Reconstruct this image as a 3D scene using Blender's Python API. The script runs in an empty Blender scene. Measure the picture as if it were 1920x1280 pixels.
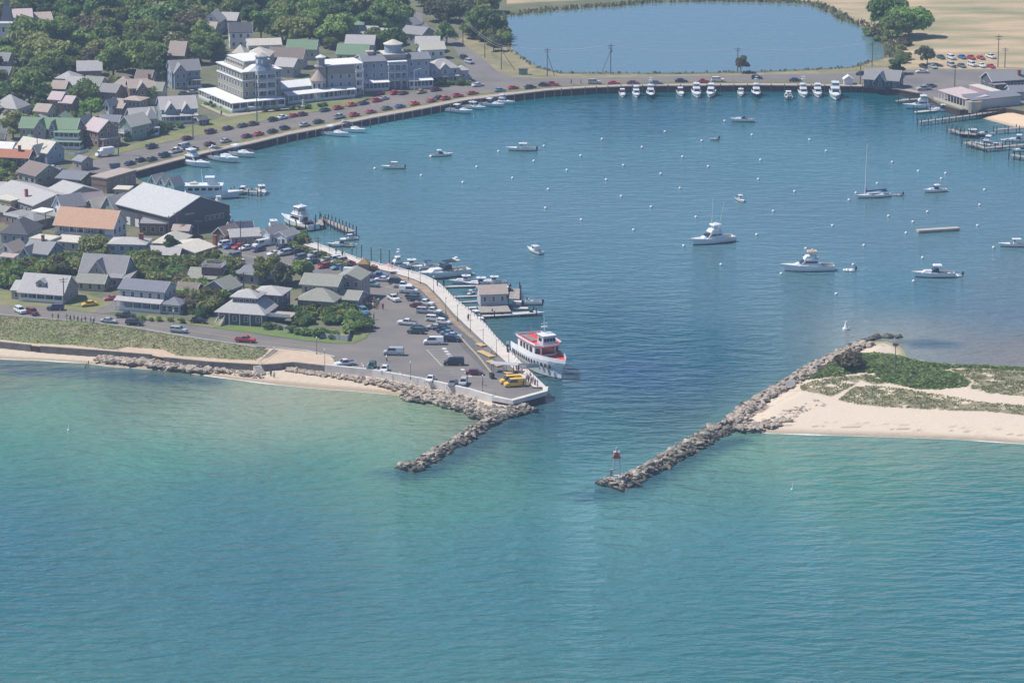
import bpy, bmesh, math, random
import numpy as np
from mathutils import Vector, Matrix
from mathutils.geometry import delaunay_2d_cdt
random.seed(7); rng=np.random.default_rng(7)
R=math.radians
sc=bpy.context.scene; C=bpy.context.collection
# ---------------- camera
F=7000.0; TH=R(14.57); CH=253.0
cam=bpy.data.cameras.new('camera'); cam.lens=36*F/1920; cam.sensor_width=36; cam.clip_start=10; cam.clip_end=6000
co=bpy.data.objects.new('camera',cam); C.objects.link(co); co.location=(0,0,CH); co.rotation_euler=(R(90)-TH,0,0); sc.camera=co
def G(px,py,z=0.0):
    """photo pixel -> point of the horizontal plane at height z"""
    u=(px-960)/F; v=(py-640)/F; t=(CH-z)/(math.sin(TH)+v*math.cos(TH))
    return Vector((t*u, t*(math.cos(TH)-v*math.sin(TH)), z))
# ---------------- light
SV=Vector((-math.cos(R(56)),0.10,math.sin(R(56)))).normalized()
w=bpy.data.worlds.new('World'); sc.world=w; w.use_nodes=True
nt=w.node_tree; nt.nodes.clear()
sky=nt.nodes.new('ShaderNodeTexSky'); sky.sky_type='NISHITA'; sky.sun_disc=False
sky.sun_elevation=math.asin(SV.z); sky.sun_rotation=math.atan2(SV.x,SV.y); sky.air_density=0.5; sky.dust_density=0.1; sky.ozone_density=4.0
bg=nt.nodes.new('ShaderNodeBackground'); bg.inputs[1].default_value=0.145
wo=nt.nodes.new('ShaderNodeOutputWorld'); nt.links.new(sky.outputs[0],bg.inputs[0]); nt.links.new(bg.outputs[0],wo.inputs[0])
sl=bpy.data.lights.new('sun','SUN'); sl.energy=5.0; sl.angle=R(0.5); sl.color=(1,0.965,0.915)
so=bpy.data.objects.new('sun',sl); C.objects.link(so); so.rotation_euler=SV.to_track_quat('Z','Y').to_euler(); so.location=(0,1100,400)
sc.view_settings.view_transform='Standard'; sc.view_settings.look='None'; sc.view_settings.exposure=0.10; sc.view_settings.gamma=1
sc.render.engine='CYCLES'
# ---------------- materials
MATS={}
def hexc(c):
    if isinstance(c,str):
        c=[int(c[i:i+2],16)/255 for i in (0,2,4)]
        return tuple(x/12.92 if x<.04045 else ((x+.055)/1.055)**2.4 for x in c)
    return tuple(c)
def mat(key,col=(.5,.5,.5),rough=.7,metal=0,var=0,scale=1.0,spec=.5,bump=0,col2=None,emis=None,coat=0,stretch=(1,1,1),objvar=0,detail=4,obj=False):
    if key in MATS: return MATS[key]
    m=bpy.data.materials.new(key); m.use_nodes=True; n=m.node_tree; L=n.links; b=n.nodes['Principled BSDF']
    col=hexc(col)
    b.inputs['Base Color'].default_value=(*col,1); b.inputs['Roughness'].default_value=rough; b.inputs['Metallic'].default_value=metal
    b.inputs['Specular IOR Level'].default_value=spec; b.inputs['Coat Weight'].default_value=coat
    if var or col2 or bump:
        if obj:
            tc=n.nodes.new('ShaderNodeTexCoord'); src=tc.outputs['Object']
        else:
            tc=n.nodes.new('ShaderNodeNewGeometry'); src=tc.outputs['Position']
        mp=n.nodes.new('ShaderNodeMapping'); mp.inputs['Scale'].default_value=stretch; L.new(src,mp.inputs[0])
        ns=n.nodes.new('ShaderNodeTexNoise'); ns.inputs['Scale'].default_value=scale; ns.inputs['Detail'].default_value=detail; ns.inputs['Roughness'].default_value=.65
        L.new(mp.outputs[0],ns.inputs['Vector'])
        if col2: c1,c2=col,hexc(col2)
        else:
            c1=tuple(x*(1-var) for x in col); c2=tuple(min(1,x*(1+var)) for x in col)
        rp=n.nodes.new('ShaderNodeMapRange'); rp.inputs[1].default_value=.34; rp.inputs[2].default_value=.66
        L.new(ns.outputs['Fac'],rp.inputs[0])
        mx=n.nodes.new('ShaderNodeMix'); mx.data_type='RGBA'; mx.inputs[6].default_value=(*c1,1); mx.inputs[7].default_value=(*c2,1)
        L.new(rp.outputs[0],mx.inputs[0]); out=mx.outputs[2]
        if objvar:
            oi=n.nodes.new('ShaderNodeObjectInfo'); hs=n.nodes.new('ShaderNodeHueSaturation')
            mr=n.nodes.new('ShaderNodeMapRange'); mr.inputs[3].default_value=1-objvar; mr.inputs[4].default_value=1+objvar
            L.new(oi.outputs['Random'],mr.inputs[0]); L.new(mr.outputs[0],hs.inputs['Value']); L.new(out,hs.inputs['Color']); out=hs.outputs[0]
        L.new(out,b.inputs['Base Color'])
        if bump:
            bp=n.nodes.new('ShaderNodeBump'); bp.inputs['Strength'].default_value=1; bp.inputs['Distance'].default_value=bump
            L.new(ns.outputs['Fac'],bp.inputs['Height']); L.new(bp.outputs[0],b.inputs['Normal'])
    if emis: b.inputs['Emission Color'].default_value=(*emis,1); b.inputs['Emission Strength'].default_value=1
    MATS[key]=m; return m
# ---------------- mesh builder
class MB:
    def __init__(s): s.v=[];s.f=[];s.m=[]
    def add(s,vs,fs,m=0):
        o=len(s.v); s.v+= [tuple(x) for x in vs]; s.f+=[tuple(i+o for i in f) for f in fs]; s.m+=[m]*len(fs)
    def box(s,x0,x1,y0,y1,z0,z1,m=0,bottom=True):
        vs=[(x0,y0,z0),(x1,y0,z0),(x1,y1,z0),(x0,y1,z0),(x0,y0,z1),(x1,y0,z1),(x1,y1,z1),(x0,y1,z1)]
        fs=[(4,5,6,7),(0,1,5,4),(1,2,6,5),(2,3,7,6),(3,0,4,7)]
        if bottom: fs.append((3,2,1,0))
        s.add(vs,fs,m)
    def frus(s,a,b,m=0):
        """a,b = (x0,x1,y0,y1,z) lower and upper rectangle"""
        vs=[(a[0],a[2],a[4]),(a[1],a[2],a[4]),(a[1],a[3],a[4]),(a[0],a[3],a[4]),(b[0],b[2],b[4]),(b[1],b[2],b[4]),(b[1],b[3],b[4]),(b[0],b[3],b[4])]
        s.add(vs,[(4,5,6,7),(0,1,5,4),(1,2,6,5),(2,3,7,6),(3,0,4,7),(3,2,1,0)],m)
    def cyl(s,x,y,z0,z1,r0,r1=None,n=8,m=0,cap=True):
        r1=r0 if r1 is None else r1
        vs=[(x+r0*math.cos(2*math.pi*i/n),y+r0*math.sin(2*math.pi*i/n),z0) for i in range(n)]+[(x+r1*math.cos(2*math.pi*i/n),y+r1*math.sin(2*math.pi*i/n),z1) for i in range(n)]
        fs=[(i,(i+1)%n,n+(i+1)%n,n+i) for i in range(n)]
        if cap: fs+= [tuple(range(n,2*n)),tuple(reversed(range(n)))]
        s.add(vs,fs,m)
    def tube(s,p,q,r,r2=None,n=6,m=0):
        p=Vector(p);q=Vector(q);d=(q-p)
        if d.length<1e-6: return
        r2=r if r2 is None else r2
        a=d.normalized().orthogonal().normalized(); b=d.normalized().cross(a)
        vs=[p+(a*math.cos(2*math.pi*i/n)+b*math.sin(2*math.pi*i/n))*r for i in range(n)]+[q+(a*math.cos(2*math.pi*i/n)+b*math.sin(2*math.pi*i/n))*r2 for i in range(n)]
        s.add(vs,[(i,(i+1)%n,n+(i+1)%n,n+i) for i in range(n)]+[tuple(range(n,2*n)),tuple(reversed(range(n)))],m)
    def bar(s,p,q,wd,h,m=0):
        """box beam from p to q, width wd, height h (below the line)"""
        p=Vector(p);q=Vector(q);d=(q-p); sd=Vector((-d.y,d.x,0)).normalized()*wd/2; dn=Vector((0,0,-h))
        vs=[p-sd,p+sd,q+sd,q-sd]; vs=[v+dn for v in vs]+vs
        s.add(vs,[(7,6,5,4),(0,1,5,4),(1,2,6,5),(2,3,7,6),(3,0,4,7),(0,3,2,1)],m)
    def ball(s,c,r,n=8,k=5,m=0):
        rx,ry,rz=r if isinstance(r,(tuple,list)) else (r,r,r)
        vs=[(c[0],c[1],c[2]-rz)]
        for j in range(1,k):
            a=-math.pi/2+math.pi*j/k
            vs+=[(c[0]+rx*math.cos(a)*math.cos(2*math.pi*i/n),c[1]+ry*math.cos(a)*math.sin(2*math.pi*i/n),c[2]+rz*math.sin(a)) for i in range(n)]
        vs.append((c[0],c[1],c[2]+rz)); t=len(vs)-1
        fs=[(0,1+(i+1)%n,1+i) for i in range(n)]
        for j in range(k-2): fs+=[(1+j*n+i,1+j*n+(i+1)%n,1+(j+1)*n+(i+1)%n,1+(j+1)*n+i) for i in range(n)]
        fs+=[(t,1+(k-2)*n+i,1+(k-2)*n+(i+1)%n) for i in range(n)]
        s.add(vs,fs,m)
    def prism(s,pts,z0,z1,m=0):
        n=len(pts); vs=[(p[0],p[1],z0) for p in pts]+[(p[0],p[1],z1) for p in pts]
        s.add(vs,[(i,(i+1)%n,n+(i+1)%n,n+i) for i in range(n)]+[tuple(range(n,2*n)),tuple(reversed(range(n)))],m)
    def loft(s,rings,m=0,caps=True,closed=False):
        n=len(rings[0]); vs=[p for r in rings for p in r]; fs=[]
        for k in range(len(rings)-1):
            for i in range(n if closed else n-1):
                j=(i+1)%n; fs.append((k*n+i,k*n+j,(k+1)*n+j,(k+1)*n+i))
        if caps: fs+= [tuple(reversed(range(n))),tuple(range((len(rings)-1)*n,len(rings)*n))]
        s.add(vs,fs,m)
    def mesh(s,name,mats,smooth=False):
        me=bpy.data.meshes.new(name); me.from_pydata(s.v,[],s.f)
        for m in (mats if isinstance(mats,(list,tuple)) else [mats]): me.materials.append(m)
        if len(set(s.m))>1: me.polygons.foreach_set('material_index',s.m)
        elif s.m and s.m[0]: me.polygons.foreach_set('material_index',s.m)
        if smooth: me.polygons.foreach_set('use_smooth',[True]*len(s.f))
        me.update(); return me
    def obj(s,name,mats,parent=None,smooth=False,loc=None,rz=0):
        return link(name,s.mesh(name,mats,smooth),parent,loc,rz)
def link(name,data,parent=None,loc=None,rz=0):
    o=bpy.data.objects.new(name,data); C.objects.link(o)
    if parent: o.parent=parent
    if loc is not None: o.location=loc
    if rz: o.rotation_euler=(0,0,rz)
    return o
def tag(o,label=None,cat=None,group=None,kind=None):
    if label: o['label']=label
    if cat: o['category']=cat
    if group: o['group']=group
    if kind: o['kind']=kind
    return o
def thing(name,label,cat,loc=(0,0,0),rz=0,group=None):
    return tag(link(name,None,None,loc,rz),label,cat,group)
def copy_tree(o,parent=None):
    c=o.copy(); C.objects.link(c)
    if parent: c.parent=parent
    for ch in list(o.children): copy_tree(ch,c)
    return c
def copy_thing(o,loc,rz=0,scale=1,label=None,group=None):
    c=copy_tree(o); c.location=loc; c.rotation_euler=(0,0,rz); c.scale=(scale,)*3 if not isinstance(scale,tuple) else scale
    if label: c['label']=label
    if group: c['group']=group
    elif group=='' and 'group' in c: del c['group']
    return c
# ---------------- polygons
def P(pts,z): return [G(x,y,z) for x,y in pts]
def inside(poly,X,Y):
    r=np.zeros(X.shape,bool); n=len(poly)
    for i in range(n):
        x1,y1=poly[i][0],poly[i][1]; x2,y2=poly[(i+1)%n][0],poly[(i+1)%n][1]
        if y1==y2: continue
        c=((y1>Y)!=(y2>Y))&(X<(x2-x1)*(Y-y1)/(y2-y1)+x1); r^=c
    return r
def dist(poly,X,Y,closed=True):
    d=np.full(X.shape,1e9); n=len(poly)
    for i in range(n if closed else n-1):
        ax,ay=poly[i][0],poly[i][1]; bx,by=poly[(i+1)%n][0],poly[(i+1)%n][1]
        l=(bx-ax)**2+(by-ay)**2+1e-9
        t=np.clip(((X-ax)*(bx-ax)+(Y-ay)*(by-ay))/l,0,1)
        d=np.minimum(d,np.hypot(X-ax-t*(bx-ax),Y-ay-t*(by-ay)))
    return d
def area2(p): return sum(p[i][0]*p[(i+1)%len(p)][1]-p[(i+1)%len(p)][0]*p[i][1] for i in range(len(p)))
def sheet(name,pts,z,m,kind='structure',world=False,side=None,label=None,cat=None):
    """flat polygon sheet at height z, optional vertical sides down to z=side"""
    poly=pts if world else P(pts,z)
    if area2(poly)<0: poly=poly[::-1]
    from mathutils.geometry import tessellate_polygon
    pv=[Vector((p[0],p[1],0)) for p in poly]
    tris=tessellate_polygon([pv]); b=MB(); fs=[]
    for t in tris:
        a,bb,c=[pv[i] for i in t]; cr=(bb.x-a.x)*(c.y-a.y)-(bb.y-a.y)*(c.x-a.x)
        fs.append(tuple(t) if cr>0 else tuple(reversed(t)))
    b.add([(p.x,p.y,z) for p in pv],fs,0)
    if side is not None:
        n=len(pv); b.add([(p.x,p.y,side) for p in pv]+[(p.x,p.y,z) for p in pv],[(i,(i+1)%n,n+(i+1)%n,n+i) for i in range(n)],1 if isinstance(m,list) else 0)
    o=b.obj(name,m); tag(o,label,cat,None,kind); return o
def resample(pl,step):
    out=[]; 
    for i in range(len(pl)-1):
        a=Vector(pl[i]);b=Vector(pl[i+1]);n=max(1,int(round((b-a).length/step)))
        out+=[a.lerp(b,k/n) for k in range(n)]
    out.append(Vector(pl[-1])); return out
def along(pl,n):
    """n points evenly spaced along polyline"""
    L=[0]
    for i in range(len(pl)-1): L.append(L[-1]+(Vector(pl[i+1])-Vector(pl[i])).length)
    out=[]
    for k in range(n):
        s=L[-1]*k/(n-1); i=0
        while i<len(L)-2 and L[i+1]<s: i+=1
        t=(s-L[i])/max(1e-6,L[i+1]-L[i]); out.append(Vector(pl[i]).lerp(Vector(pl[i+1]),t))
    return out
def strip_wall(b,pl,wd,z0,z1,m=0,side=0):
    """wall of thickness wd following polyline pl (world xy), one piece with mitred joints"""
    n=len(pl); L=[];Rr=[]
    for i in range(n):
        d=(Vector(pl[min(i+1,n-1)])-Vector(pl[max(i-1,0)])); d.z=0; d.normalize(); nn=Vector((-d.y,d.x,0))
        p=Vector(pl[i]); L.append(p+nn*(wd*(0.5+side))); Rr.append(p-nn*(wd*(0.5-side)))
    rings=[[(L[i].x,L[i].y,z0),(L[i].x,L[i].y,z1),(Rr[i].x,Rr[i].y,z1),(Rr[i].x,Rr[i].y,z0)] for i in range(n)]
    b.loft(rings,m,True,True)
# ================= THE SETTING =================
GZ=2.2
W_OUT=[(245,324),(332,301),(400,284),(470,270),(545,252),(615,239),(695,222),(800,203),(875,188),(950,179),(1025,170),(1100,165),(1175,162),(1270,161),(1420,160),(1595,162),(1642,163),(1686,168),(1723,175)]
PROM_OUT=[(1022,727),(988,694),(955,660),(930,634),(907,607),(878,582),(850,560),(832,541),(815,527),(795,518),(775,511),(745,503),(720,498),(695,492),(672,486),(645,476),(617,466),(572,451),(532,441)]
PROM_IN=[(1000,725),(978,705),(957,686),(932,663),(907,641),(891,626),(875,611),(850,587),(825,558),(800,533),(770,521),(730,509),(700,502),(668,493),(640,484),(612,473),(567,458),(530,449)]
SEAW=[(-120,637),(0,642),(72,650),(200,659),(280,666),(300,670),(390,679),(490,685),(520,683),(550,680),(610,687),(650,691),(700,696),(800,714),(880,732),(925,745),(960,752)]
WL=[(-120,666),(0,673),(80,676),(160,681),(205,687),(290,693),(340,698),(400,706),(475,716),(525,722),(600,729),(670,734),(725,739),(775,745),(850,764),(890,776),(930,792)]
shore_r=[(1723,175),(1745,186),(1762,196),(1800,206),(1845,207),(1885,203),(1905,206),(1960,218),(2060,226)]
land_px=SEAW+[(1022,735)]+PROM_OUT+[(500,430),(440,418),(425,410),(395,392),(335,372),(300,352),(262,338)]+W_OUT+shore_r+[(2060,-160),(-160,-160)]
M_dirt=mat('ground_earth',(.19,.165,.11),.95,var=0,col2=(.09,.12,.05),scale=.16,detail=8)
M_bulk=mat('bulkhead_timber',(.055,.035,.03),.85,var=.5,scale=.8,stretch=(1,1,.15))
LAND=P(land_px,GZ)
sheet('ground',LAND,GZ,[M_dirt,M_bulk],world=True,side=-3)
LANDW=LAND if area2(LAND)>0 else LAND[::-1]
# --- seabed (shows nothing, closes the basin)
sb=MB(); sb.box(-900,900,300,2400,-8,-4); tag(sb.obj('seabed',mat('seabed_mud',(.06,.17,.22),.9)),kind='structure')
# --- spit
SPIT=[(1388,770),(1400,762),(1440,737),(1480,714),(1520,692),(1560,670),(1600,652),(1640,641),(1662,640),(1684,646),(1696,658),(1700,670),(1750,679),(1800,683),(1850,684),(1920,688),(2040,692),(2040,836),(1920,831),(1800,823),(1700,819),(1600,816),(1500,813),(1440,811),(1395,807),(1372,796),(1375,782)]
SPW=P(SPIT,0)
def vnoise(X,Y,s,seed=0):
    r=np.random.default_rng(seed); T=r.random((64,64)); x=X/s; y=Y/s; xi=np.floor(x).astype(int); yi=np.floor(y).astype(int); fx=x-xi; fy=y-yi
    fx=fx*fx*(3-2*fx); fy=fy*fy*(3-2*fy); g=lambda a,b:T[a%64,b%64]
    return (g(xi,yi)*(1-fx)+g(xi+1,yi)*fx)*(1-fy)+(g(xi,yi+1)*(1-fx)+g(xi+1,yi+1)*fx)*fy
def fb(X,Y,s,seed=0): return (vnoise(X,Y,s,seed)+.5*vnoise(X,Y,s/2.1,seed+1)+.25*vnoise(X,Y,s/4.3,seed+2))/1.75
def grid_mesh(name,x0,x1,y0,y1,st,zf,keep=None,mats=None,attrs=None,smooth=True):
    xs=np.arange(x0,x1+st,st); ys=np.arange(y0,y1+st,st); X,Y=np.meshgrid(xs,ys); Z=zf(X,Y)
    nx,ny=len(xs),len(ys); I=np.arange(nx*ny).reshape(ny,nx)
    q=np.stack([I[:-1,:-1],I[:-1,1:],I[1:,1:],I[1:,:-1]],-1).reshape(-1,4)
    if keep is not None:
        K=keep(X,Y).ravel(); q=q[K[q].any(1)]
    used=np.unique(q); mp=-np.ones(nx*ny,int); mp[used]=np.arange(len(used)); q=mp[q]
    co_=np.stack([X.ravel()[used],Y.ravel()[used],Z.ravel()[used]],-1)
    me=bpy.data.meshes.new(name); me.vertices.add(len(co_)); me.vertices.foreach_set('co',co_.ravel())
    me.loops.add(q.size); me.loops.foreach_set('vertex_index',q.ravel()); me.polygons.add(len(q))
    me.polygons.foreach_set('loop_start',np.arange(0,q.size,4)); me.polygons.foreach_set('loop_total',np.full(len(q),4))
    if smooth: me.polygons.foreach_set('use_smooth',np.ones(len(q),bool))
    me.update(calc_edges=True)
    for k,f in (attrs or {}).items():
        v=f(co_[:,0],co_[:,1],co_[:,2])
        if v.ndim==2:
            a=me.color_attributes.new(k,'FLOAT_COLOR','POINT'); a.data.foreach_set('color',np.concatenate([v,np.ones((len(v),1))],1).ravel().astype(np.float32))
        else:
            a=me.attributes.new(k,'FLOAT','POINT'); a.data.foreach_set('value',v.astype(np.float32))
    for m in mats or []: me.materials.append(m)
    return link(name,me)
def attr_mat(key,rough=.9,nscale=.6,namp=.12,bump=.0,spec=.2,fine=3.0):
    m=bpy.data.materials.new(key); m.use_nodes=True; n=m.node_tree; L=n.links; b=n.nodes['Principled BSDF']
    at=n.nodes.new('ShaderNodeAttribute'); at.attribute_name='col'; b.inputs['Roughness'].default_value=rough; b.inputs['Specular IOR Level'].default_value=spec
    g=n.nodes.new('ShaderNodeNewGeometry'); ns=n.nodes.new('ShaderNodeTexNoise'); ns.inputs['Scale'].default_value=nscale; ns.inputs['Detail'].default_value=7; ns.inputs['Roughness'].default_value=.7
    L.new(g.outputs['Position'],ns.inputs['Vector']); mr=n.nodes.new('ShaderNodeMapRange'); mr.inputs[1].default_value=.25; mr.inputs[2].default_value=.75; mr.inputs[3].default_value=1-namp; mr.inputs[4].default_value=1+namp
    L.new(ns.outputs['Fac'],mr.inputs[0]); vm=n.nodes.new('ShaderNodeVectorMath'); vm.operation='SCALE'; L.new(at.outputs['Color'],vm.inputs[0]); L.new(mr.outputs[0],vm.inputs['Scale']); L.new(vm.outputs[0],b.inputs['Base Color'])
    if bump:
        bp=n.nodes.new('ShaderNodeBump'); bp.inputs['Distance'].default_value=bump; L.new(ns.outputs['Fac'],bp.inputs['Height']); L.new(bp.outputs[0],b.inputs['Normal'])
    return m
SAND=np.array([.66,.545,.42]); WET=np.array([.40,.31,.22]); ALG=np.array([.30,.30,.10]); DUNE=np.array([.24,.215,.13]); GRN=np.array([.16,.21,.09])
SHRUB_PX=[(1515,706),(1540,690),(1568,672),(1600,662),(1625,664),(1650,661),(1690,664),(1730,678),(1760,682),(1830,681),(1920,686),(2000,690),(2000,698),(1920,693),(1850,688),(1800,688),(1765,693),(1800,702),(1818,716),(1812,724),(1760,728),(1720,728),(1690,722),(1672,718),(1652,715),(1650,706),(1640,698),(1600,697),(1580,703),(1545,705)]
SHR=P(SHRUB_PX,1.5)
DUN=[P(p,1.5) for p in ([(1500,718),(1545,704),(1600,702),(1620,706),(1600,722),(1560,742),(1540,738),(1502,730)],[(1572,748),(1600,724),(1640,722),(1700,729),(1800,745),(1830,752),(1930,760),(1930,778),(1850,770),(1760,768),(1660,762),(1600,756)],[(1780,692),(1850,690),(1930,694),(1930,742),(1860,738),(1820,728),(1825,712)],[(1615,700),(1648,704),(1660,718),(1640,720),(1615,712)])]
def spit_h(X,Y):
    d=dist(SPW,X,Y); i=inside(SPW,X,Y); sd=np.where(i,d,-d)
    h=np.clip(sd*.14,-1.2,1.35)+np.where(i,.25*(fb(X,Y,9,3)-.4)*np.clip(sd/8,0,1),0)
    h+=1.0*np.clip(dist(SHR,X,Y)/4,0,1)*inside(SHR,X,Y)
    return h
def spit_c(X,Y,Z):
    c=np.tile(SAND,(len(X),1)); nz=fb(X,Y,2.2,11); nb=fb(X,Y,6,15)
    for p in DUN:
        m=inside(p,X,Y)&(nz+.35*(nb-.5)>.40); c[m]=DUNE*(0.8+.5*nb[m,None])
    m=inside(SHR,X,Y); c[m]=GRN
    k=(np.abs(Z-.62-.12*fb(X,Y,11,61))<.035)&(fb(X,Y,1.6,62)>.45); c[k]*=.55
    k=(np.abs(Z-1.0-.1*fb(X,Y,14,63))<.03)&(fb(X,Y,2.1,64)>.55); c[k]*=.72
    t=np.clip(1-(Z-.05)/.45,0,1)[:,None]; c=c*(1-t)+WET*t
    a=P([(1600,655),(1640,640),(1670,638),(1705,650),(1705,675),(1690,668),(1688,655),(1660,648),(1630,652)],0); m=inside(a,X,Y); c[m]=c[m]*.35+ALG*.65
    a=P([(1385,775),(1420,755),(1445,768),(1430,780),(1400,782)],0); m=inside(a,X,Y); c[m]=WET*.8
    a=P([(1500,812),(1600,797),(1750,796),(2000,808),(2000,832),(1500,818)],.4); m=inside(a,X,Y)&(fb(X,Y*4,5,19)>.62); c[m]=c[m]*.9
    return c
xs=[p.x for p in SPW]; ys=[p.y for p in SPW]
M_sand=attr_mat('beach_sand',namp=.13,nscale=1.6,bump=.14)
o=grid_mesh('sand_spit',min(xs)-12,max(xs)+5,min(ys)-12,max(ys)+12,.8,spit_h,lambda X,Y:spit_h(X,Y)>-1.0,[M_sand],{'col':spit_c}); tag(o,kind='structure')
# --- left beach below the sea wall
A=along(P(SEAW,1.0),220); B=along(P(WL,0.0),220)
b=MB(); rows=[-.05,0,.15,.3,.45,.6,.75,.88,1,1.15,1.4,1.8]; cols=[]
for j,t in enumerate(rows):
    for i in range(220):
        p=A[i].lerp(B[i],t); z=1.15*(1-t) if t<1 else -1.0*(t-1)
        p=p+Vector((0,0,0)); b.v.append((p.x,p.y,z+(.05*math.sin(i*1.7+j) if 0<t<.9 else 0)))
b.f=[(j*220+i,(j+1)*220+i,(j+1)*220+i+1,j*220+i+1) for j in range(len(rows)-1) for i in range(219)]; b.m=[0]*len(b.f)
o=b.obj('beach',[M_sand],smooth=True); tag(o,kind='structure')
cc=[]
for j,t in enumerate(rows):
    for i in range(220):
        c=SAND*.92 if t<.6 else (SAND*.75+WET*.25 if t<.8 else WET)
        if i<75 and t<.35: c=np.array([.30,.29,.28])+0*c   # grey shingle under the wall
        cc.append([*c,1])
ca=o.data.color_attributes.new('col','FLOAT_COLOR','POINT'); ca.data.foreach_set('color',np.array(cc,np.float32).ravel())
# --- right little beach
RB=P([(1838,221),(1870,212),(1890,205),(1960,220),(2060,228),(2060,262),(1960,248),(1900,238),(1862,228)],0)
def rb_h(X,Y):
    d=dist(RB,X,Y); i=inside(RB,X,Y); return np.where(i,np.clip(d*.14,0,1.6),np.clip(-d*.14,-1,0))
def rb_c(X,Y,Z):
    t=np.clip(1-Z/.35,0,1)[:,None]; return (SAND*np.array([1.05,.95,.85]))*(1-t)+WET*t
xs=[p.x for p in RB]; ys=[p.y for p in RB]
tag(grid_mesh('small_beach',min(xs)-8,max(xs),min(ys)-8,max(ys)+20,1.0,rb_h,lambda X,Y:rb_h(X,Y)>-.9,[M_sand],{'col':rb_c}),kind='structure')
# --- water : colour of water and seabed by place
WC=[(0,1270,89,137,151),(500,1270,89,137,151),(960,1270,89,138,152),(1400,1270,89,138,154),(1900,1270,89,137,153),(0,1120,87,133,153),(500,1120,87,133,154),(960,1120,89,138,156),(1400,1120,90,140,158),(1900,1120,91,140,160),(0,1000,89,135,156),(500,1000,91,137,156),(960,1000,93,143,157),(1400,1000,95,145,161),(1900,1000,94,143,162),(0,930,93,140,155),(400,930,95,142,156),(900,930,99,149,154),(1150,950,100,147,160),(1400,940,101,149,156),(1900,940,97,146,158),(0,850,101,150,153),(300,850,108,156,155),(600,870,105,151,153),(900,895,99,145,149),(1050,860,91,135,152),(1300,900,105,147,156),(1600,890,109,154,154),(1900,880,108,151,155),(100,760,123,161,157),(350,780,139,165,161),(600,790,145,169,162),(800,790,139,164,154),(700,840,123,162,158),(1400,850,117,158,157),(1650,840,127,161,161),(1900,850,123,158,159),(50,700,125,152,147),(250,720,123,150,146),(500,750,155,171,164),(0,685,122,142,138),(300,704,121,142,138),(640,745,161,169,159),(830,800,141,147,142),(1050,780,79,120,142),(1200,700,85,122,148),(1300,660,87,126,152),(1100,640,88,129,154),(1150,800,81,130,146),(1250,790,83,126,145),(1350,560,101,138,163),(1700,560,105,142,167),(1860,600,118,141,164),(1800,650,130,143,158),(1720,640,118,138,158),(1900,660,140,146,158),(1000,520,103,141,168),(1000,400,111,147,174),(1400,400,111,147,174),(1800,400,111,146,172),(1000,300,106,145,171),(1400,300,106,145,171),(1800,300,104,143,168),(700,330,104,142,166),(600,300,97,136,158),(480,360,107,145,165),(500,400,109,148,170),(700,240,88,129,152),(900,210,82,126,151),(1200,200,80,123,150),(1600,200,82,123,150)]   # px,py and display colour aimed at
wp=[];wc=[]
WB=[[0.043,0.164,0.162],[0.041,0.153,0.154],[0.042,0.152,0.15],[0.032,0.15,0.157],[0.03,0.139,0.147],[0.029,0.135,0.161],[0.034,0.139,0.17],[0.038,0.165,0.186],[0.034,0.155,0.171],[0.028,0.147,0.174],[0.029,0.137,0.178],[0.04,0.151,0.184],[0.037,0.169,0.202],[0.036,0.159,0.193],[0.017,0.136,0.175],[0.036,0.155,0.164],[0.043,0.181,0.194],[0.07,0.247,0.18],[0.105,0.261,0.265],[0.058,0.2,0.17],[0.012,0.148,0.148],[0.047,0.203,0.152],[0.057,0.241,0.181],[0.012,0.172,0.152],[0.061,0.185,0.142],[0.017,0.134,0.154],[0.107,0.229,0.198],[0.019,0.184,0.134],[0.003,0.149,0.126],[0.123,0.293,0.202],[0.265,0.347,0.244],[0.213,0.337,0.238],[0.283,0.455,0.264],[0.109,0.303,0.214],[0.19,0.351,0.243],[0.152,0.265,0.206],[0.16,0.274,0.199],[0.126,0.199,0.133],[0.117,0.187,0.13],[0.304,0.35,0.255],[0.126,0.141,0.107],[0.109,0.141,0.107],[0.313,0.309,0.173],[0.201,0.169,0.118],[0.003,0.056,0.124],[0.004,0.039,0.137],[0.004,0.086,0.111],[0.003,0.076,0.099],[0.003,0.104,0.079],[0.003,0.025,0.05],[0.063,0.153,0.184],[0.05,0.173,0.222],[0.078,0.151,0.2],[0.139,0.142,0.134],[0.286,0.297,0.255],[0.229,0.179,0.142],[0.054,0.149,0.189],[0.074,0.156,0.181],[0.075,0.163,0.191],[0.083,0.171,0.192],[0.058,0.151,0.17],[0.06,0.16,0.177],[0.059,0.154,0.17],[0.062,0.158,0.169],[0.036,0.132,0.14],[0.07,0.169,0.194],[0.077,0.187,0.212],[0.073,0.244,0.285],[0.003,0.098,0.124],[0.003,0.07,0.087],[0.003,0.086,0.108]]   # body colour of the water at those places
for (px,py,*h),c in zip(WC,WB):
    g=G(px,py); wp.append((g.x,g.y)); wc.append(c)
wp=np.array(wp); wc=np.array(wc)
DARKW=[P(p,0) for p in ([(700,885),(745,878),(800,862),(870,818),(930,795),(985,775),(990,800),(900,850),(830,890),(745,905)],[(1060,925),(1115,912),(1190,905),(1260,868),(1330,830),(1400,815),(1405,828),(1320,862),(1240,905),(1190,935),(1090,940)],[(1690,640),(1740,636),(1800,645),(1790,652),(1720,652)],[(0,676),(160,686),(300,700),(420,712),(420,722),(250,716),(80,706),(0,700)])]
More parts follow.
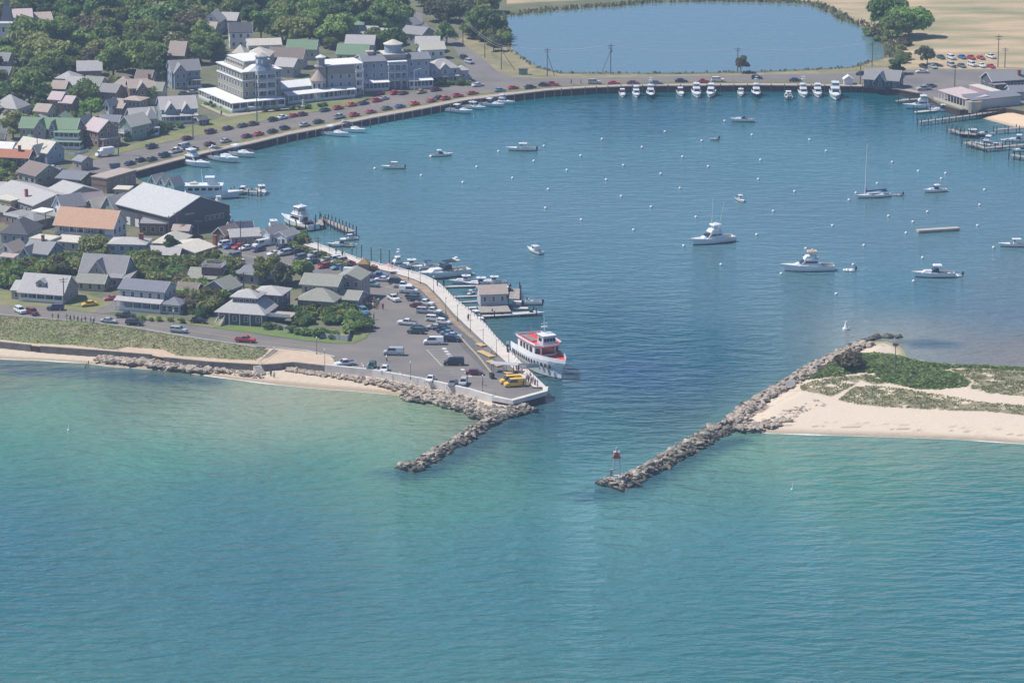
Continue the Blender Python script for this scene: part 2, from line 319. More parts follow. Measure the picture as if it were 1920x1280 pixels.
def water_c(X,Y,Z):
    num=np.zeros((len(X),3)); den=np.zeros(len(X))
    for (a,b_),c in zip(wp,wc):
        d2=((X-a)/1.0)**2+((Y-b_)/1.9)**2; wgt=1/(d2+260)**2.0; num+=wgt[:,None]*c; den+=wgt
    c=num/den[:,None]
    c*= (0.90+.2*fb(X,Y,60,31))[:,None]; c=c*1.0
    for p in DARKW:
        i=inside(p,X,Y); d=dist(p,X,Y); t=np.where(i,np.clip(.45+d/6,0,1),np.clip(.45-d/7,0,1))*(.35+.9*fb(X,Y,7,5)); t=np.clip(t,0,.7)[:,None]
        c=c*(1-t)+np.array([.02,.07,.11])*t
    # swash foam and pale shallows along the sand
    return c
M_wat=bpy.data.materials.new('sea_water'); M_wat.use_nodes=True
def water_mat(m,fixed=None,amp=1.0):
    n=m.node_tree; L=n.links; b=n.nodes['Principled BSDF']; b.inputs['Roughness'].default_value=.10; b.inputs['IOR'].default_value=1.33; b.inputs['Specular IOR Level'].default_value=.5; b.inputs['Specular Tint'].default_value=(.85,.95,1,1)
    g=n.nodes.new('ShaderNodeNewGeometry')
    hs=[]
    for sx,sy,sc_,det,amt in ((.10,.24,1,2,.85),(.27,.58,1,2,.34),(.8,1.6,1,2,.08)):
        mp=n.nodes.new('ShaderNodeMapping'); mp.inputs['Scale'].default_value=(sx,sy,1); mp.inputs['Rotation'].default_value=(0,0,R(4)); L.new(g.outputs['Position'],mp.inputs[0])
        ns=n.nodes.new('ShaderNodeTexNoise'); ns.inputs['Scale'].default_value=sc_; ns.inputs['Detail'].default_value=det; ns.inputs['Distortion'].default_value=.4; L.new(mp.outputs[0],ns.inputs['Vector'])
        mm=n.nodes.new('ShaderNodeMath'); mm.operation='MULTIPLY'; mm.inputs[1].default_value=amt*amp; L.new(ns.outputs['Fac'],mm.inputs[0]); hs.append(mm)
    a=n.nodes.new('ShaderNodeMath'); L.new(hs[0].outputs[0],a.inputs[0]); L.new(hs[1].outputs[0],a.inputs[1])
    a2=n.nodes.new('ShaderNodeMath'); L.new(a.outputs[0],a2.inputs[0]); L.new(hs[2].outputs[0],a2.inputs[1])
    # calmer inside the harbour (y>~1000)
    sx=n.nodes.new('ShaderNodeSeparateXYZ'); L.new(g.outputs['Position'],sx.inputs[0])
    mr=n.nodes.new('ShaderNodeMapRange'); mr.inputs[1].default_value=930; mr.inputs[2].default_value=1100; mr.inputs[3].default_value=2.0; mr.inputs[4].default_value=.42; L.new(sx.outputs['Y'],mr.inputs[0])
    bp=n.nodes.new('ShaderNodeBump'); bp.inputs['Strength'].default_value=1; L.new(mr.outputs[0],bp.inputs['Distance']); L.new(a2.outputs[0],bp.inputs['Height']); L.new(bp.outputs[0],b.inputs['Normal'])
    if fixed: b.inputs['Base Color'].default_value=(*hexc(fixed),1)
    else:
        at=n.nodes.new('ShaderNodeAttribute'); at.attribute_name='col'; L.new(at.outputs['Color'],b.inputs['Base Color'])
water_mat(M_wat)
M_pond=bpy.data.materials.new('pond_water'); M_pond.use_nodes=True; water_mat(M_pond,'607b82',.22)
tag(grid_mesh('sea',-360,360,560,1500,2.0,lambda X,Y:X*0,None,[M_wat],{'col':water_c}),kind='structure')
sheet('far_water',[(-900,1501),(900,1501),(900,2400),(-900,2400)],-0.01,mat('deep_water','386880',.1),world=True)
POND=[(950,32),(1025,24),(1100,17),(1180,12),(1220,6),(1345,4),(1470,7),(1520,11),(1557,27),(1570,38),(1600,46),(1636,63),(1657,92),(1657,107),(1631,114),(1598,126),(1544,129),(1495,131),(1395,135),(1270,137),(1120,137),(1050,136),(1012,127),(987,112),(962,95),(955,72),(948,50)]
PW=P(POND,GZ)
sheet('pond',PW,GZ+.05,M_pond,world=True)
# swash line
M_foam=mat('foam',(.75,.76,.74),.6,var=.15,scale=1)
b=MB(); 
for pl in (WL[1:13],[(1395,808),(1440,812),(1500,814),(1600,817),(1700,820),(1800,824),(1920,832),(2040,837)]):
    pts=resample(P(pl,0.03),1.2); rings=[]
    for i,p in enumerate(pts):
        k=.10+.22*max(0,math.sin(i*.137)+.6*math.sin(i*.51+1)); rings.append([(p.x,p.y+k,.05),(p.x,p.y-k,.03)])
    b.loft([ [r[1],r[0]] for r in rings],0,False)
tag(b.obj('shore_foam',M_foam),kind='structure')
# --- surfaces on land
M_asph=mat('asphalt',(.15,.142,.136),.9,col2=(.225,.195,.175),scale=.06,detail=12)
M_asph2=mat('asphalt_new',(.125,.123,.128),.9,var=.10,scale=.3)
M_conc=mat('concrete_walk',(.60,.54,.48),.9,var=.07,scale=.5)
M_walk=mat('boardwalk',(.40,.33,.28),.9,var=.12,scale=.6)
M_lawn=mat('lawn',(.14,.18,.055),.95,col2=(.26,.225,.11),scale=.14,detail=8)
M_green=mat('fresh_lawn',(.11,.18,.045),.95,col2=(.17,.215,.07),scale=.3,detail=8)
M_dry=mat('dry_grass',(.58,.41,.255),.95,col2=(.22,.225,.115),scale=.075,detail=12,stretch=(.3,1,1))
M_verge=mat('verge_grass',(.10,.125,.045),.95,col2=(.24,.20,.10),scale=.5,detail=6)
def lay(name,pts,m,dz): return sheet(name,pts,GZ+dz,m)
shift=lambda pl,dy,dx=0:[(x+dx,y+dy) for x,y in pl]
lay('far_field',[(1520,-150),(2060,-150),(2060,132),(1700,131),(1660,128),(1690,110),(1672,85),(1640,55),(1600,38),(1575,20),(1530,4),(1400,-6),(1180,-4),(950,8),(950,-150)],M_dry,.02)
lay('pond_margin',[(845,84),(870,68),(905,66),(945,60),(957,82),(965,98),(990,115),(1015,130),(1050,139),(1270,140),(1395,138),(1500,134),(1600,128),(1665,108),(1700,131),(1600,137),(1420,141),(1270,144),(1120,146),(1000,148),(950,145),(932,135),(900,107),(860,80)],mat('sandy_grass',(.36,.29,.17),.95,col2=(.17,.17,.075),scale=.12,detail=8),.03)
lay('lakeside_road',[(110,340),(135,311),(225,288),(272,277),(337,262),(410,247),(480,232),(500,226),(582,212),(632,205),(682,190),(707,180),(770,175),(825,166),(870,160),(885,150),(872,122),(847,85),(825,70),(780,55),(762,35),(725,20),(690,0),(660,-60),(700,-60),(725,0),(762,20),(792,25),(792,37),(807,52),(860,78),(900,105),(932,133),(950,143),(1000,147),(1175,145),(1270,143),(1420,140),(1600,137),(1703,131),(2060,129),(2060,200),(1890,198),(1800,198),(1745,184),(1723,175),(1686,165),(1642,158),(1595,157),(1420,155),(1270,156),(1175,157),(1100,160),(1025,165),(950,173),(875,181),(800,195),(695,214),(615,231),(545,243),(470,261),(400,275),(332,291),(245,313),(200,330),(180,350)],M_asph,.04)
lay('lakeside_verge',[(x,y-5) for x,y in W_OUT[1:-2]]+[(x,y-11+min(3,max(0,(x-700)/150))) for x,y in W_OUT[1:-2]][::-1],M_verge,.06)
lay('harbour_walkway',W_OUT+[(x,y-6+min(2,max(0,(x-800)/150))) for x,y in W_OUT][::-1],M_walk,.09)
lay('front_lawn',[(350,240),(400,225),(430,214),(500,205),(560,198),(605,190),(700,185),(700,182),(632,204),(582,211),(500,225),(410,246),(337,261),(272,276),(225,287),(135,310),(150,298),(250,270),(300,255)],M_lawn,.05)
lay('inn_lawn',[(365,185),(395,200),(470,205),(580,205),(640,200),(640,190),(560,198),(430,216),(380,200)],M_green,.07)
lay('inn_path',[(375,196),(382,195),(400,204),(428,214),(560,197),(575,199),(430,219),(420,217),(395,206)],M_walk,.09)
lay('front_road',[(-120,562),(0,572),(85,575),(175,587),(265,597),(375,612),(480,627),(575,640),(625,645),(665,645),(640,676),(628,672),(620,666),(575,657),(512,650),(480,650),(375,634),(275,617),(187,605),(75,596),(0,589),(-120,580)],M_asph,.04)
lay('car_park',[(400,440),(430,436),(480,452),(532,450),(567,459),(612,474),(668,494),(730,510),(770,522),(800,534),(825,559),(850,588),(875,612),(907,642),(932,664),(957,687),(978,706),(1000,726),(1016,732),(962,749),(925,743),(880,729),(800,711),(700,693),(650,688),(628,680),(624,668),(665,646),(687,635),(700,620),(700,602),(695,580),(675,550),(660,533),(640,520),(580,510),(480,525),(440,520),(400,480)],M_asph,.05)
lay('promenade',PROM_OUT+PROM_IN[::-1],M_conc,.30)
lay('dark_lane',[(722,511),(765,524),(795,537),(815,560),(838,590),(862,614),(893,642),(918,664),(940,684),(965,708),(945,714),(905,690),(870,655),(850,632),(838,602),(812,570),(785,545)],M_asph2,.07)
M_brown=mat('bare_earth',(.26,.19,.12),.95,col2=(.42,.31,.22),scale=.3)
lay('planting_strip',[(735,511),(770,522),(798,535),(822,560),(846,590),(870,614),(903,645),(900,647),(864,618),(836,594),(812,566),(788,542),(760,528)],M_brown,.08)
for i,p in enumerate([[(100,590-14),(0,572),(-120,560),(-120,540),(0,545),(150,548),(190,560),(225,560),(195,575),(175,586),(120,580)],[(225,585),(190,588),(215,578)],[(265,596),(280,590),(400,610),(400,614)],[(400,600),(440,604),(560,610),(640,620),(690,598),(697,602),(697,619),(684,634),(663,643),(625,643),(575,638),(487,626),(400,614)],[(660,548),(674,560),(693,585),(697,600),(680,590),(660,560)]]):
    lay('yard_lawn',p,M_lawn if i!=3 else M_green,.06)
lay('grass_island',[(660,545),(675,562),(692,590),(697,606),(696,618),(683,632),(661,640),(625,640),(645,620),(640,590)],M_lawn,.075)
lay('driveway',[(175,586),(196,575),(215,562),(228,560),(230,575),(212,584),(190,588)],M_asph,.08)
lay('sand_patch',[(500,652),(514,652),(575,659),(620,668),(628,676),(645,690),(610,685),(550,679),(520,681),(490,682),(480,668)],mat('dry_sand',(.55,.42,.30),.95,var=.1,scale=.6),.05)
# dunes with marram between road and sea wall
DN=P([(-120,580),(0,591),(75,598),(187,607),(275,619),(375,636),(480,652),(510,656),(500,668),(480,676),(440,676),(330,668),(300,656),(240,652),(215,658),(130,648),(60,645),(0,638),(-120,634)],GZ)
SD=P([(-120,632),(0,637),(72,643),(130,645),(215,655),(240,649),(300,653),(330,665),(440,673),(500,664),(505,684),(490,684),(390,678),(300,669),(280,665),(200,658),(72,649),(0,641),(-120,636)],GZ)
sheet('dune_sand',SD,GZ+.04,mat('dry_sand'),world=True)
def dn_h(X,Y):
    d=dist(DN,X,Y); i=inside(DN,X,Y); return GZ-.3+np.where(i,np.clip(d/2.5,0,1)*(.5+1.0*fb(X,Y,7,77)),0)
def dn_c(X,Y,Z):
    n=fb(X,Y,3,51); n2=fb(X,Y,12,52); a=np.array([.205,.235,.105]); b_=np.array([.29,.265,.145]); d=np.array([.13,.105,.075]); t=np.clip((n2-.35)*3,0,1)[:,None]
    c=a*(1-t)+b_*t; c[n>.74]=d; m=n<.18; c[m]=SAND*.7; return c
xs=[p.x for p in DN]; ys=[p.y for p in DN]
tag(grid_mesh('dunes',min(xs),max(xs)+2,min(ys)-2,max(ys)+2,.8,dn_h,lambda X,Y:inside(DN,X,Y),[attr_mat('marram',namp=.18,nscale=2.5,bump=.3)],{'col':dn_c}),kind='structure')
# --- walls
M_wall=mat('seawall_concrete',(.62,.59,.55),.85,var=.08,scale=.5)
M_dkwall=mat('weathered_seawall',(.17,.155,.14),.9,var=.25,scale=.6)
b=MB(); strip_wall(b,P(SEAW[10:16],GZ),.9,-.5,GZ+.55,0); o=b.obj('sea_wall',M_wall); tag(o,'white concrete sea wall edging the car park above the rocks','wall')
for seg,lb in (((0,3),'weathered dark sea wall at the left end of the beach'),((3,5),'dark sea wall behind the boulders below the dune'),((5,11),'low dark sea wall running from the dune to the white wall')):
    pl=P(SEAW[seg[0]:seg[1]],GZ)
    if seg[0]==5: pl=P([(308,671)]+SEAW[6:11],GZ)
    if seg[0]==0: pl=P([(-120,637),(0,642),(58,648)],GZ)
    if seg[0]==3: pl=P([(76,650),(200,659),(284,666)],GZ)
    b=MB(); strip_wall(b,pl,.6,.2,GZ+.25,0); tag(b.obj('sea_wall',M_dkwall),lb,'wall')
# promenade slab edge over piles at the pier end
b=MB(); strip_wall(b,P([(926,745),(960,752),(1022,735),(1023,727)],GZ),1.4,GZ-.7,GZ+.4,0); tag(b.obj('pier_edge_beam',M_wall),'white concrete edge beam at the pier end by the yellow vans','pier edge')
b=MB(); strip_wall(b,P(PROM_OUT,GZ),.5,GZ-.5,GZ+.33,0); tag(b.obj('promenade_kerb',M_wall),'pale concrete edge of the promenade above the harbour','kerb')
# harbour bulkhead: timber facing with cap and piles
b=MB(); wo_=P(W_OUT,GZ); strip_wall(b,wo_,.5,GZ-.25,GZ+.16,0); 
tag(b.obj('bulkhead_cap',mat('bulkhead_capmat',(.36,.28,.23),.9,var=.15)),'tan timber cap running along the top of the dark harbour bulkhead','bulkhead')
# ================= BUILDINGS =================
def rmat(k,c,v=.14): return mat('roof_'+k,c,.9,var=v,scale=1.6,stretch=(1,1,2.5),obj=True,detail=5)
def wmat(k,c,v=.10): return mat('wall_'+k,c,.88,var=v,scale=2.2,stretch=(.6,.6,2),obj=True,detail=5)
RF={k:rmat(k,c) for k,c in dict(light=(0.436,0.414,0.399),grey=(0.276,0.268,0.268),dark=(.10,.10,.11),olive=(0.290,0.290,0.240),green=(0.189,0.276,0.174),tan=(0.421,0.341,0.290),brown=(0.224,0.178,0.158),orange=(.54,.33,.22),terra=(.42,.18,.11),white=(.74,.73,.72),pink=(0.522,0.421,0.407),cream=(0.581,0.537,0.450),slate=(0.198,0.205,0.231),navy=(.05,.055,.10),metal=(0.494,0.486,0.472)).items()}
WL_={k:wmat(k,c) for k,c in dict(shingle=(0.347,0.311,0.289),grey=(0.434,0.434,0.449),blue=(0.289,0.347,0.419),dark=(.105,.11,.12),white=(.72,.72,.72),brown=(0.154,0.109,0.090),beige=(0.474,0.410,0.307),cream=(.55,.50,.40),green=(0.232,0.319,0.275),aqua=(.25,.50,.52),yellow=(.60,.46,.22),olive=(0.319,0.304,0.246),pink=(.55,.33,.38),pale=(.50,.51,.53),wood=(0.282,0.192,0.154)).items()}
M_trim=mat('white_trim',(.74,.74,.74),.6); M_glass=mat('window_glass',(.03,.04,.05),.12,spec=.6); M_brick=mat('chimney_brick',(.28,.10,.07),.9,var=.2,scale=6)
M_dark=mat('dark_recess',(.03,.03,.035),.9); M_post=M_trim
WM={}
def win_mesh(w,h):
    k=(round(w,2),round(h,2))
    if k not in WM:
        b=MB(); b.box(-w/2-.12,w/2+.12,-.05,.02,-h/2-.12,h/2+.12,0); b.box(-w/2,w/2,-.08,-.04,-h/2,-.04,1); b.box(-w/2,w/2,-.08,-.04,.04,h/2,1)
        WM[k]=b.mesh('window',[M_trim,M_glass])
    return WM[k]
def post_mesh(h,r=.11):
    k=('p',round(h,2),r)
    if k not in WM: b=MB(); b.box(-r,r,-r,r,0,h); WM[k]=b.mesh('porch_post',M_post)
    return WM[k]
class House:
    def __init__(s,name,label,cat,A,B,ze,wall='shingle',roof='light',group=None,gz=None):
        g=GZ if gz is None else gz
        a=G(*A,g+ze); b=G(*B,g+ze); s.W=(b-a).length; s.rz=math.atan2(b.y-a.y,b.x-a.x); s.ze=ze; s.nw=0
        s.o=thing(name,label,cat,(a.x,a.y,g),s.rz,group); s.wb=MB(); s.rb=MB(); s.fp=MB(); s.wall=WL_[wall]; s.roof=RF[roof]
    def _gable(s,x0,x1,y0,y1,h,rise,axis,ov,z0=0):
        t=.22
        def T(u,v,z): return (u,v,z) if axis=='x' else (v,u,z)
        if axis=='x': u0,u1,v0,v1=x0,x1,y0,y1
        else: u0,u1,v0,v1=y0,y1,x0,x1
        hv=(v1-v0)/2; vm=(v0+v1)/2; sl=rise/hv
        sec=[(v0-ov,h-sl*ov),(v0-ov,h-sl*ov+t),(vm,h+rise+t),(v1+ov,h-sl*ov+t),(v1+ov,h-sl*ov),(vm,h+rise)]
        n=6; vs=[T(u0-ov,v,z) for v,z in sec]+[T(u1+ov,v,z) for v,z in sec]
        fs=[(i,(i+1)%n,n+(i+1)%n,n+i) for i in range(n)]+[(0,1,2,5),(2,3,4,5),(6,7,8,11),(8,9,10,11)]
        s.rb.add(vs,fs,0)
        vs=[T(u0,v0,h-.01),T(u0,v1,h-.01),T(u0,vm,h+rise-.02),T(u1,v0,h-.01),T(u1,v1,h-.01),T(u1,vm,h+rise-.02)]
        s.wb.add(vs,[(0,1,2),(3,5,4),(0,2,5,3),(1,4,5,2),(0,3,4,1)],0)
        # white rake boards
        for u in (u0-ov-.04,u1+ov+.04):
            for va,vb in ((v0-ov,vm),(v1+ov,vm)):
                za=h-sl*ov; zb=h+rise
                p=[T(u-.03,va,za-.02),T(u-.03,vb,zb-.02),T(u-.03,vb,zb+t+.02),T(u-.03,va,za+t+.02)]; q=[T(u+.03,va,za-.02),T(u+.03,vb,zb-.02),T(u+.03,vb,zb+t+.02),T(u+.03,va,za+t+.02)]
                s.fp.add(p+q,[(0,1,2,3),(7,6,5,4),(0,4,5,1),(1,5,6,2),(2,6,7,3),(3,7,4,0)],0)
    def block(s,x0,x1,y0,y1,h,roof='gx',rise=2.5,z0=0,ov=.4,pf=0,win=True,sides='frl',rm=0,ww=.9,wh=1.25,fl=2.8,sp=2.6):
        s.wb.box(x0,x1,y0+pf,y1,z0-(.3 if z0==0 else 0),h,0)
        if roof=='gx': s._gable(x0,x1,y0,y1,h,rise,'x',ov)
        elif roof=='gy': s._gable(x0,x1,y0,y1,h,rise,'y',ov)
        elif roof in('hip','pyr'):
            a,b,c,d=x0-ov,x1+ov,y0-ov,y1+ov; w=b-a; e=d-c; m=min(w,e)/2
            if roof=='pyr': rx0=rx1=(a+b)/2; ry0=ry1=(c+d)/2
            elif w>=e: rx0,rx1=a+m,b-m; ry0=ry1=(c+d)/2
            else: rx0=rx1=(a+b)/2; ry0,ry1=c+m,d-m
            s.rb.box(a,b,c,d,h-.15,h+.05,0)
            vs=[(a,c,h+.05),(b,c,h+.05),(b,d,h+.05),(a,d,h+.05),(rx0,ry0,h+rise),(rx1,ry1,h+rise)]
            if w>=e or roof=='pyr': s.rb.add(vs,[(0,1,5,4),(1,2,5),(2,3,4,5),(3,0,4)],0)
            else: s.rb.add(vs,[(0,1,4),(1,2,5,4),(2,3,5),(3,0,4,5)],0)
        elif roof=='flat':
            s.rb.box(x0-ov,x1+ov,y0-ov,y1+ov,h,h+.35,0)
        elif roof=='shed': # rises to the back
            s.rb.add([(x0-ov,y0-ov,h),(x1+ov,y0-ov,h),(x1+ov,y1+ov,h+rise),(x0-ov,y1+ov,h+rise),(x0-ov,y0-ov,h+.2),(x1+ov,y0-ov,h+.2),(x1+ov,y1+ov,h+rise+.2),(x0-ov,y1+ov,h+rise+.2)],[(4,5,6,7),(0,1,5,4),(1,2,6,5),(2,3,7,6),(3,0,4,7),(3,2,1,0)],0)
            s.wb.add([(x0,y0,h),(x1,y0,h),(x1,y1,h),(x0,y1,h),(x0,y1,h+rise-.05),(x1,y1,h+rise-.05)],[(0,3,4),(1,5,2),(2,5,4,3),(0,4,5,1)],0)
        if win:
            nf=max(1,int((h-z0+.4)/fl))
            for k in range(nf):
                z=z0+(h-z0)*(k+.55)/nf
                if 'f' in sides and not (pf and k==0 and nf>1):
                    n=int((x1-x0)/sp+.3)
                    for i in range(n): s.win('f',x0+(x1-x0)*(i+.5)/n,y0+pf,z,ww,wh)
                if 'r' in sides:
                    n=int((y1-y0)/(sp+.5)+.3)
                    for i in range(n): s.win('r',x1,y0+(y1-y0)*(i+.5)/n,z,ww,wh)
                if 'l' in sides:
                    n=int((y1-y0)/(sp+.8)+.3)
                    for i in range(n): s.win('l',x0,y0+(y1-y0)*(i+.5)/n,z,ww,wh)
            if roof in('gy',) and rise>2 and 'f' in sides: s.win('f',(x0+x1)/2,y0,h+rise*.3,.8,1.1)
            if roof=='gx' and rise>2 and 'r' in sides: s.win('r',x1,(y0+y1)/2,h+rise*.3,.8,1.1)
        return s
    def win(s,f,x,y,z,w=.9,h=1.25):
        if s.nw>=99: return
        s.nw+=1; rz={'f':0,'r':R(90),'l':R(-90)}[f]; link('window',win_mesh(w,h),s.o,(x,y,z),rz); return s
    def door(s,x,y,f='f'):
        b=MB(); b.box(-.55,.55,-.06,.02,0,2.15,0); b.box(-.45,.45,-.09,-.03,0,2.05,1); b.obj('door',[M_trim,WL_['green']],s.o,loc=(x,y,0),rz={'f':0,'r':R(90),'l':R(-90)}[f]); return s
    def porch(s,x0,x1,y0,y1,h,n=4,side='f',roof=True,rail=True,z=0,rm=None,rise=.5):
        if roof:
            b=MB(); b.add([(x0-.3,y0-.3,h),(x1+.3,y0-.3,h),(x1+.3,y1,h+rise),(x0-.3,y1,h+rise),(x0-.3,y0-.3,h+.22),(x1+.3,y0-.3,h+.22),(x1+.3,y1,h+rise+.22),(x0-.3,y1,h+rise+.22)],[(4,5,6,7),(0,1,5,4),(1,2,6,5),(2,3,7,6),(3,0,4,7),(3,2,1,0)],0)
            b.obj('porch_roof',rm or s.roof,s.o)
        b=MB(); b.box(x0,x1,y0,y1-.02,z-.1,z+.35,0); b.obj('porch_floor',WL_['grey'],s.o)
        for i in range(n):
            x=x0+.1+(x1-x0-.2)*i/(n-1); link('porch_post',post_mesh(h-z-.3),s.o,(x,y0+.12,z+.33))
        if rail:
            b=MB(); b.box(x0,x1,y0+.08,y0+.14,z+.36,z+1.15,0)
            if y1-y0>1.2: b.box(x1-.06,x1,y0+.16,y1-.1,z+.36,z+1.15,0)
            b.obj('porch_railing',M_trim,s.o)
        return s
    def dormer(s,x,y,z,w=2.2,d=3,h=1.1,rise=.9):
        b=MB(); b.box(x-w/2,x+w/2,y,y+d,z-1,z+h,0); o=b.obj('dormer',s.wall,s.o)
        rb,s.rb=s.rb,MB(); wb,s.wb=s.wb,MB(); fp,s.fp=s.fp,MB(); s._gable(x-w/2,x+w/2,y,y+d,z+h,rise,'y',.2)
        s.rb.add(s.fp.v,s.fp.f,0); s.rb.obj('dormer_roof',s.roof,o); s.wb.obj('dormer_gable',s.wall,o); s.rb,s.wb,s.fp=rb,wb,fp
        s.win('f',x,y,z+h*.5,w*.45,.8); return s
    def chimney(s,x,y,z0,z1,r=.45):
        b=MB(); b.box(x-r,x+r,y-r,y+r,z0,z1,0); b.box(x-r-.08,x+r+.08,y-r-.08,y+r+.08,z1,z1+.15,0); b.obj('chimney',M_brick,s.o); return s
    def part(s,name,b,m): b.obj(name,m,s.o); return s
    def done(s):
        if s.wb.f: s.wb.obj('wall',s.wall,s.o)
        if s.rb.f:
            s.rb.add(s.fp.v,s.fp.f,1); s.rb.obj('roof',[s.roof,M_trim],s.o)
        return s
def H(label,A,B,ze,wall,roof,*blocks,name='house',cat='house',porch=None,chim=None,dorm=None,group=None):
    h=House(name,label,cat,A,B,ze,wall,roof,group); W=h.W
    for bl in blocks:
        kw=bl[-1] if isinstance(bl[-1],dict) else {}; a=list(bl[:-1]) if kw else list(bl)
        a[0]=W*a[0] if isinstance(a[0],float) and 0<a[0]<=1 else a[0]; a[1]=W*a[1] if isinstance(a[1],float) and 0<a[1]<=1.0 else a[1]
        h.block(*a,**kw)
    for p in (porch or []): h.porch(*p)
    for c in (chim or []): h.chimney(*c)
    for d in (dorm or []): h.dormer(*d)
    return h.done()
# front row facing the sea
h=House('bungalow','wide grey bungalow with a pale roof and one dormer facing the beach road','house',(35,547),(117,553),2.7,'shingle','light'); W=h.W
h.block(0,W,0,11,2.7,'gx',4.1,pf=1.9).block(-2.9,0,1.5,9.5,2.6,'gx',1.9,ov=.25); h.dormer(W*.45,1.6,4.1,2.6,3); h.porch(0,W,0,1.9,2.5,6,roof=False); h.door(W*.5,1.88); h.done()
h=House('house','grey two storey house with a white sun porch by the beach road','house',(224,541),(306,548),5.6,'grey','slate'); W=h.W
h.block(0,W,0,8.5,5.6,'gx',1.9).block(W,W+5.5,-1.6,4,2.7,'hip',1.6,ww=1.2,wh=1.4,sp=1.7); h.porch(-.4,W,-2.4,0,2.7,6,rm=RF['light'],rise=.7); h.door(W*.45,-.02); h.done()
H('grey cross gabled house with steep slate roof behind the small beige garage',(150,509),(232,514),3.2,'shingle','grey',(0,1.0,0,9,3.2,'gx',4.2),(.22,.62,-1.2,5,3.1,'gy',3.6),(.72,1.0,-2.5,0,2.5,'shed',.7),(12.6,15.5,-2.5,4,2.5,'shed',.9))
H('small beige garage with an olive roof beside the pale bungalow',(144,529),(194,532),2.3,'beige','olive',(0,1.0,0,5.5,2.3,'gx',1.9),name='garage',cat='garage')
H('small white gabled cottage with a tan roof at the left edge',(-2,470),(24,473),3.0,'white','tan',(0,1.0,0,7,3.0,'gy',2.2),(2.0,6.5,-2.5,-.3,2.0,'shed',.6),name='cottage')
h=House('house','grey house with a white railed roof deck behind the white cottage','house',(44,472),(88,477),4.0,'blue','grey'); W=h.W
h.block(0,W,0,9,4.0,'gx',2.6).block(0,W*.42,-2,4,3.6,'gy',2.2); b=MB(); b.box(-1,6.5,4.5,10.5,6.2,7.1,0); h.part('roof_deck',b,WL_['cream']); b=MB(); b.box(-.7,6.2,4.8,10.2,7.1,7.14,0); h.part('deck_floor',b,RF['cream']); h.chimney(W*.5,4.4,6,8.3,.35).done()
h=House('house','blue grey two storey house with white framed square windows above the bushes','house',(203,457),(272,459),5.5,'blue','light'); W=h.W
h.block(0,W,0,8,5.5,'hip',1.3,ww=1.2,wh=1.2).block(W,W+10,-1,6,2.9,'gx',1.7).chimney(W-2,4,5.5,7.8,.6).done()
H('low house with pale hipped roof between the motel and the car park',(287,455),(331,458),3.0,'grey','cream',(0,1.0,0,12,3.0,'hip',2.1),(7.5,13,1,8,2.6,'hip',1.2))
h=House('house','long grey house with pale skylit roof and a brick chimney by the car park','house',(366,474),(404,462),3.5,'shingle','cream'); W=h.W
h.block(0,W,0,13,3.5,'gx',1.3,ww=.8,sp=1.5); h.chimney(W+.55,.5,0,6.6,.55)
for k in range(3): b=MB(); b.add([(1.2+k*1.6,2,4.02),(2.2+k*1.6,2,4.02),(2.2+k*1.6,5.5,4.76),(1.2+k*1.6,5.5,4.76)],[(0,1,2,3)],0); h.part('skylight',b,M_trim)
h.done()
h=House('house','olive roofed house with a square railed deck on top among trees','house',(352,521),(412,524),3.0,'brown','olive'); W=h.W
h.block(0,W,0,9,3,'gx',2.0); b=MB(); b.box(3.8,9.6,1,6,4,6.1,0); h.part('roof_deck',b,WL_['brown']); b=MB()
for z in (6.1,6.55,7.0): b.box(3.8,9.6,1,1.08,z,z+.12,0);b.box(9.52,9.6,1.1,6,z,z+.12,0);b.box(3.8,3.88,1.1,6,z,z+.12,0);b.box(3.9,9.5,5.92,6,z,z+.12,0)
for x in (3.8,5.7,7.6,9.5): b.box(x,x+.1,1.1,1.2,6.1,7.2,0)
h.part('deck_railing',b,M_trim); h.done()
H('low house with a flat looking slate roof beside the lane to the car park',(444,513),(482,517),2.8,'grey','slate',(0,1.0,0,12,2.8,'gx',1.0))
H('brown roofed cottage tucked behind the two storey grey house',(330,543),(366,546),2.8,'brown','brown',(0,1.0,0,6,2.8,'gx',1.5),name='cottage')
h=House('house','big house with a wide pale hipped roof and raised second floor at the road bend','house',(407,584),(494,590),3.4,'dark','light'); W=h.W
h.block(0,W,0,12.5,3.4,'hip',4.6,ov=.7,pf=0,sp=3).block(3.4,10.2,3.2,9.4,7.1,'hip',1.7,z0=4.5,ov=.7,sp=1.8).block(6.5,14.5,11,19,6.3,'hip',1.6,ov=.6,z0=0); 
b=MB(); b.box(W,W+7,2.0,8,2.3,2.6,0); h.part('side_deck',b,RF['tan']); b=MB(); b.box(W+.1,W+7,1.9,2.0,2.6,3.5,0); h.part('deck_railing',b,M_trim)
for x in (.6,3.6,6.6,9.6,W-.4): link('porch_post',post_mesh(3.2),h.o,(x,-.35,0))
h.chimney(8,7,8,9.6,.3).done()
H('rambling house with several olive roofs next to the car park entrance',(558,561),(630,566),3.4,'shingle','olive',(0,.92,0,8.5,3.4,'hip',2.6,{'ov':.7}),(-1,9,6.5,15,6.2,'gx',2.0,{'ov':.6}),(8.5,15.5,5,13,3.0,'gx',1.6,{'ov':.5}),(6,13.5,14.5,23,6.4,'gy',1.5,{'ov':.4}))
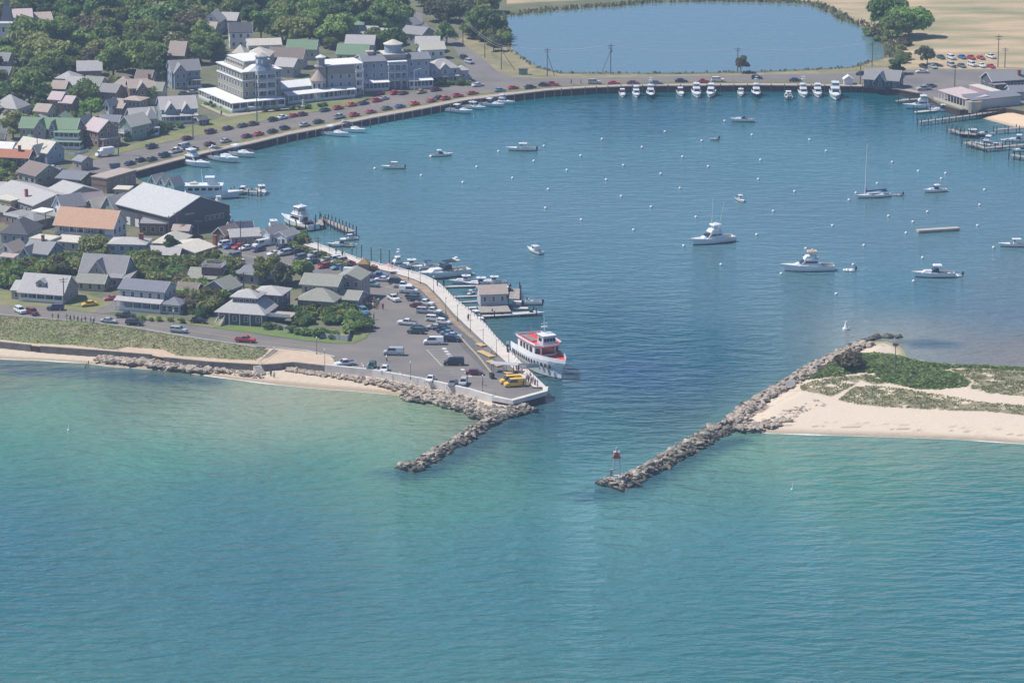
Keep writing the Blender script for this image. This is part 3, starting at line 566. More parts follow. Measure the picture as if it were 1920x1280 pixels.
# the motel and the warehouse
h=House('motel','two storey motel with a bright orange roof and open balcony','motel',(102,421),(211,429),5.6,'grey','orange'); W=h.W; h.wall=WL_['pale']
h.block(0,W,0,10,5.6,'gx',4.3,pf=1.6,sp=3.2,sides='fr',ww=1.3,wh=1.5)
b=MB(); b.box(0,W,.05,1.6,2.6,2.8,0); h.part('balcony_floor',b,WL_['wood']); b=MB(); b.box(0,W,.0,.05,2.8,3.7,0); h.part('balcony_railing',b,WL_['grey'])
for i in range(9): link('balcony_post',post_mesh(5.4,.08),h.o,(.15+(W-.3)*i/8,.12,0))
b=MB(); b.box(W-2.6,W-.02,.02,1.6,-.2,5.5,0); h.part('stair_tower',b,WL_['white']); b=MB(); b.add([(W*.25,-1.2,2.9),(W*.25,-.1,2.9),(W*.43,-.1,.2),(W*.43,-1.2,.2),(W*.25,-1.2,2.6),(W*.25,-.1,2.6),(W*.43,-.1,-.1),(W*.43,-1.2,-.1)],[(0,1,2,3),(0,3,7,4),(1,5,6,2),(4,7,6,5)],0); h.part('outside_stair',b,M_trim); h.done()
h=House('warehouse','large dark boathouse with a plain pale metal roof beside the harbour','warehouse',(215,381),(317,407),5.8,'dark','metal'); W=h.W
h.block(0,W,0,23.4,5.8,'gx',4.5,ov=.5,win=False)
for i in range(4): h.win('r',W,14.5+i*1.9,3.2,1.3,1.2)
b=MB(); b.box(-.02,.06,0,3.6,-.2,.2,0); b.obj('sign_board',WL_['beige'],h.o,loc=(W+.0,6.2,5.6))
for i in range(6): 
    b=MB(); b.box(-.9,.9,-.05,.05,0,2.4,0); b.obj('loading_door',WL_['white'],h.o,loc=(2.5+i*4.2,-.03,.2))
h.done()
H('long commercial building with a broad pale roof and a brick chimney on the left edge',(-20,360),(62,386),3.8,'shingle','light',(0,1.0,0,17,3.8,'gx',2.4),(10,21,15,27,4.2,'gx',2.0),name='commercial_building',cat='building',chim=[(17,3,4,7,.4)])
H('yellow fronted shop at the left edge in front of the broad pale roof',(-10,372),(20,378),4.0,'yellow','cream',(0,1.0,0,5,4.0,'flat',0,{'ww':1.4}),name='shop',cat='shop')
H('brown roofed shop with a wide front gable near the end of the lakeside road',(33,322),(66,330),3.5,'olive','brown',(0,1.0,0,10.5,3.5,'gx',2.8,{'ww':1.6}),name='shop',cat='shop')
H('low dark shed with a grey roof beside the brown boarded building',(106,334),(150,338),3.0,'dark','slate',(0,1.0,0,11,3.0,'gx',1.4),name='shed',cat='shed')
h=House('boarded_building','flat topped building clad in brown boards at the corner of the harbour','building',(171,332),(200,336),4.6,'wood','tan'); W=h.W
h.block(0,W,0,15,4.6,'flat',0,sides='r',ov=.2); b=MB(); b.box(0,W,-.05,-.02,2.2,2.5,0); h.part('board_band',b,WL_['brown']); h.done()
# turquoise huts
h=House('boat_hut','row of turquoise huts with steep pale gables on the harbour edge','hut',(277,343),(327,351),3.0,'aqua','light'); W=h.W
for i in range(3): h.block(i*W/3,(i+1)*W/3-.1,0,5,3.0,'gy',2.6,ov=.15,sides='f')
h.done()
for i,(A,B,ze,wl,rf,d,rise,lb) in enumerate([
 ((100,385),(117,390),5.5,'white','light',8,3.2,'white gabled house with tall attic window behind the motel'),
 ((128,381),(137,385),5.0,'blue','light',7,2.8,'narrow blue gabled shop second behind the motel roof'),
 ((145,379),(155,384),5.0,'blue','pink',7,3.0,'narrow gabled shop with a pinkish roof behind the motel'),
 ((159,387),(178,391),4.2,'beige','cream',9,2.4,'cream roofed shop behind the right half of the motel'),
 ((192,387),(214,392),4.5,'green','light',9,3.4,'dark green gabled shop beside the boathouse'),
]): H(lb,A,B,ze,wl,rf,(0,1.0,0,d,ze,'gy',rise),name='shop',cat='shop')
H('low shop with white porch in front of the tall white gable',(80,404),(118,409),3.0,'cream','olive',(0,1.0,0,5,3.0,'flat',0,{'ov':.3}),name='shop',cat='shop')
h=House('restaurant','flat roofed pavilion with a deep white fascia and hipped end','restaurant',(8,402),(39,408),3.0,'wood','grey'); W=h.W
h.block(0,W,0,7,3.0,'flat',0,ov=.1).block(W,W+6,-.5,6,2.8,'hip',1.5,ov=.6); b=MB(); b.box(-.2,W-.5,-.25,-.12,2.85,3.6,0); h.part('fascia',b,M_trim); h.done()
H('house with a dark hipped roof at the left edge below the pavilion',(2,437),(50,440),3.0,'blue','dark',(0,1.0,0,12,3.0,'hip',3.6,{'ov':.6}))
H('flat roofed grey building between the motel and the boathouse',(262,420),(311,421),3.4,'wood','grey',(0,1.0,0,8,3.4,'flat',0,{'ww':1.1}),name='shop',cat='shop')
# harbour master's cottages
H('brown shingled cottage with white trimmed corner beside the marina',(400,437),(422,441),2.8,'brown','brown',(0,1.0,0,6.5,2.8,'gy',2.0),name='cottage',cat='cottage')
H('long low marina office with a pale roof and a navy roof behind',(434,445),(487,442),2.8,'shingle','light',(0,1.0,0,6.5,2.8,'gx',1.6,{'sides':'fl'}),name='marina_office',cat='building')
H('navy roofed shed at the water side of the marina office',(432,430),(474,428),2.8,'grey','navy',(0,1.0,0,5.5,2.8,'gx',1.5),name='shed',cat='shed')
h=House('striped_roof_shop','white shop with three bright stripes across its roof at the marina','shop',(486,438),(506,441),3.2,'white','grey'); W=h.W
h.block(0,W,0,9,3.2,'gy',1.6,ov=.2).block(W,W+5,1.5,8,2.8,'gy',1.4,ov=.2)
for k in range(3):
    y=.6+k*2.9; b=MB(); hv=W/2; sl=1.6/hv; b.add([(-.2,y,3.2-sl*.2+.26),(-.2,y+1.5,3.2-sl*.2+.26),(hv,y+1.5,4.8+.26),(hv,y,4.8+.26)],[(0,3,2,1)],0); h.part('roof_stripe',b,M_trim)
h.door(W+2,1.48); h.done()
# right hand side
h=House('harbour_restaurant','open sided restaurant deck under a pale pink roof over the water','restaurant',(1760,170),(1811,187),3.3,'wood','pink'); W=h.W
h.block(0,W,0,9,3.3,'shed',.5,pf=3.2,ov=.3,win=False); b=MB(); b.box(-.6,W+.6,-1.6,9,-1.0,.2,0); h.part('deck',b,WL_['olive']); b=MB(); b.box(-.6,W+.6,-1.6,-1.5,.2,1.1,0); h.part('deck_railing',b,WL_['cream'])
for i in range(10): link('deck_post',post_mesh(3.1),h.o,(.3+(W-.6)*i/9,.1,.2))
b=MB(); b.cyl(W+1,2.6,-1,3.0,3.0,n=16); h.part('round_end',b,WL_['beige']); b=MB()
for i in range(8):
    for y in (-1,4): b.cyl(1+i*(W-2)/7,y,-4,-1,.18,n=6)
h.part('deck_pile',b,WL_['brown']); h.done()
H('long grey boarded building running back from the restaurant deck',(1824,189),(1914,180),3.2,'grey','slate',(0,1.0,0,6.5,3.2,'shed',.9,{'win':False}),name='long_building',cat='building')
H('pink walled flat roofed hut behind the restaurant',(1817,161),(1862,174),3.0,'pink','cream',(0,1.0,0,4,3.0,'flat',0,{'win':False,'ov':.1}),name='hut',cat='hut')
H('big grey roofed restaurant with a glazed end wall at the right edge',(1861,153),(1935,148),4.0,'dark','grey',(0,1.0,0,9,4.0,'gx',2.6,{'ww':1.3}),(0,4,-2.4,0,3.0,'flat',0),name='restaurant',cat='restaurant',chim=[(11.5,2,4,7,.5)])
H('grey roofed annex at the right edge below the big restaurant',(1895,173),(1960,172),3.0,'grey','slate',(0,1.0,0,8,3.0,'gx',1.6),name='annex',cat='building')
H('dark shingled comfort station with twin roofs beside the harbour wall',(1620,148),(1684,152),3.0,'dark','grey',(0,1.0,0,8,3.0,'gx',3.0),(.34,.66,-1.6,4,2.9,'gy',2.7),name='comfort_station',cat='building')
H('tiny white gabled hut beside the dark comfort station',(1583,149),(1599,149),2.0,'white','white',(0,1.0,0,3,2.0,'gy',1.1,{'win':False}),name='hut',cat='hut')
# the grand hotel
h=House('grand_hotel','five storey grey hotel with white roofs, a corner turret and wraparound porch','hotel',(408,118),(455,137),12.4,'olive','white'); W=h.W
h.block(0,W,0,14.5,12.4,'flat',0,ov=.5,sp=2.4,sides='fr',wh=1.5); 
b=MB(); b.box(-.35,W+.35,-.35,14.6,9.3,9.75,0); h.part('cornice',b,M_trim)
b=MB(); b.frus((1.2,W-4,1.6,13.5,12.75),(2.6,W-5.5,3.2,12.4,15.2),0); h.part('mansard',b,WL_['olive']); b=MB(); b.box(2.2,W-5.1,2.8,12.8,15.2,15.5,0); h.part('mansard_roof',b,RF['white'])
for i in range(7): h.win('f',3.2+i*2.2,2.1,14.0,.9,1.2)
b=MB(); b.frus((W-6,W+.4,2,13,12.75),(W-4.5,W-1.5,5.5,9.5,14.3),0); h.part('roof_hip',b,RF['white'])
b=MB(); b.cyl(W-1.5,8,12.7,14.0,3.4,3.0,n=8); b.cyl(W-1.5,8,14.0,17.4,2.3,n=8); o=b.obj('turret',WL_['blue'],h.o); b=MB(); b.cyl(W-1.5,8,17.4,17.7,2.6,n=8); b.cyl(W-1.5,8,17.7,18.9,2.4,.3,n=8); b.obj('turret_roof',RF['light'],o)
for a in range(4): 
    b=MB(); b.box(-.4,.4,-.06,.04,-.7,.7,0); b.obj('turret_window',M_trim,o,loc=(W-1.5+2.3*math.cos(R(-67.5+45*a-90)),8+2.3*math.sin(R(-67.5+45*a-90)),15.9),rz=R(-67.5+45*a))
# balcony stack on the end wall
b=MB(); b.box(W+.02,W+3,4.5,11.5,12.0,12.3,0); h.part('balcony_roof',b,RF['white'])
for k in range(4):
    z=3.1+k*2.9; b=MB(); b.box(W+.02,W+3,4.5,11.5,z-.15,z+.05,0); h.part('balcony_floor',b,M_trim); b=MB(); b.box(W+2.92,W+3,4.5,11.5,z+.05,z+.95,0); b.box(W+.05,W+2.9,4.5,4.58,z+.05,z+.95,0); h.part('balcony_railing',b,mat('pale_rail',(.42,.45,.5),.7))
for y in (4.65,8,11.35):
    for x in (W+.3,W+2.85):
        if x>W+1 or y<5: link('balcony_post',post_mesh(12.0,.13),h.o,(x,y,0))
# wraparound porch
b=MB(); b.box(-1,W+7.2,-7.4,-.6,3.15,3.45,0); b.box(W+3.1,W+7.2,-.6,13,3.15,3.45,0); h.part('porch_roof',b,RF['white'])
b=MB(); b.box(-.8,W+7,-7.2,-.1,-.2,.6,0); b.box(W+.1,W+7,-.1,13,-.2,.6,0); h.part('porch_floor',b,WL_['grey'])
b=MB(); b.box(-.8,W+6.9,-7.2,-7.12,.6,1.4,0); b.box(W+6.92,W+7.0,-7.1,13,.6,1.4,0); h.part('porch_railing',b,M_trim)
for i in range(14): link('porch_post',post_mesh(2.6,.14),h.o,(-.7+i*(W+7.5)/13,-7.0,.58))
for i in range(1,8): link('porch_post',post_mesh(2.6,.14),h.o,(W+6.8,-7.0+i*2.85,.58))
h.done()
h=House('hotel_wing','low white roofed hotel wing with a shingled round turret','hotel',(528,166),(588,160),4.6,'grey','white'); W=h.W
h.block(-1,W,0,9,4.6,'gx',1.5).block(-1,7,9,17,5,'gy',2.2,rm=1)
c=(W+1.6,-.6); b=MB(); b.cyl(*c,0,6.4,2.7,n=14); o=b.obj('turret',WL_['grey'],h.o); b=MB(); b.cyl(*c,6.4,6.6,3.1,n=14); b.cyl(*c,6.6,10.4,3.05,.05,n=14); b.obj('turret_roof',RF['tan'],o)
for k in range(4): a=R(-150+k*40); b=MB(); b.box(-.35,.35,-.05,.05,-.7,.7); b.obj('turret_window',M_glass,o,loc=(c[0]+2.7*math.cos(a),c[1]+2.7*math.sin(a),4.8),rz=a+R(90))
h.porch(-.5,W+9,-6.5,-2.8,3.0,12,rm=RF['white'],rise=.6); 
h.done()
h=House('hotel_annexe','tall hotel block with a white flat roof, mansard windows and a slim tower','hotel',(614,124),(679,120),11.2,'grey','white'); W=h.W
h.block(0,W,0,11,11.2,'flat',0,ov=.4,sp=3.2,sides='fr')
b=MB(); b.box(-.3,W-3,-.6,-.42,8.2,8.7,0); h.part('cornice',b,RF['olive']); b=MB(); b.frus((0,W-3,-.55,-.05,8.7),(0,W-3,-.2,-.05,10.9),0); h.part('mansard',b,WL_['olive'])
b=MB(); b.cyl(-2.2,1,0,11,2.0,n=8); b.cyl(-2.2,1,11.0,11.4,2.5,n=8); b.cyl(-2.2,1,11.4,14.2,1.5,n=8); o=b.obj('tower',WL_['shingle'],h.o); b=MB(); b.cyl(-2.2,1,14.2,14.5,1.9,n=8); b.cyl(-2.2,1,14.5,15.2,1.8,.4,n=8); b.obj('tower_roof',RF['white'],o)
for k in range(3):
    z=.3+k*2.9; b=MB(); b.box(W-3,W-.05,-2.2,-.45,z+2.6,z+2.8,0); h.part('balcony_floor',b,M_trim); b=MB(); b.box(W-3,W-.05,-2.25,-2.2,z+2.8,z+3.6,0); h.part('balcony_railing',b,M_trim)
for x in (W-2.9,W-.2): link('balcony_post',post_mesh(10,.1),h.o,(x,-2.1,0))
h.porch(.5,W-4,-4.5,-.7,2.9,6,rm=RF['white']); h.done()
h=House('harbour_inn','long blue grey inn with a central balcony tower and a round cupola','inn',(680,117),(806,111),10,'blue','slate'); W=h.W
h.block(0,W,0,11,10,'gx',1.6,ov=.3,sp=2.6,sides='fr',ww=.8)
x0,x1=W*.36,W*.64
b=MB(); b.box(x0,x1,-2.6,-.02,9.8,10.1,0); h.part('balcony_roof',b,RF['white'])
for k in range(3):
    z=3.2+k*2.9 if k else 3.2; b=MB(); b.box(x0,x1,-2.6,-.02,z-.15,z+.05,0); h.part('balcony_floor',b,M_trim); b=MB(); b.box(x0,x1,-2.62,-2.56,z+.05,z+.9,0); h.part('balcony_railing',b,mat('pale_rail'))
for i in range(4): link('balcony_post',post_mesh(9.8,.12),h.o,(x0+.1+(x1-x0-.2)*i/3,-2.5,0))
b=MB(); b.box(x0-.4,x1+.4,1,9,10,12.0,0); h.part('tower_base',b,WL_['shingle']); b=MB(); b.box(x0-.9,x1+.9,.5,9.5,12.0,12.3,0); h.part('tower_cornice',b,RF['cream'])
c=((x0+x1)/2,5); b=MB(); b.cyl(*c,12.3,15.2,3.2,n=16); o=b.obj('cupola',WL_['blue'],h.o); b=MB(); b.cyl(*c,15.2,15.5,3.6,n=16); b.cyl(*c,15.5,16.9,3.5,.5,n=16); b.obj('cupola_roof',RF['cream'],o)
h.porch(0,x0-.3,-4.5,-.02,3.0,7,rm=RF['white']); h.porch(x1+.3,W,-4.5,-.02,3.0,7,rm=RF['white']); b=MB(); b.box(3,5,5,7,11,12.6); b.box(2.6,5.4,4.6,7.4,12.6,12.9); h.part('roof_vent',b,RF['pink']); h.done()
H('grey house with pale hipped roof, gable and white balcony at the lakeside road corner',(808,130),(860,127),5.5,'grey','light',(0,1.0,0,8,5.5,'hip',3.0),(3.5,7,-.5,3,5.6,'gy',1.6),(10.8,14.5,1,5.5,4.2,'pyr',1.6),porch=[(0,10,-1.8,0,2.7,6)])
# behind and left of the hotel
H('tall grey house with front gable and white porch between hotel and cottages',(322,134),(375,131),6.4,'blue','grey',(0,1.0,0,7.5,6.4,'gx',3.2),(.06,.5,-1.6,4,6.2,'gy',2.8),porch=[(5.2,10.5,-1.8,0,2.8,4)])
H('row house with a long pale roof and two front gables nearest the hotel lawn',(303,206),(369,203),4.6,'blue','light',(0,1.0,0,11,4.6,'gx',3.4),(1.2,5,-1.4,4,4.4,'gy',2.6),(7,10,-1.2,4,4.4,'gy',2.2),porch=[(0,12,-3.2,-1.5,2.5,7)])
H('cottage with a square corner turret and pale pyramid roof in the lakeside row',(248,226),(292,223),5.0,'shingle','light',(0,1.0,0,9,5,'gx',3.2),(4.6,8.2,-2.4,1.6,5.6,'pyr',3.8),porch=[(0,4.5,-2.2,0,2.6,3),(4.6,8.2,-4.2,-2.5,2.6,3)])
H('narrow cottage with cream gable and white two level porch in the lakeside row',(222,233),(247,237),5.0,'green','cream',(0,1.0,0,9,5,'gy',3.0),porch=[(0,4.6,-2.4,0,2.6,3),(0,4.6,-2.2,-.1,5.0,3,'f',False,True,2.9)])
H('brown two storey cottage with pinkish roof between green house and cream gable',(158,241),(184,247),5.4,'wood','pink',(0,1.0,0,8.5,5.4,'gx',3.2),(7.2,9.6,.6,7.8,2.8,'flat',0,{'ov':.3,'ww':1.2}))
h=House('house','large old house with pale green roofs and white porches','house',(37,240),(142,243),6.0,'shingle','green'); W=h.W
h.block(0,W,0,9,6,'gx',2.8).block(5.2,9.2,-1.6,4,5.8,'gy',3.0,ov=.3).block(10.2,12.4,-1.0,4,5.8,'gy',2.6,ov=.2).block(9,16,5,12,7,'gy',2.6)
h.block(2.4,5.0,-3.0,-.1,3.0,'hip',1.4).porch(12.4,W+1.5,-2.6,-.02,5.2,6,z=2.8,rail=True).porch(10,W+2.5,-4.6,-.02,2.4,7); h.done()
H('pale roofed cottage with a blue front gable in front of the green roofed house',(30,277),(88,287),4.0,'blue','cream',(0,1.0,0,8,4,'gx',3.0),(8.5,11.4,-1.6,3,3.8,'gy',2.4),porch=[(5,12,-3.6,-1.7,2.4,5)])
H('terracotta roofed cottage with a brick chimney at the left edge',(-12,294),(52,297),3.0,'brown','terra',(0,1.0,0,7,3,'gx',1.9),chim=[(8,2.8,4,6.4,.4)])
H('small white roofed cottage above the terracotta roof at the left edge',(-12,279),(20,281),3.2,'white','white',(0,1.0,0,6,3.2,'gx',1.8))
H('brown shingled house with two pinkish roofs beside the bright green tree',(92,188),(134,191),6.2,'wood','pink',(0,.48,0,7,6.6,'gx',2.0,{'ov':.5}),(.5,1.0,-.5,6,5.8,'gx',1.8,{'ov':.5}),(-3,1.5,-4,0,3,'gy',1.8))
H('pale blue house with a tall hipped roof at the left edge below the wood',(-16,201),(31,205),4.2,'blue','light',(0,1.0,0,9,4.2,'hip',4.0))
H('tan roofed cottage with a glazed pyramid roofed sun room behind the lakeside row',(203,201),(240,204),4.0,'wood','tan',(0,.7,0,8,4,'gx',2.4),(4.8,11,2.5,8.5,6.6,'pyr',1.0,{'ov':.6,'sp':1.4}))
H('brown gabled house with a tall chimney at the edge of the wood',(243,166),(289,164),6.0,'wood','tan',(0,1.0,0,8,6,'gx',2.4),(2.6,6.2,-1.4,3,5.8,'gy',2.4),chim=[(7.6,4,7,10,.5)])
for A,B,ze,wl,rf,rt,rise,d,lb in [
 ((208,162),(246,163),4.5,'cream','tan','hip',3.2,9,'house with a tan hipped roof left of the brown chimneyed house'),
 ((122,160),(150,161),5.0,'shingle','light','gx',2.4,8,'grey house with pale roof behind the two dark trees'),
 ((155,160),(185,162),4.6,'shingle','olive','gx',2.6,8,'small olive roofed cottage right of the broad tree'),
 ((104,147),(136,149),4.4,'grey','light','hip',2.2,8,'pale roofed cottage half hidden under the wood edge'),
 ((186,172),(216,174),4.2,'shingle','grey','gx',2.2,8,'low grey roofed house behind the bright green tree'),
 ((146,133),(190,132),5.0,'wood','light','gx',2.8,8,'brown house with white gable under the tall trees'),
 ((219,105),(243,104),4.0,'grey','light','pyr',2.6,6,'small pale roof showing alone in the middle of the wood'),
 ((316,103),(344,104),4.6,'wood','tan','gx',4.4,8,'house with a steep tan roof among the trees left of the hotel'),
 ((300,76),(338,76),4.4,'grey','light','hip',2.4,8,'pale hipped roof half covered by branches left of the hotel'),
 ((380,40),(412,41),5.2,'white','light','gy',3.2,9,'white gabled house deep in the wood'),
 ((413,38),(442,39),4.4,'grey','light','gx',2.4,8,'low pale roofed house beside the white gabled one in the wood'),
 ((372,54),(402,55),4.2,'grey','tan','gx',2.0,8,'tan roof peeping from the wood below the white gable'),
 ((431,61),(472,60),6.4,'white','dark','gx',3.0,8,'white two storey house with a dark roof behind the hotel'),
 ((466,86),(527,84),3.6,'white','cream','gx',1.8,8,'long cream roofed house with dormers behind the hotel'),
 ((538,92),(592,93),4.2,'grey','green','gx',2.8,8,'long house with a grey green roof behind the hotel'),
 ((504,109),(566,111),4.0,'grey','brown','gx',3.2,9,'house with a wide brown roof directly behind the hotel turret'),
 ((516,124),(549,126),4.0,'grey','light','gx',2.4,8,'small pale roofed house right of the hotel turret'),
 ((460,105),(504,106),6.5,'grey','cream','hip',2.6,10,'building with a cream hipped roof rising behind the hotel'),
 ((436,100),(458,101),7.0,'grey','cream','pyr',3.0,5,'octagonal looking tower roof behind the left end of the hotel'),
 ((658,64),(702,66),4.6,'blue','light','gx',2.6,8,'blue house with pale gables in front of the wood'),
 ((661,47),(681,47),8.0,'blue','green','pyr',1.2,5,'slim blue tower house with green roof in the trees'),
 ((648,83),(700,84),4.4,'grey','light','gx',2.8,8,'pale roofed house above the inn between two big trees'),
 ((632,102),(688,103),5.6,'cream','green','gx',3.0,9,'cream house with a green roof right behind the hotel annexe'),
 ((700,66),(740,68),4.2,'shingle','light','gx',2.0,8,'pale roofed house beneath the round tree by the road'),
 ((744,46),(768,49),4.0,'white','grey','gy',2.2,8,'small grey roofed house beside the curving road'),
 ((752,62),(790,66),3.8,'grey','grey','gx',2.2,9,'house with a plain grey roof beside the curving road'),
 ((780,82),(823,82),3.6,'grey','light','gx',2.0,8,'long low house with a pale grey roof beside the road'),
 ((790,94),(834,92),3.8,'white','cream','gx',2.2,6,'white gabled cottage beside the tree at the road corner'),
 ((26,34),(60,33),7.0,'wood','pink','gx',2.4,12,'church hall with a pinkish brown roof behind the steeple'),
 ((54,40),(98,38),5.0,'wood','tan','gx',2.2,12,'long tan roofed hall right of the steeple'),
 ((30,62),(62,62),5.0,'grey','olive','gx',3.4,9,'olive roofed house right in front of the church halls'),
 ((60,62),(96,60),4.6,'grey','pink','gx',2.4,9,'pinkish roofed house beside the olive roofed one under the wood'),
 ((-14,118),(12,119),5.0,'grey','grey','gx',3.0,9,'grey roofed house at the left edge inside the wood'),
 ((-14,140),(14,141),4.0,'shingle','slate','gx',2.2,8,'dark roofed house at the left edge below the wood'),
 ((560,32),(588,32),4.4,'grey','tan','gx',2.2,8,'tan roof glimpsed between crowns at the top of the wood'),
 ((300,20),(330,20),4.4,'white','light','gx',2.2,8,'pale roof glimpsed near the top edge of the wood'),
 ((62,228),(84,228),4.4,'cream','light','hip',1.6,7,'small cream cottage behind the green roofed house'),
 ((-14,262),(6,262),3.0,'grey','dark','gx',1.2,8,'dark sided shed at the left edge below the leaning trunk'),
 ((138,300),(152,303),3.0,'shingle','grey','gx',1.2,5,'small grey shed at the end of the lakeside road verge'),
 ((110,452),(146,455),2.6,'grey','cream','gx',1.2,6,'small cream roofed shed in the bushes below the motel'),
 ((0,352),(8,352),3.0,'grey','light','gx',1.2,5,'tiny pale roofed shed at the left edge'),
 ((372,545),(388,546),2.4,'dark','dark','gx',1.0,4,'tiny dark shed in the bushes behind the brown cottage'),
 ((186,228),(221,229),3.4,'blue','slate','gx',1.6,7,'low blue grey house with a dark roof between the brown cottage and cream gable'),
 ((143,234),(158,235),5.2,'shingle','light','gy',2.4,7,'narrow grey gabled house tucked behind the green roofed house'),
 ((96,166),(121,167),4.4,'shingle','tan','gx',2.2,7,'small tan roofed house below the dark trees left of centre'),
 ((254,147),(282,148),4.6,'wood','brown','gx',2.4,7,'brown roofed house behind the chimneyed house in the wood edge'),
 ((278,170),(302,171),5.0,'cream','olive','gx',2.4,7,'cream house with olive roof right of the tall chimney'),
 ((374,226),(392,224),1.9,'dark','dark','gx',.8,4,'small dark shed on the lawn right of the row house'),
 ((214,356),(240,357),3.2,'cream','cream','flat',0,5,'flat cream shop between the boarded building and the boathouse'),
 ((324,432),(352,433),2.8,'grey','tan','gx',1.2,5,'low tan roofed shed before the dark boathouse wall'),
 ((60,397),(82,400),3.4,'cream','white','flat',0,5,'small white roofed shop left of the tall white gable'),
 ((-10,395),(8,398),3.2,'wood','olive','gx',1.2,5,'tiny olive roofed shop at the left edge beside the pavilion'),
 ((64,208),(88,210),4.2,'cream','tan','gx',2.0,6,'cream cottage with tan roof left of the twin pinkish roofs'),
 ((0,222),(24,225),4.2,'grey','olive','gx',2.2,7,'olive roofed house at the left edge under the olive tree'),
 ((84,322),(104,325),3.0,'grey','slate','gx',1.2,5,'small slate roofed shed right of the brown roofed shop'),
 ((196,196),(204,197),5.4,'white','light','gy',1.6,5,'slim white gable just right of the bright green tree'),
 ((426,545),(452,535),3.0,'shingle','olive','gx',2.4,8,'small olive roofed cottage left of the big hipped house'),
]:
    H(lb,A,B,ze,wl,rf,(0,1.0,0,d,ze,rt,rise))
# church steeple
p=G(15,85,GZ); t=thing('church_steeple','white church steeple with a grey green spire at the top left corner','steeple',p)
b=MB(); b.box(-2.6,2.6,-2.6,2.6,0,9,0); b.obj('tower',WL_['white'],t); b=MB(); b.frus((-2.9,2.9,-2.9,2.9,9),(-2.3,2.3,-2.3,2.3,9.6)); b.obj('cornice',M_trim,t)
b=MB(); b.frus((-2.3,2.3,-2.3,2.3,9.6),(-1.1,1.1,-1.1,1.1,15.2)); b.frus((-.9,.9,-.9,.9,15.2),(-.1,.1,-.1,.1,21)); b.obj('spire',RF['slate'],t)
for x in (-1.2,1.2): link('window',win_mesh(.8,1.8),t,(x,-2.6,6.5))
# ================= TREES AND BUSHES =================
def leaf_mat(k,c1,c2,ov=.30):
    m=mat('foliage_'+k,c1,.75,col2=c2,scale=.55,detail=4,objvar=ov,spec=.25)
    return translucent(m)
def translucent(m):
    n=m.node_tree; b=n.nodes['Principled BSDF']
    if not any(x.type=='BSDF_TRANSLUCENT' for x in n.nodes):
        tr=n.nodes.new('ShaderNodeBsdfTranslucent'); mx=n.nodes.new('ShaderNodeMixShader'); mx.inputs[0].default_value=.34
        src=b.inputs['Base Color'].links[0].from_socket; n.links.new(src,tr.inputs['Color']); n.links.new(b.outputs[0],mx.inputs[1]); n.links.new(tr.outputs[0],mx.inputs[2]); n.links.new(mx.outputs[0],n.nodes['Material Output'].inputs['Surface'])
    return m
LM={'mid':leaf_mat('mid',(.15,.225,.06),(.31,.40,.12)),'dark':leaf_mat('dark',(.095,.165,.055),(.20,.295,.095)),'olive':leaf_mat('olive',(.19,.215,.07),(.34,.35,.13)),'brown':leaf_mat('brown',(.145,.13,.075),(.23,.19,.12)),'bright':leaf_mat('bright',(.13,.24,.05),(.24,.36,.10)),'yellow':leaf_mat('yellow',(.14,.17,.04),(.26,.27,.09)),'grey':leaf_mat('grey',(.10,.12,.06),(.20,.21,.12))}
LM['beach']=leaf_mat('beach',(.18,.25,.09),(.30,.38,.14),.05)
M_bark=mat('bark',(.13,.11,.09),.95,var=.3,scale=3)
def crown_mesh(seed,rx=4.5,rz=3.4,n=1500,ls=.62,lobes=11,flat=.35,mname='crown'):
    r=np.random.default_rng(seed); L=[]
    for i in range(lobes):
        a=r.uniform(0,2*math.pi); e=r.uniform(-.75,1); q=r.uniform(.35,.78)
        L.append((rx*q*math.cos(a)*math.sqrt(max(0,1-e*e*.55)),rx*q*math.sin(a)*math.sqrt(max(0,1-e*e*.55)),rz*(e*.70-.08),r.uniform(.32,.50)*rx))
    L.append((0,0,rz*.25,rx*.55)); L=np.array(L); k=r.integers(0,len(L),n); c=L[k]
    d=r.normal(size=(n,3)); d/=np.linalg.norm(d,axis=1)[:,None]; d[:,2]=np.where(d[:,2]<-.3,-d[:,2]*.5,d[:,2])
    p=c[:,:3]+d*c[:,3:4]*np.array([1,1,.72])*r.uniform(.72,1.06,(n,1))
    nn=d+r.normal(size=(n,3))*.55; nn/=np.linalg.norm(nn,axis=1)[:,None]
    u=np.cross(nn,r.normal(size=(n,3))); u/=np.linalg.norm(u,axis=1)[:,None]; v=np.cross(nn,u); s=r.uniform(.6,1.25,(n,1))*ls
    q=np.stack([p-u*s-v*s*.45,p+u*s*.1-v*s*.8,p+u*s+v*s*.3,p+u*s*.05+v*s*.9],1).reshape(-1,3)
    me=bpy.data.meshes.new(mname); me.vertices.add(len(q)); me.vertices.foreach_set('co',q.ravel().astype(np.float32))
    me.loops.add(n*4); me.loops.foreach_set('vertex_index',np.arange(n*4)); me.polygons.add(n); me.polygons.foreach_set('loop_start',np.arange(0,n*4,4)); me.polygons.foreach_set('loop_total',np.full(n,4)); me.update(calc_edges=True); return me,L
def trunk_mesh(seed,H,L,r0=.32):
    r=random.Random(seed); b=MB(); top=Vector((r.uniform(-.3,.3),r.uniform(-.3,.3),H*.55)); b.tube((0,0,-.3),top,r0,r0*.65)
    for l in L[:6]: b.tube(top-Vector((0,0,H*.12)),Vector((l[0]*.8,l[1]*.8,H+l[2]*.7)),r0*.4,r0*.12,5)
    return b.mesh('trunk',M_bark)
TREES={}
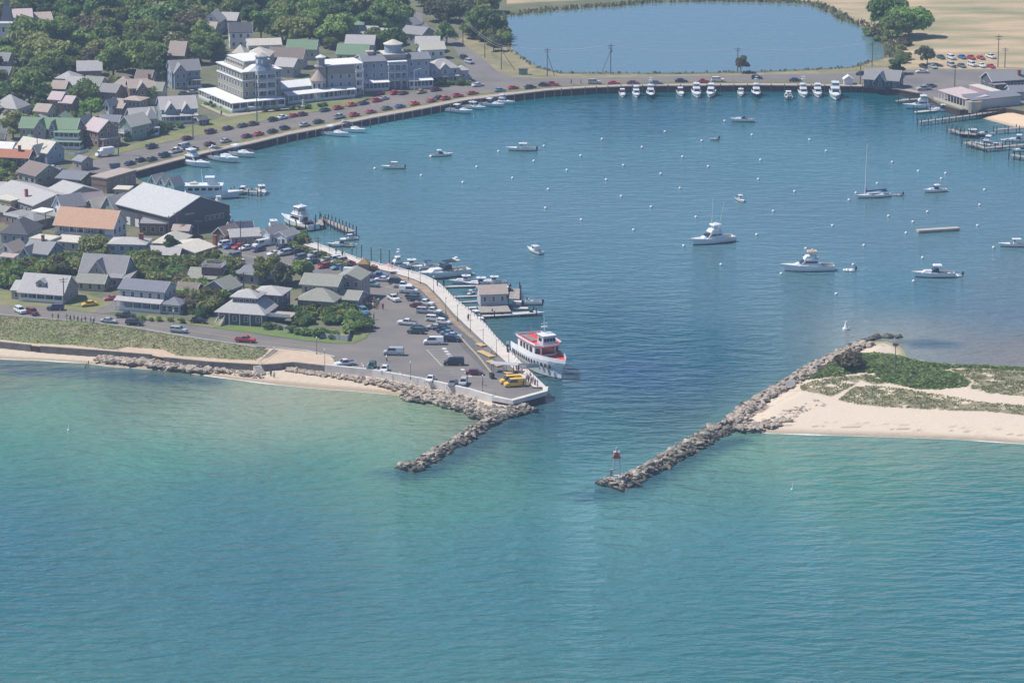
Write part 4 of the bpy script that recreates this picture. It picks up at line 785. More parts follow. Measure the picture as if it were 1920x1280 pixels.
def tree_proto(kind,i,shape):
    k=(kind,i,shape)
    if k in TREES: return TREES[k]
    sh={'round':(4.8,4.4,2300,.56,16,4.9),'tall':(3.9,5.4,2200,.54,16,5.6),'wide':(6.0,4.2,2700,.58,19,4.6),'bush':(2.2,1.6,520,.40,9,1.1),'small':(2.7,2.6,800,.42,11,2.8),'cone':(2.8,5.0,1300,.5,14,4.4)}[shape]
    me,L=crown_mesh(hash((i,shape))%1000 if False else i*17+len(shape)*131,sh[0],sh[1],sh[2],sh[3],sh[4]); me.materials.append(LM[kind])
    tm=trunk_mesh(i,sh[5],L,.32 if shape not in('bush','small') else .16)
    TREES[k]=(me,tm,sh); return TREES[k]
def tree(px,py,kind='mid',shape='round',i=0,sc_=1.0,label='',cat='tree',group=None,name=None,z=GZ,world=None,rz=None):
    me,tm,sh=tree_proto(kind,i,shape); g=world or G(px,py,z)
    nm=name or ('bush' if shape=='bush' else 'broadleaf_tree')
    t=thing(nm,label,cat,g,rz if rz is not None else random.uniform(0,6.28),group)
    s_=(sc_*random.uniform(.92,1.08),sc_*random.uniform(.92,1.08),sc_*random.uniform(.92,1.1)); t.scale=s_
    link('trunk',tm,t); link('crown' if nm!='bush' else 'foliage',me,t,(0,0,sh[5])); return t
# --- the wood: individual crowns, poisson spaced
HOUSES=[(o.location.x,o.location.y) for o in C.objects if o.type=='EMPTY' and o.get('category') in('house','cottage','hotel','inn','building','steeple','motel','restaurant','shop')]
CENT=[]
for o in list(C.objects):
    if o.type=='EMPTY' and not o.parent and o.get('category'):
        for ch in o.children:
            if ch.name.startswith('wall') or ch.name.startswith('tower'):
                M=Matrix.Translation(o.location)@Matrix.Rotation(o.rotation_euler.z,4,'Z'); vs=[M@v.co for v in ch.data.vertices]
                x=[v.x for v in vs];y=[v.y for v in vs]; CENT.append((sum((min(x),max(x)))/2,sum((min(y),max(y)))/2,(max(x)-min(x))/2,(max(y)-min(y))/2,max(v.z for v in vs)))
WOOD=P([(-60,-60),(700,-60),(728,22),(755,46),(742,62),(700,100),(650,110),(590,95),(470,100),(400,100),(385,110),(300,118),(290,165),(240,158),(200,150),(150,146),(118,150),(110,205),(60,190),(50,235),(-40,235)],GZ)
GAPS=[P(p,GZ) for p in ([(-60,66),(48,66),(48,112),(-60,112)],[(20,70),(100,68),(100,40),(20,40)],[(470,98),(600,108),(600,86),(470,80)],[(425,76),(478,76),(478,66),(425,66)],[(640,112),(700,112),(700,90),(640,88)],[(650,78),(700,76),(700,68),(650,70)],[(315,112),(345,112),(345,104),(315,104)],[(372,58),(445,56),(445,46),(372,48)])]
cand=[];r=random.Random(5)
xs=[p.x for p in WOOD];ys=[p.y for p in WOOD]
tries=0
while tries<14000 and len(cand)<270:
    tries+=1; x=r.uniform(min(xs),max(xs)); y=r.uniform(min(ys),min(max(ys),1640))
    X=np.array([x]);Y=np.array([y])
    if not inside(WOOD,X,Y)[0]: continue
    if any(inside(g,X,Y)[0] for g in GAPS): continue
    d=7.4 if y<1460 else 8.6
    if any((x-a)**2+(y-b_)**2<d*d for a,b_ in cand): continue
    bad=False
    for cx,cy,hx,hy,top in CENT:
        if abs(x-cx)<hx+2.5 and cy-hy-7<y<cy+hy+2.5: bad=True;break
    if bad: continue
    # keep inside the view
    v=Vector((x,y,GZ)); px=960+F*x/(y*math.cos(TH)+ (CH-GZ)*math.sin(TH))
    if not -40<px<930: continue
    cand.append((x,y))
kinds=['mid']*6+['dark']*3+['olive']*4+['brown']*1+['bright']*1
lab={'mid':'mid green broadleaf tree of the dense wood above the town','dark':'dark green broadleaf tree of the dense wood above the town','olive':'olive green broadleaf tree of the dense wood above the town','brown':'brownish leaved tree of the dense wood above the town'}
for x,y in cand:
    k=r.choice(kinds); px=960+F*x/(y*math.cos(TH)+(CH-GZ)*math.sin(TH)); py=640+F*((CH-GZ)*math.cos(TH)-y*math.sin(TH))/(y*math.cos(TH)+(CH-GZ)*math.sin(TH))
    wh=('near the steeple' if px<170 else 'left of centre' if px<330 else 'behind the grand hotel' if px<560 else 'behind the inn')+(' at the top edge' if py<12 else ' in the upper half' if py<50 else ' in the lower half' if py<105 else ' at the lower edge')
    ck={'mid':'mid green','dark':'dark green','olive':'olive','brown':'brownish','bright':'bright green'}[k]; LBL='%s tree of the wood %s'%(ck,wh); GRP='%s trees of the wood %s'%(ck,wh)
    tree(0,0,k,r.choice(['round','round','wide','tall']),r.randrange(3),r.choice([.8,1.0,1.2,1.5])*r.uniform(.95,1.1),LBL,'tree',GRP,world=Vector((x,y,GZ)))
# --- single trees: base px, kind, shape, variant, scale, label
for a in [
 (172,222,'bright','round',1,.85,'bright green tree between the brown house and the lakeside row'),
 (158,198,'mid','wide',2,1.0,'broad mid green tree just above the bright green one'),
 (25,260,'olive','tall',0,1.05,'olive tree with a leaning bare trunk left of the green roofed house'),
 (58,250,'olive','round',1,.8,'olive crowned tree touching the back of the green roofed house'),
 (80,212,'dark','tall',2,.85,'dark tree left of the brown house with pinkish roofs'),
 (218,178,'olive','small',1,1.25,'small brownish olive tree in front of the gabled row behind'),
 (182,84,'brown','wide',0,1.3,'very broad brownish tree in the middle of the wood'),
 (120,132,'dark','round',1,1.0,'round dark green tree at the lower edge of the wood'),
 (44,196,'mid','round',2,1.2,'big rounded tree above the pale blue house'),
 (280,195,'mid','small',1,1.2,'small tree between the chimneyed house and the row house'),
 (375,120,'mid','round',0,.9,'green tree against the left side of the grand hotel'),
 (398,112,'dark','round',1,.9,'dark tree behind the left corner of the grand hotel'),
 (318,150,'dark','tall',0,.8,'slender dark tree left of the tall grey house'),
 (628,92,'mid','round',1,.95,'round green tree behind the hotel annexe'),
 (735,98,'dark','wide',2,1.1,'broad dark tree behind the cupola of the inn'),
 (706,92,'mid','round',0,.95,'green tree left of the cupola behind the inn'),
 (837,84,'dark','round',1,.95,'round dark tree at the corner of the curving road'),
 (826,40,'grey','wide',0,1.1,'pale feathery willow beside the curving road'),
 (862,42,'grey','wide',1,1.2,'wide grey green willow near the pond corner'),
 (905,58,'mid','round',2,1.2,'tall green tree leaning over the left end of the pond'),
 (925,70,'dark','round',0,1.1,'dark green tree at the pond corner by the poles'),
 (888,72,'mid','round',1,1.0,'mid green tree just behind the roadside wires'),
 (926,96,'grey','small',0,1.1,'grey green shrub tree above the sandy verge'),
 (880,20,'mid','round',2,1.0,'green tree above the willows by the pond road'),
 (915,24,'olive','wide',0,1.0,'olive tree at the back of the pond corner thicket'),
 (850,10,'olive','round',1,1.0,'olive tree at the top of the frame beyond the willows'),
 (790,12,'mid','round',0,.9,'green tree in the verge inside the road bend'),
 (822,14,'mid','round',1,.9,'green tree by the upper road beyond the bend'),
 (1390,136,'brown','small',1,1.15,'lone small brownish tree between the pond and the harbour road'),
 (1662,50,'bright','wide',0,1.35,'light green spreading tree, left of the pair in the dry field'),
 (1705,68,'bright','wide',1,1.45,'light green spreading tree, right of the pair in the dry field'),
 (1682,72,'mid','wide',2,1.15,'lower dark green tree between the pair in the dry field'),
 (1738,122,'grey','small',2,1.5,'thin open crowned tree beside the parked cars at the far right'),
 (1686,138,'dark','cone',0,.95,'dark conical evergreen behind the comfort station'),
 (1676,140,'dark','cone',1,.8,'shorter dark evergreen left of the conical one'),
 (178,482,'olive','wide',0,.8,'olive tree at the right end of the motel'),
 (208,488,'olive','round',1,.6,'small olive tree between the motel and the blue grey house'),
 (322,488,'dark','cone',2,.95,'dark green evergreen between the blue grey house and the long house'),
 (500,530,'yellow','round',1,.9,'yellow green tree beside the car park lane'),
 (565,528,'mid','round',2,.8,'green tree right of the yellow green one above the olive roofs'),
 (535,536,'grey','small',0,1.3,'grey leaved shrub tree between the two car park trees'),
]: tree(a[0],a[1],a[2],a[3],a[4],a[5],a[6],'tree')
# --- bushes: (px,py,kind,scale)
BL={'mid':'green bush in the gardens of the near left houses','dark':'dark bush in the gardens of the near left houses','olive':'olive bush in the gardens of the near left houses','brown':'brownish bush in the gardens of the near left houses','yellow':'yellow green bush in the gardens of the near left houses','grey':'greyish bush in the gardens of the near left houses'}
bush=[]
def scatter(poly,n,kinds,smin,smax,seed):
    r=random.Random(seed); W=P(poly,GZ); xs=[p.x for p in W];ys=[p.y for p in W]; out=[];t=0
    while len(out)<n and t<n*60:
        t+=1; x=r.uniform(min(xs),max(xs));y=r.uniform(min(ys),max(ys))
        if not inside(W,np.array([x]),np.array([y]))[0]: continue
        if any((x-a)**2+(y-b_)**2<4.2 for a,b_,*_ in out): continue
        if any(abs(x-cx)<hx*.8 and abs(y-cy)<hy*.8 for cx,cy,hx,hy,_t in CENT): continue
        out.append((x,y,r.choice(kinds),r.uniform(smin,smax)))
    return out
bush+=[b_+('at the left edge behind the bungalow',) for b_ in scatter([(-10,508),(30,505),(60,500),(60,530),(20,545),(-10,548)],16,['dark','mid','olive','mid'],1.1,1.7,1)]
bush+=[b_+('behind the bungalow',) for b_ in scatter([(50,500),(90,488),(150,492),(160,512),(100,518),(50,516)],18,['brown','olive','mid','grey'],1.1,1.7,2)]
bush+=[b_+('between the cross gabled and blue grey houses',) for b_ in scatter([(235,490),(300,490),(345,500),(350,520),(300,535),(245,528)],26,['mid','dark','olive','yellow'],1.1,1.8,3)]
bush+=[b_+('above the railed roof deck',) for b_ in scatter([(335,495),(400,492),(445,498),(440,512),(345,510)],12,['yellow','mid','olive'],1.0,1.6,4)]
bush+=[b_+('behind the brown roofed cottage',) for b_ in scatter([(325,520),(350,525),(420,535),(430,560),(390,580),(355,572),(330,560)],26,['olive','dark','mid','brown'],1.1,1.8,5)]
bush+=[b_+('left of the big hipped house',) for b_ in scatter([(345,565),(400,560),(402,596),(378,600),(345,592)],12,['olive','brown','dark'],1.0,1.6,6)]
bush+=[b_+('in front of the olive roofed house',) for b_ in scatter([(555,590),(600,585),(640,592),(640,605),(600,612),(560,612)],14,['olive','mid','dark'],.9,1.5,7)]
bush+=[b_+('on the grass island',) for b_ in scatter([(648,588),(676,598),(684,620),(664,630),(650,612)],9,['mid','dark'],1.0,1.5,8)]
bush+=[b_+('beside the hedge cars',) for b_ in scatter([(630,570),(655,560),(668,575),(650,590)],6,['dark','dark','mid'],1.0,1.4,9)]
bush+=[b_+('beside the side deck',) for b_ in scatter([(448,575),(480,560),(500,548),(420,550),(418,570)],7,['mid','olive'],.9,1.3,10)]
bush+=[b_+('below the motel',) for b_ in scatter([(140,490),(170,480),(200,500),(195,515),(150,510)],8,['mid','grey','olive'],.9,1.3,11)]
bush+=[b_+('along the garden fence',) for b_ in scatter([(500,606),(560,622),(645,634),(650,640),(560,630),(498,616)],13,['mid','dark'],.6,.9,12)]
bush+=[b_+('by the marina shop',) for b_ in scatter([(535,440),(560,446),(585,458),(570,462),(545,456)],5,['mid'],.8,1.2,13)]
bush+=[b_+('along the upper promenade',) for b_ in scatter([(545,462),(600,476),(650,498),(660,505),(640,503),(560,472)],16,['olive','mid'],.5,.8,14)]
bush+=[b_+('before the lakeside row',) for b_ in scatter([(230,258),(300,246),(310,250),(235,266)],9,['dark','mid'],.6,.9,15)]
bush+=[b_+('before the row house',) for b_ in scatter([(280,240),(345,232),(350,240),(290,248)],8,['dark'],.6,.9,16)]
bush+=[b_+('around the hotel porch',) for b_ in scatter([(385,192),(435,207),(520,205),(640,196),(645,200),(520,210),(432,211),(380,195)],16,['dark','mid'],.45,.65,17)]
bush+=[b_+('before the corner house',) for b_ in scatter([(800,150),(870,150),(878,160),(815,162)],7,['dark','mid'],.7,1.0,18)]
bush+=[b_+('left of the brown roofed shop',) for b_ in scatter([(0,330),(30,320),(34,345),(0,350)],6,['mid','olive'],.8,1.3,19)]
bush+=[b_+('by the terracotta roof',) for b_ in scatter([(0,300),(20,300),(25,318),(0,318)],5,['mid'],.8,1.2,20)]
bush+=[b_+('before the blue grey house',) for b_ in scatter([(200,500),(235,512),(228,525),(200,520)],5,['mid','yellow'],.7,1.0,21)]
bush+=[b_+('before the two storey house',) for b_ in scatter([(262,600),(345,602),(340,606),(262,604)],6,['mid'],.4,.6,22)]
bush+=[b_+('left of the green roofed house',) for b_ in scatter([(60,205),(95,210),(90,225),(40,225)],6,['dark','mid'],1,1.5,23)]
bush+=[b_+('behind the green roofed house',) for b_ in scatter([(120,230),(160,225),(158,240),(130,236)],5,['dark','mid'],1,1.4,24)]
bush+=[b_+('in the pond corner thicket',) for b_ in scatter([(870,60),(950,60),(955,95),(905,80)],14,['grey','mid','olive'],1.0,1.8,25)]
bush+=[b_+('below the field trees',) for b_ in scatter([(1620,60),(1650,68),(1700,84),(1690,96),(1650,84)],12,['olive','mid','brown'],.7,1.3,26)]
bush+=[b_+('beside the pond end',) for b_ in scatter([(1675,108),(1690,95),(1702,112),(1690,128)],6,['mid','olive'],.8,1.2,27)]
print('bushes',len(bush),'wood',len(cand))
for i,(x,y,k,s_,wh) in enumerate(bush):
    ck={'mid':'green','dark':'dark green','olive':'olive','brown':'brownish','yellow':'yellow green','grey':'greyish'}[k]
    tree(0,0,k,'bush',i%3,s_,'%s bush %s'%(ck,wh),'bush','%s bushes %s'%(ck,wh),world=Vector((x,y,GZ)))
# --- ground cover, reeds: leaf tufts as stuff
def tufts(name,poly,z,n,h,m,seed,lean=.3,zf=None,wd=.35,clump=None,label=None):
    r=np.random.default_rng(seed); W=poly; xs=[p[0] for p in W];ys=[p[1] for p in W]
    X=r.uniform(min(xs),max(xs),n*3);Y=r.uniform(min(ys),max(ys),n*3); k=inside(W,X,Y)
    if clump is not None: k&=fb(X,Y,clump,seed)>.42
    X=X[k][:n];Y=Y[k][:n]; n=len(X); Z=zf(X,Y) if zf else np.full(n,z)
    a=r.uniform(0,2*np.pi,n); hh=h*r.uniform(.5,1.2,n); w_=wd*r.uniform(.6,1.4,n)
    p=np.stack([X,Y,Z],1); u=np.stack([np.cos(a),np.sin(a),np.zeros(n)],1)*w_[:,None]; t=np.stack([r.normal(0,lean,n),r.normal(0,lean,n),np.ones(n)],1)*hh[:,None]
    q=np.stack([p-u,p+u,p+u*1.2+t,p-u*1.0+t*.9],1).reshape(-1,3)
    me=bpy.data.meshes.new(name); me.vertices.add(len(q)); me.vertices.foreach_set('co',q.ravel().astype(np.float32)); me.loops.add(n*4); me.loops.foreach_set('vertex_index',np.arange(n*4)); me.polygons.add(n); me.polygons.foreach_set('loop_start',np.arange(0,n*4,4)); me.polygons.foreach_set('loop_total',np.full(n,4)); me.update(calc_edges=True)
    me.materials.append(m); return tag(link(name,me),label,None,None,'stuff')
M_marr=translucent(mat('marram_blades',(.25,.30,.12),.9,col2=(.36,.34,.18),scale=.4))
M_reed=translucent(mat('reed_blades',(.15,.19,.08),.9,col2=(.27,.25,.13),scale=.15))
tufts('beach_shrubs',[tuple(p) for p in SHR],0,9000,.5,LM['beach'],3,.9,lambda X,Y:spit_h(X,Y)-.1,.35)
for i,p in enumerate(DUN): tufts('dune_grass',[tuple(q) for q in p],0,[900,2600,2200,400][i],.32,M_marr,20+i,.4,lambda X,Y:spit_h(X,Y)-.03,.14,2.2)
tufts('marram_grass',[tuple(p) for p in DN],0,7000,.30,M_marr,5,.8,lambda X,Y:dn_h(X,Y)-.03,.16)
def ring(pl,wd):
    out=[];n=len(pl);c=sum((Vector(p) for p in pl),Vector())/n
    for p in pl:
        p=Vector(p); d=(p-c); d.z=0; d.normalize(); out.append(p+d*wd)
    return out
r1=ring(PW,7)
i0=[0,1,2,3,4,5,6,7,8,9,10,11,12,13]
tufts('pond_reeds',[tuple(PW[i]) for i in i0]+[tuple(r1[i]) for i in reversed(i0)],GZ,5000,1.3,M_reed,7,.25,None,.35)
i0=[14,15,16,17,18,19,20,21,22,23,24,25,0]
r2=ring(PW,2.2)
tufts('pond_reeds',[tuple(PW[i]) for i in i0]+[tuple(r2[i]) for i in reversed(i0)],GZ,3500,.8,M_reed,8,.25,None,.3)
for i,p in enumerate(P([(1582,700),(1596,698),(1604,703),(1590,704)],0)):
    tree(0,0,'brown','bush',i%3,[1.3,1.5,1.1,1.2][i],['brown half dead bush on the left of the spit','larger brown bush in the middle of the dark thicket on the spit','small brown bush at the right of the dark thicket on the spit','low brown bush in front of the dark thicket on the spit'][i],'bush',world=Vector((p.x,p.y,2.2)))
# ================= BOATS =================
M_gel=mat('white_gelcoat',(.84,.84,.83),.25,coat=.3); M_gel2=mat('cream_gelcoat',(.66,.63,.56),.3); M_navy=mat('navy_hull',(.015,.02,.05),.25); M_bott=mat('antifouling',(.05,.03,.035),.6)
M_blk=mat('black_plastic',(.02,.02,.022),.4); M_canv=mat('blue_canvas',(.03,.06,.22),.8); M_tanc=mat('tan_canvas',(.45,.36,.25),.8); M_smoke=mat('tinted_glass',(.02,.025,.03),.08,spec=.7); M_teak=mat('teak',(.30,.20,.12),.7); M_alu=mat('aluminium',(.55,.55,.56),.35,metal=.6)
M_floor=mat('cockpit_floor',(.50,.49,.46),.6); M_red=mat('red_paint',(.72,.06,.045),.5); M_bluh=mat('blue_hull',(.08,.17,.38),.3); M_greyh=mat('grey_hull',(.30,.31,.33),.4); M_ltb=mat('pale_blue_hull',(.45,.60,.72),.3)
def hull(t,L,B,H,mh,cock=.38,full=2.2,sheer=.4,deckm=None,tr=.9):
    """bow +x, waterline z=0, cockpit (open well) in the after part"""
    N=13; st=[]
    for i in range(N):
        u=i/(N-1); x=-L/2+L*u; w_=B/2*(tr+(1-tr)*min(1,u*2.5))*(1-max(0,(u-.42)/.58)**full); z=H*(1+sheer*max(0,u-.2)**1.6); w_=max(w_,.03)
        st.append((x,w_,z))
    b=MB(); b.loft([[(x+(.10*L*(i/(N-1))**3 if k in(0,6) else 0),p,q) for k,(p,q) in enumerate([(w_,z),(w_*.93,z*.45),(w_*.82,.08),(0,-.35),(-w_*.82,.08),(-w_*.93,z*.45),(-w_,z)])] for i,(x,w_,z) in enumerate(st)],0,True)
    b.obj('hull',mh,t,smooth=False)
    b=MB(); b.loft([[(x+.004*L*0,w_*.87,.22),(x,w_*.825,.03),(x,0,-.4),(x,-w_*.825,.03),(x,-w_*.87,.22)] for x,w_,z in st],0,True); b.obj('boot_stripe',M_bott,t)
    b=MB(); c=int(cock*(N-1)); rr=[]
    for i in range(c,N):
        x,w_,z=st[i]; fl=.10*L*(i/(N-1))**3; rr.append([(x+fl,w_,z+.01),(x+fl*.7,w_*.5,z+.06),(x+fl*.5,0,z+.09),(x+fl*.7,-w_*.5,z+.06),(x+fl,-w_,z+.01)])
    if len(rr)>1:
        b.loft([list(reversed(r)) for r in rr],0,False); b.obj('foredeck',deckm or M_gel,t)
    if c>0:
        b=MB(); zf=.35; wi=[(x,w_*.86,z) for x,w_,z in st[:c+1]]
        b.loft([[(x,-w_,zf),(x,w_,zf)] for x,w_,z in wi],0,False)
        b.loft([[(x,w_*.86,z+.03),(x,w_,z+.03)] for x,w_,z in st[:c+1]],0,False); b.loft([[(x,-w_,z+.03),(x,-w_*.86,z+.03)] for x,w_,z in st[:c+1]],0,False)
        b.loft([[(x,w_*.86,zf),(x,w_*.86,z+.03)] for x,w_,z in st[:c+1]],0,False); b.loft([[(x,-w_*.86,z+.03),(x,-w_*.86,zf)] for x,w_,z in st[:c+1]],0,False)
        b.obj('cockpit',M_floor,t)
    return st
def outboard(t,x,y=0,m=M_blk):
    b=MB(); b.frus((x-.55,x,y-.2,y+.2,.45),(x-.5,x-.05,y-.16,y+.16,1.25)); b.box(x-.35,x-.15,y-.08,y+.08,-.3,.45); b.obj('outboard_motor',m,t)
def rail(t,st,i0,h=.55):
    b=MB()
    for s_ in (1,-1):
        pr=None
        for i in range(i0,len(st)):
            x,w_,z=st[i]; fl=.08*((i/(len(st)-1))**3)*(st[-1][0]-st[0][0]); p=Vector((x+fl,s_*w_*.95,z+h)); b.tube((p.x,p.y,z),p,.02,n=4)
            if pr: b.tube(pr,p,.025,n=4)
            pr=p
    b.obj('bow_rail',M_alu,t)
def B_thing(name,label): return thing(name,label,'boat')
def mk_express(L=9,hm=None,top='hard',arch=False,name='motorboat',canv=None):
    t=B_thing(name,''); B=L*.31; H=.105*L+.1; st=hull(t,L,B,H,hm or M_gel,.42)
    z=H*1.05; b=MB(); b.frus((-.02*L,.34*L,-B*.36,B*.36,z-.1),(.02*L,.24*L,-B*.27,B*.27,z+.055*L),0); b.obj('cabin',M_gel,t)
    b=MB(); b.frus((-.10*L,.10*L,-B*.40,B*.40,z+.03*L),(-.10*L,.01*L,-B*.33,B*.33,z+.11*L),0); b.obj('windscreen',M_smoke,t)
    if top=='hard':
        b=MB(); b.frus((-.19*L,.04*L,-B*.36,B*.36,z+.175*L),(-.17*L,.02*L,-B*.33,B*.33,z+.195*L)); b.obj('hardtop',canv or M_gel,t)
        b=MB(); 
        for sx in (-.17,.0):
            for sy in (-1,1): b.tube((sx*L-.0,sy*B*.36,z+.0*L),(sx*L,sy*B*.33,z+.18*L),.035,n=4)
        b.obj('hardtop_frame',M_alu,t)
    if arch:
        b=MB(); 
        for sy in(-1,1): b.bar((-.16*L,sy*B*.42,z),(-.24*L,sy*B*.36,z+.17*L),.10,.12)
        b.box(-.27*L,-.22*L,-B*.37,B*.37,z+.165*L,z+.185*L); b.obj('radar_arch',M_gel,t)
        b=MB(); b.ball((-.245*L,0,z+.21*L),(.35,.35,.18)); b.obj('radar',M_gel,t)
        b=MB(); b.frus((-.24*L,.0,-B*.36,B*.36,z+.16*L),(-.24*L,.0,-B*.34,B*.34,z+.17*L)); b.obj('bimini',canv or M_blk,t)
    b=MB(); b.box(-.40*L,-.34*L,-B*.3,B*.3,.36,.85); b.box(-.30*L,-.24*L,-B*.3,-B*.05,.36,.9); b.obj('seat',M_gel2,t)
    b=MB(); b.box(-L*.56,-L*.5,-B*.4,B*.4,.15,.3); b.obj('swim_platform',M_gel,t)
    rail(t,st,7); return t
def mk_flybridge(L=13,hm=None,tower=False,outr=False,bimini=None,enclosed=True,name='sportfishing_boat'):
    t=B_thing(name,''); B=L*.32; H=.115*L; st=hull(t,L,B,H,hm or M_gel,.30)
    z=H*1.0; b=MB(); b.frus((-.18*L,.22*L,-B*.38,B*.38,z-.1),(-.18*L,.08*L,-B*.32,B*.32,z+.12*L),0); b.frus((.12*L,.33*L,-B*.30,B*.30,z),(.14*L,.22*L,-B*.22,B*.22,z+.05*L)); b.obj('cabin',M_gel,t)
    b=MB()
    for sy in(-1,1):
        y=sy*B*.365; 
        vs=[(-.15*L,y,z+.055*L),(.13*L,y,z+.055*L),(.07*L,y*.95,z+.095*L),(-.15*L,y*.95,z+.095*L)]; vs2=[(a,c+sy*.06,d) for a,c,d in vs]
        b.add(vs+vs2,[(0,1,5,4),(1,2,6,5),(2,3,7,6),(3,0,4,7),(4,5,6,7),(3,2,1,0)])
    b.frus((.14*L,.20*L,-B*.28,B*.28,z+.05*L),(.09*L,.13*L,-B*.26,B*.26,z+.10*L)); b.box(-.186*L,-.18*L,-B*.22,B*.1,z-.05,z+.09*L); b.obj('cabin_window',M_smoke,t)
    zz=z+.12*L; b=MB(); b.frus((-.20*L,.10*L,-B*.36,B*.36,zz),(-.20*L,.12*L,-B*.38,B*.38,zz+.015*L)); b.frus((-.10*L,.11*L,-B*.33,B*.33,zz+.015*L),(-.10*L,.06*L,-B*.30,B*.30,zz+.075*L)); b.obj('flybridge',M_gel,t)
    b=MB(); b.box(-.06*L,.0,-B*.1,B*.1,zz+.07*L,zz+.11*L); b.box(-.14*L,-.10*L,-B*.2,B*.2,zz+.03,zz+.08*L); b.obj('helm_seat',M_gel2,t)
    th=zz+.155*L
    if enclosed: b=MB(); b.frus((-.09*L,.05*L,-B*.29,B*.29,zz+.075*L),(-.09*L,.02*L,-B*.27,B*.27,th)); b.obj('flybridge_enclosure',mat('clear_vinyl',(.35,.38,.42),.2),t)
    b=MB(); b.frus((-.16*L,.05*L,-B*.33,B*.33,th),(-.15*L,.03*L,-B*.30,B*.30,th+.018*L)); b.obj('hardtop',bimini or M_gel,t)
    b=MB()
    for sx in(-.14,.02):
        for sy in(-1,1): b.tube((sx*L,sy*B*.32,zz),(sx*L,sy*B*.30,th),.04,n=4)
    b.obj('hardtop_frame',M_alu,t)
    if tower:
        b=MB()
        for sx in(-.13,.0):
            for sy in(-1,1): b.tube((sx*L,sy*B*.30,th),(sx*L*.7-.02*L,sy*B*.16,th+.17*L),.04,n=4)
        b.box(-.12*L,.0,-B*.2,B*.2,th+.17*L,th+.18*L); b.box(-.10*L,-.02*L,-B*.17,B*.17,th+.25*L,th+.26*L); b.tube((-.06*L,0,th+.17*L),(-.06*L,0,th+.26*L),.05,n=4); b.obj('tuna_tower',M_gel,t)
    if outr:
        for sy in(-1,1):
            b=MB(); k={1:1,2:.7}.get(outr,1); b.tube((-.02*L,sy*B*.4,z+.05*L),(-.12*L,sy*B*.75*k,z+.80*L),.055,.03,n=4); b.obj('outrigger',M_gel,t)
    b=MB(); b.tube((-.05*L,.3,th),(-.06*L,.3,th+.12*L),.02,n=4); b.ball((-.06*L,-.3,th+.04*L),(.3,.3,.15),6,4); b.obj('radar',M_gel,t)
    rail(t,st,6); return t
def mk_console(L=6.5,hm=None,ttop=True,name='centre_console_boat',motors=1,topm=None):
    t=B_thing(name,''); B=L*.33; H=.6+.03*L; st=hull(t,L,B,H,hm or M_gel,.72,sheer=.35)
    b=MB(); b.frus((-.08*L,.10*L,-.4,.4,.36),(-.06*L,.05*L,-.35,.35,1.5)); b.obj('console',M_gel,t); b=MB(); b.frus((.0,.06*L,-.35,.35,1.5),(.0,.03*L,-.3,.3,1.9)); b.obj('windscreen',M_smoke,t)
    b=MB(); b.box(-.2*L,-.12*L,-.45,.45,.36,1.0); b.obj('seat',M_gel2,t)
    if ttop:
        b=MB(); b.box(-.18*L,.12*L,-B*.33,B*.33,2.15,2.25); b.obj('t_top',topm or M_gel,t); b=MB()
        for sx in(-.1,.06):
            for sy in(-1,1): b.tube((sx*L,sy*.42,.4),(sx*L,sy*.5,2.15),.03,n=4)
        b.obj('t_top_frame',M_alu,t)
    for m in range(motors): outboard(t,-L/2,(m-(motors-1)/2)*.6)
    return t
def mk_lobster(L=9,hm=None,name='work_boat'):
    t=B_thing(name,''); B=L*.33; H=.1*L+.1; st=hull(t,L,B,H,hm or M_gel,.55)
    z=H; b=MB(); b.frus((.02*L,.34*L,-B*.30,B*.30,z-.05),(.04*L,.28*L,-B*.24,B*.24,z+.06*L)); b.box(-.12*L,.08*L,-B*.34,B*.34,.4,z+.17*L); b.obj('wheelhouse',M_gel,t)
    b=MB()
    for i in range(3): y=(i-1)*B*.2; b.box(.08*L,.08*L+.05,y-B*.08,y+B*.08,z+.09*L,z+.15*L)
    for sy in(-1,1): b.box(-.09*L,.05*L,sy*B*.34-.04,sy*B*.34+.04,z+.08*L,z+.145*L)
    b.obj('wheelhouse_window',M_smoke,t); b=MB(); b.box(-.20*L,.12*L,-B*.37,B*.37,z+.17*L,z+.185*L); b.obj('wheelhouse_roof',M_gel,t)
    b=MB(); b.tube((-.06*L,0,z+.18*L),(-.06*L,0,z+.42*L),.05,.03,n=5); b.ball((0,0,z+.22*L),(.35,.35,.2),6,4); b.obj('mast',M_alu,t)
    b=MB(); b.box(-.36*L,-.28*L,-B*.15,B*.2,.36,.95); b.obj('fish_box',M_greyh,t); rail(t,st,8,.4); return t
def mk_dinghy(L=3.0,m=None,motor=True,name='dinghy'):
    t=B_thing(name,''); b=MB(); W=.75; R_=.22; pts=[(-L/2,W),(0,W),(L*.3,W*.75),(L*.46,.25),(L*.46,-.25),(L*.3,-W*.75),(0,-W),(-L/2,-W)]
    for i in range(7): b.tube((*pts[i],.25+.0),(*pts[i+1],.25),R_,n=7)
    b.obj('tube',m or M_greyh,t,smooth=True); b=MB(); b.prism([(-L*.45,-.6),(L*.1,-.6),(L*.4,0),(L*.1,.6),(-L*.45,.6)],.08,.16); b.box(-.2,.1,-.6,.6,.3,.36); b.obj('floor',M_gel2,t)
    if motor: outboard(t,-L/2)
    return t
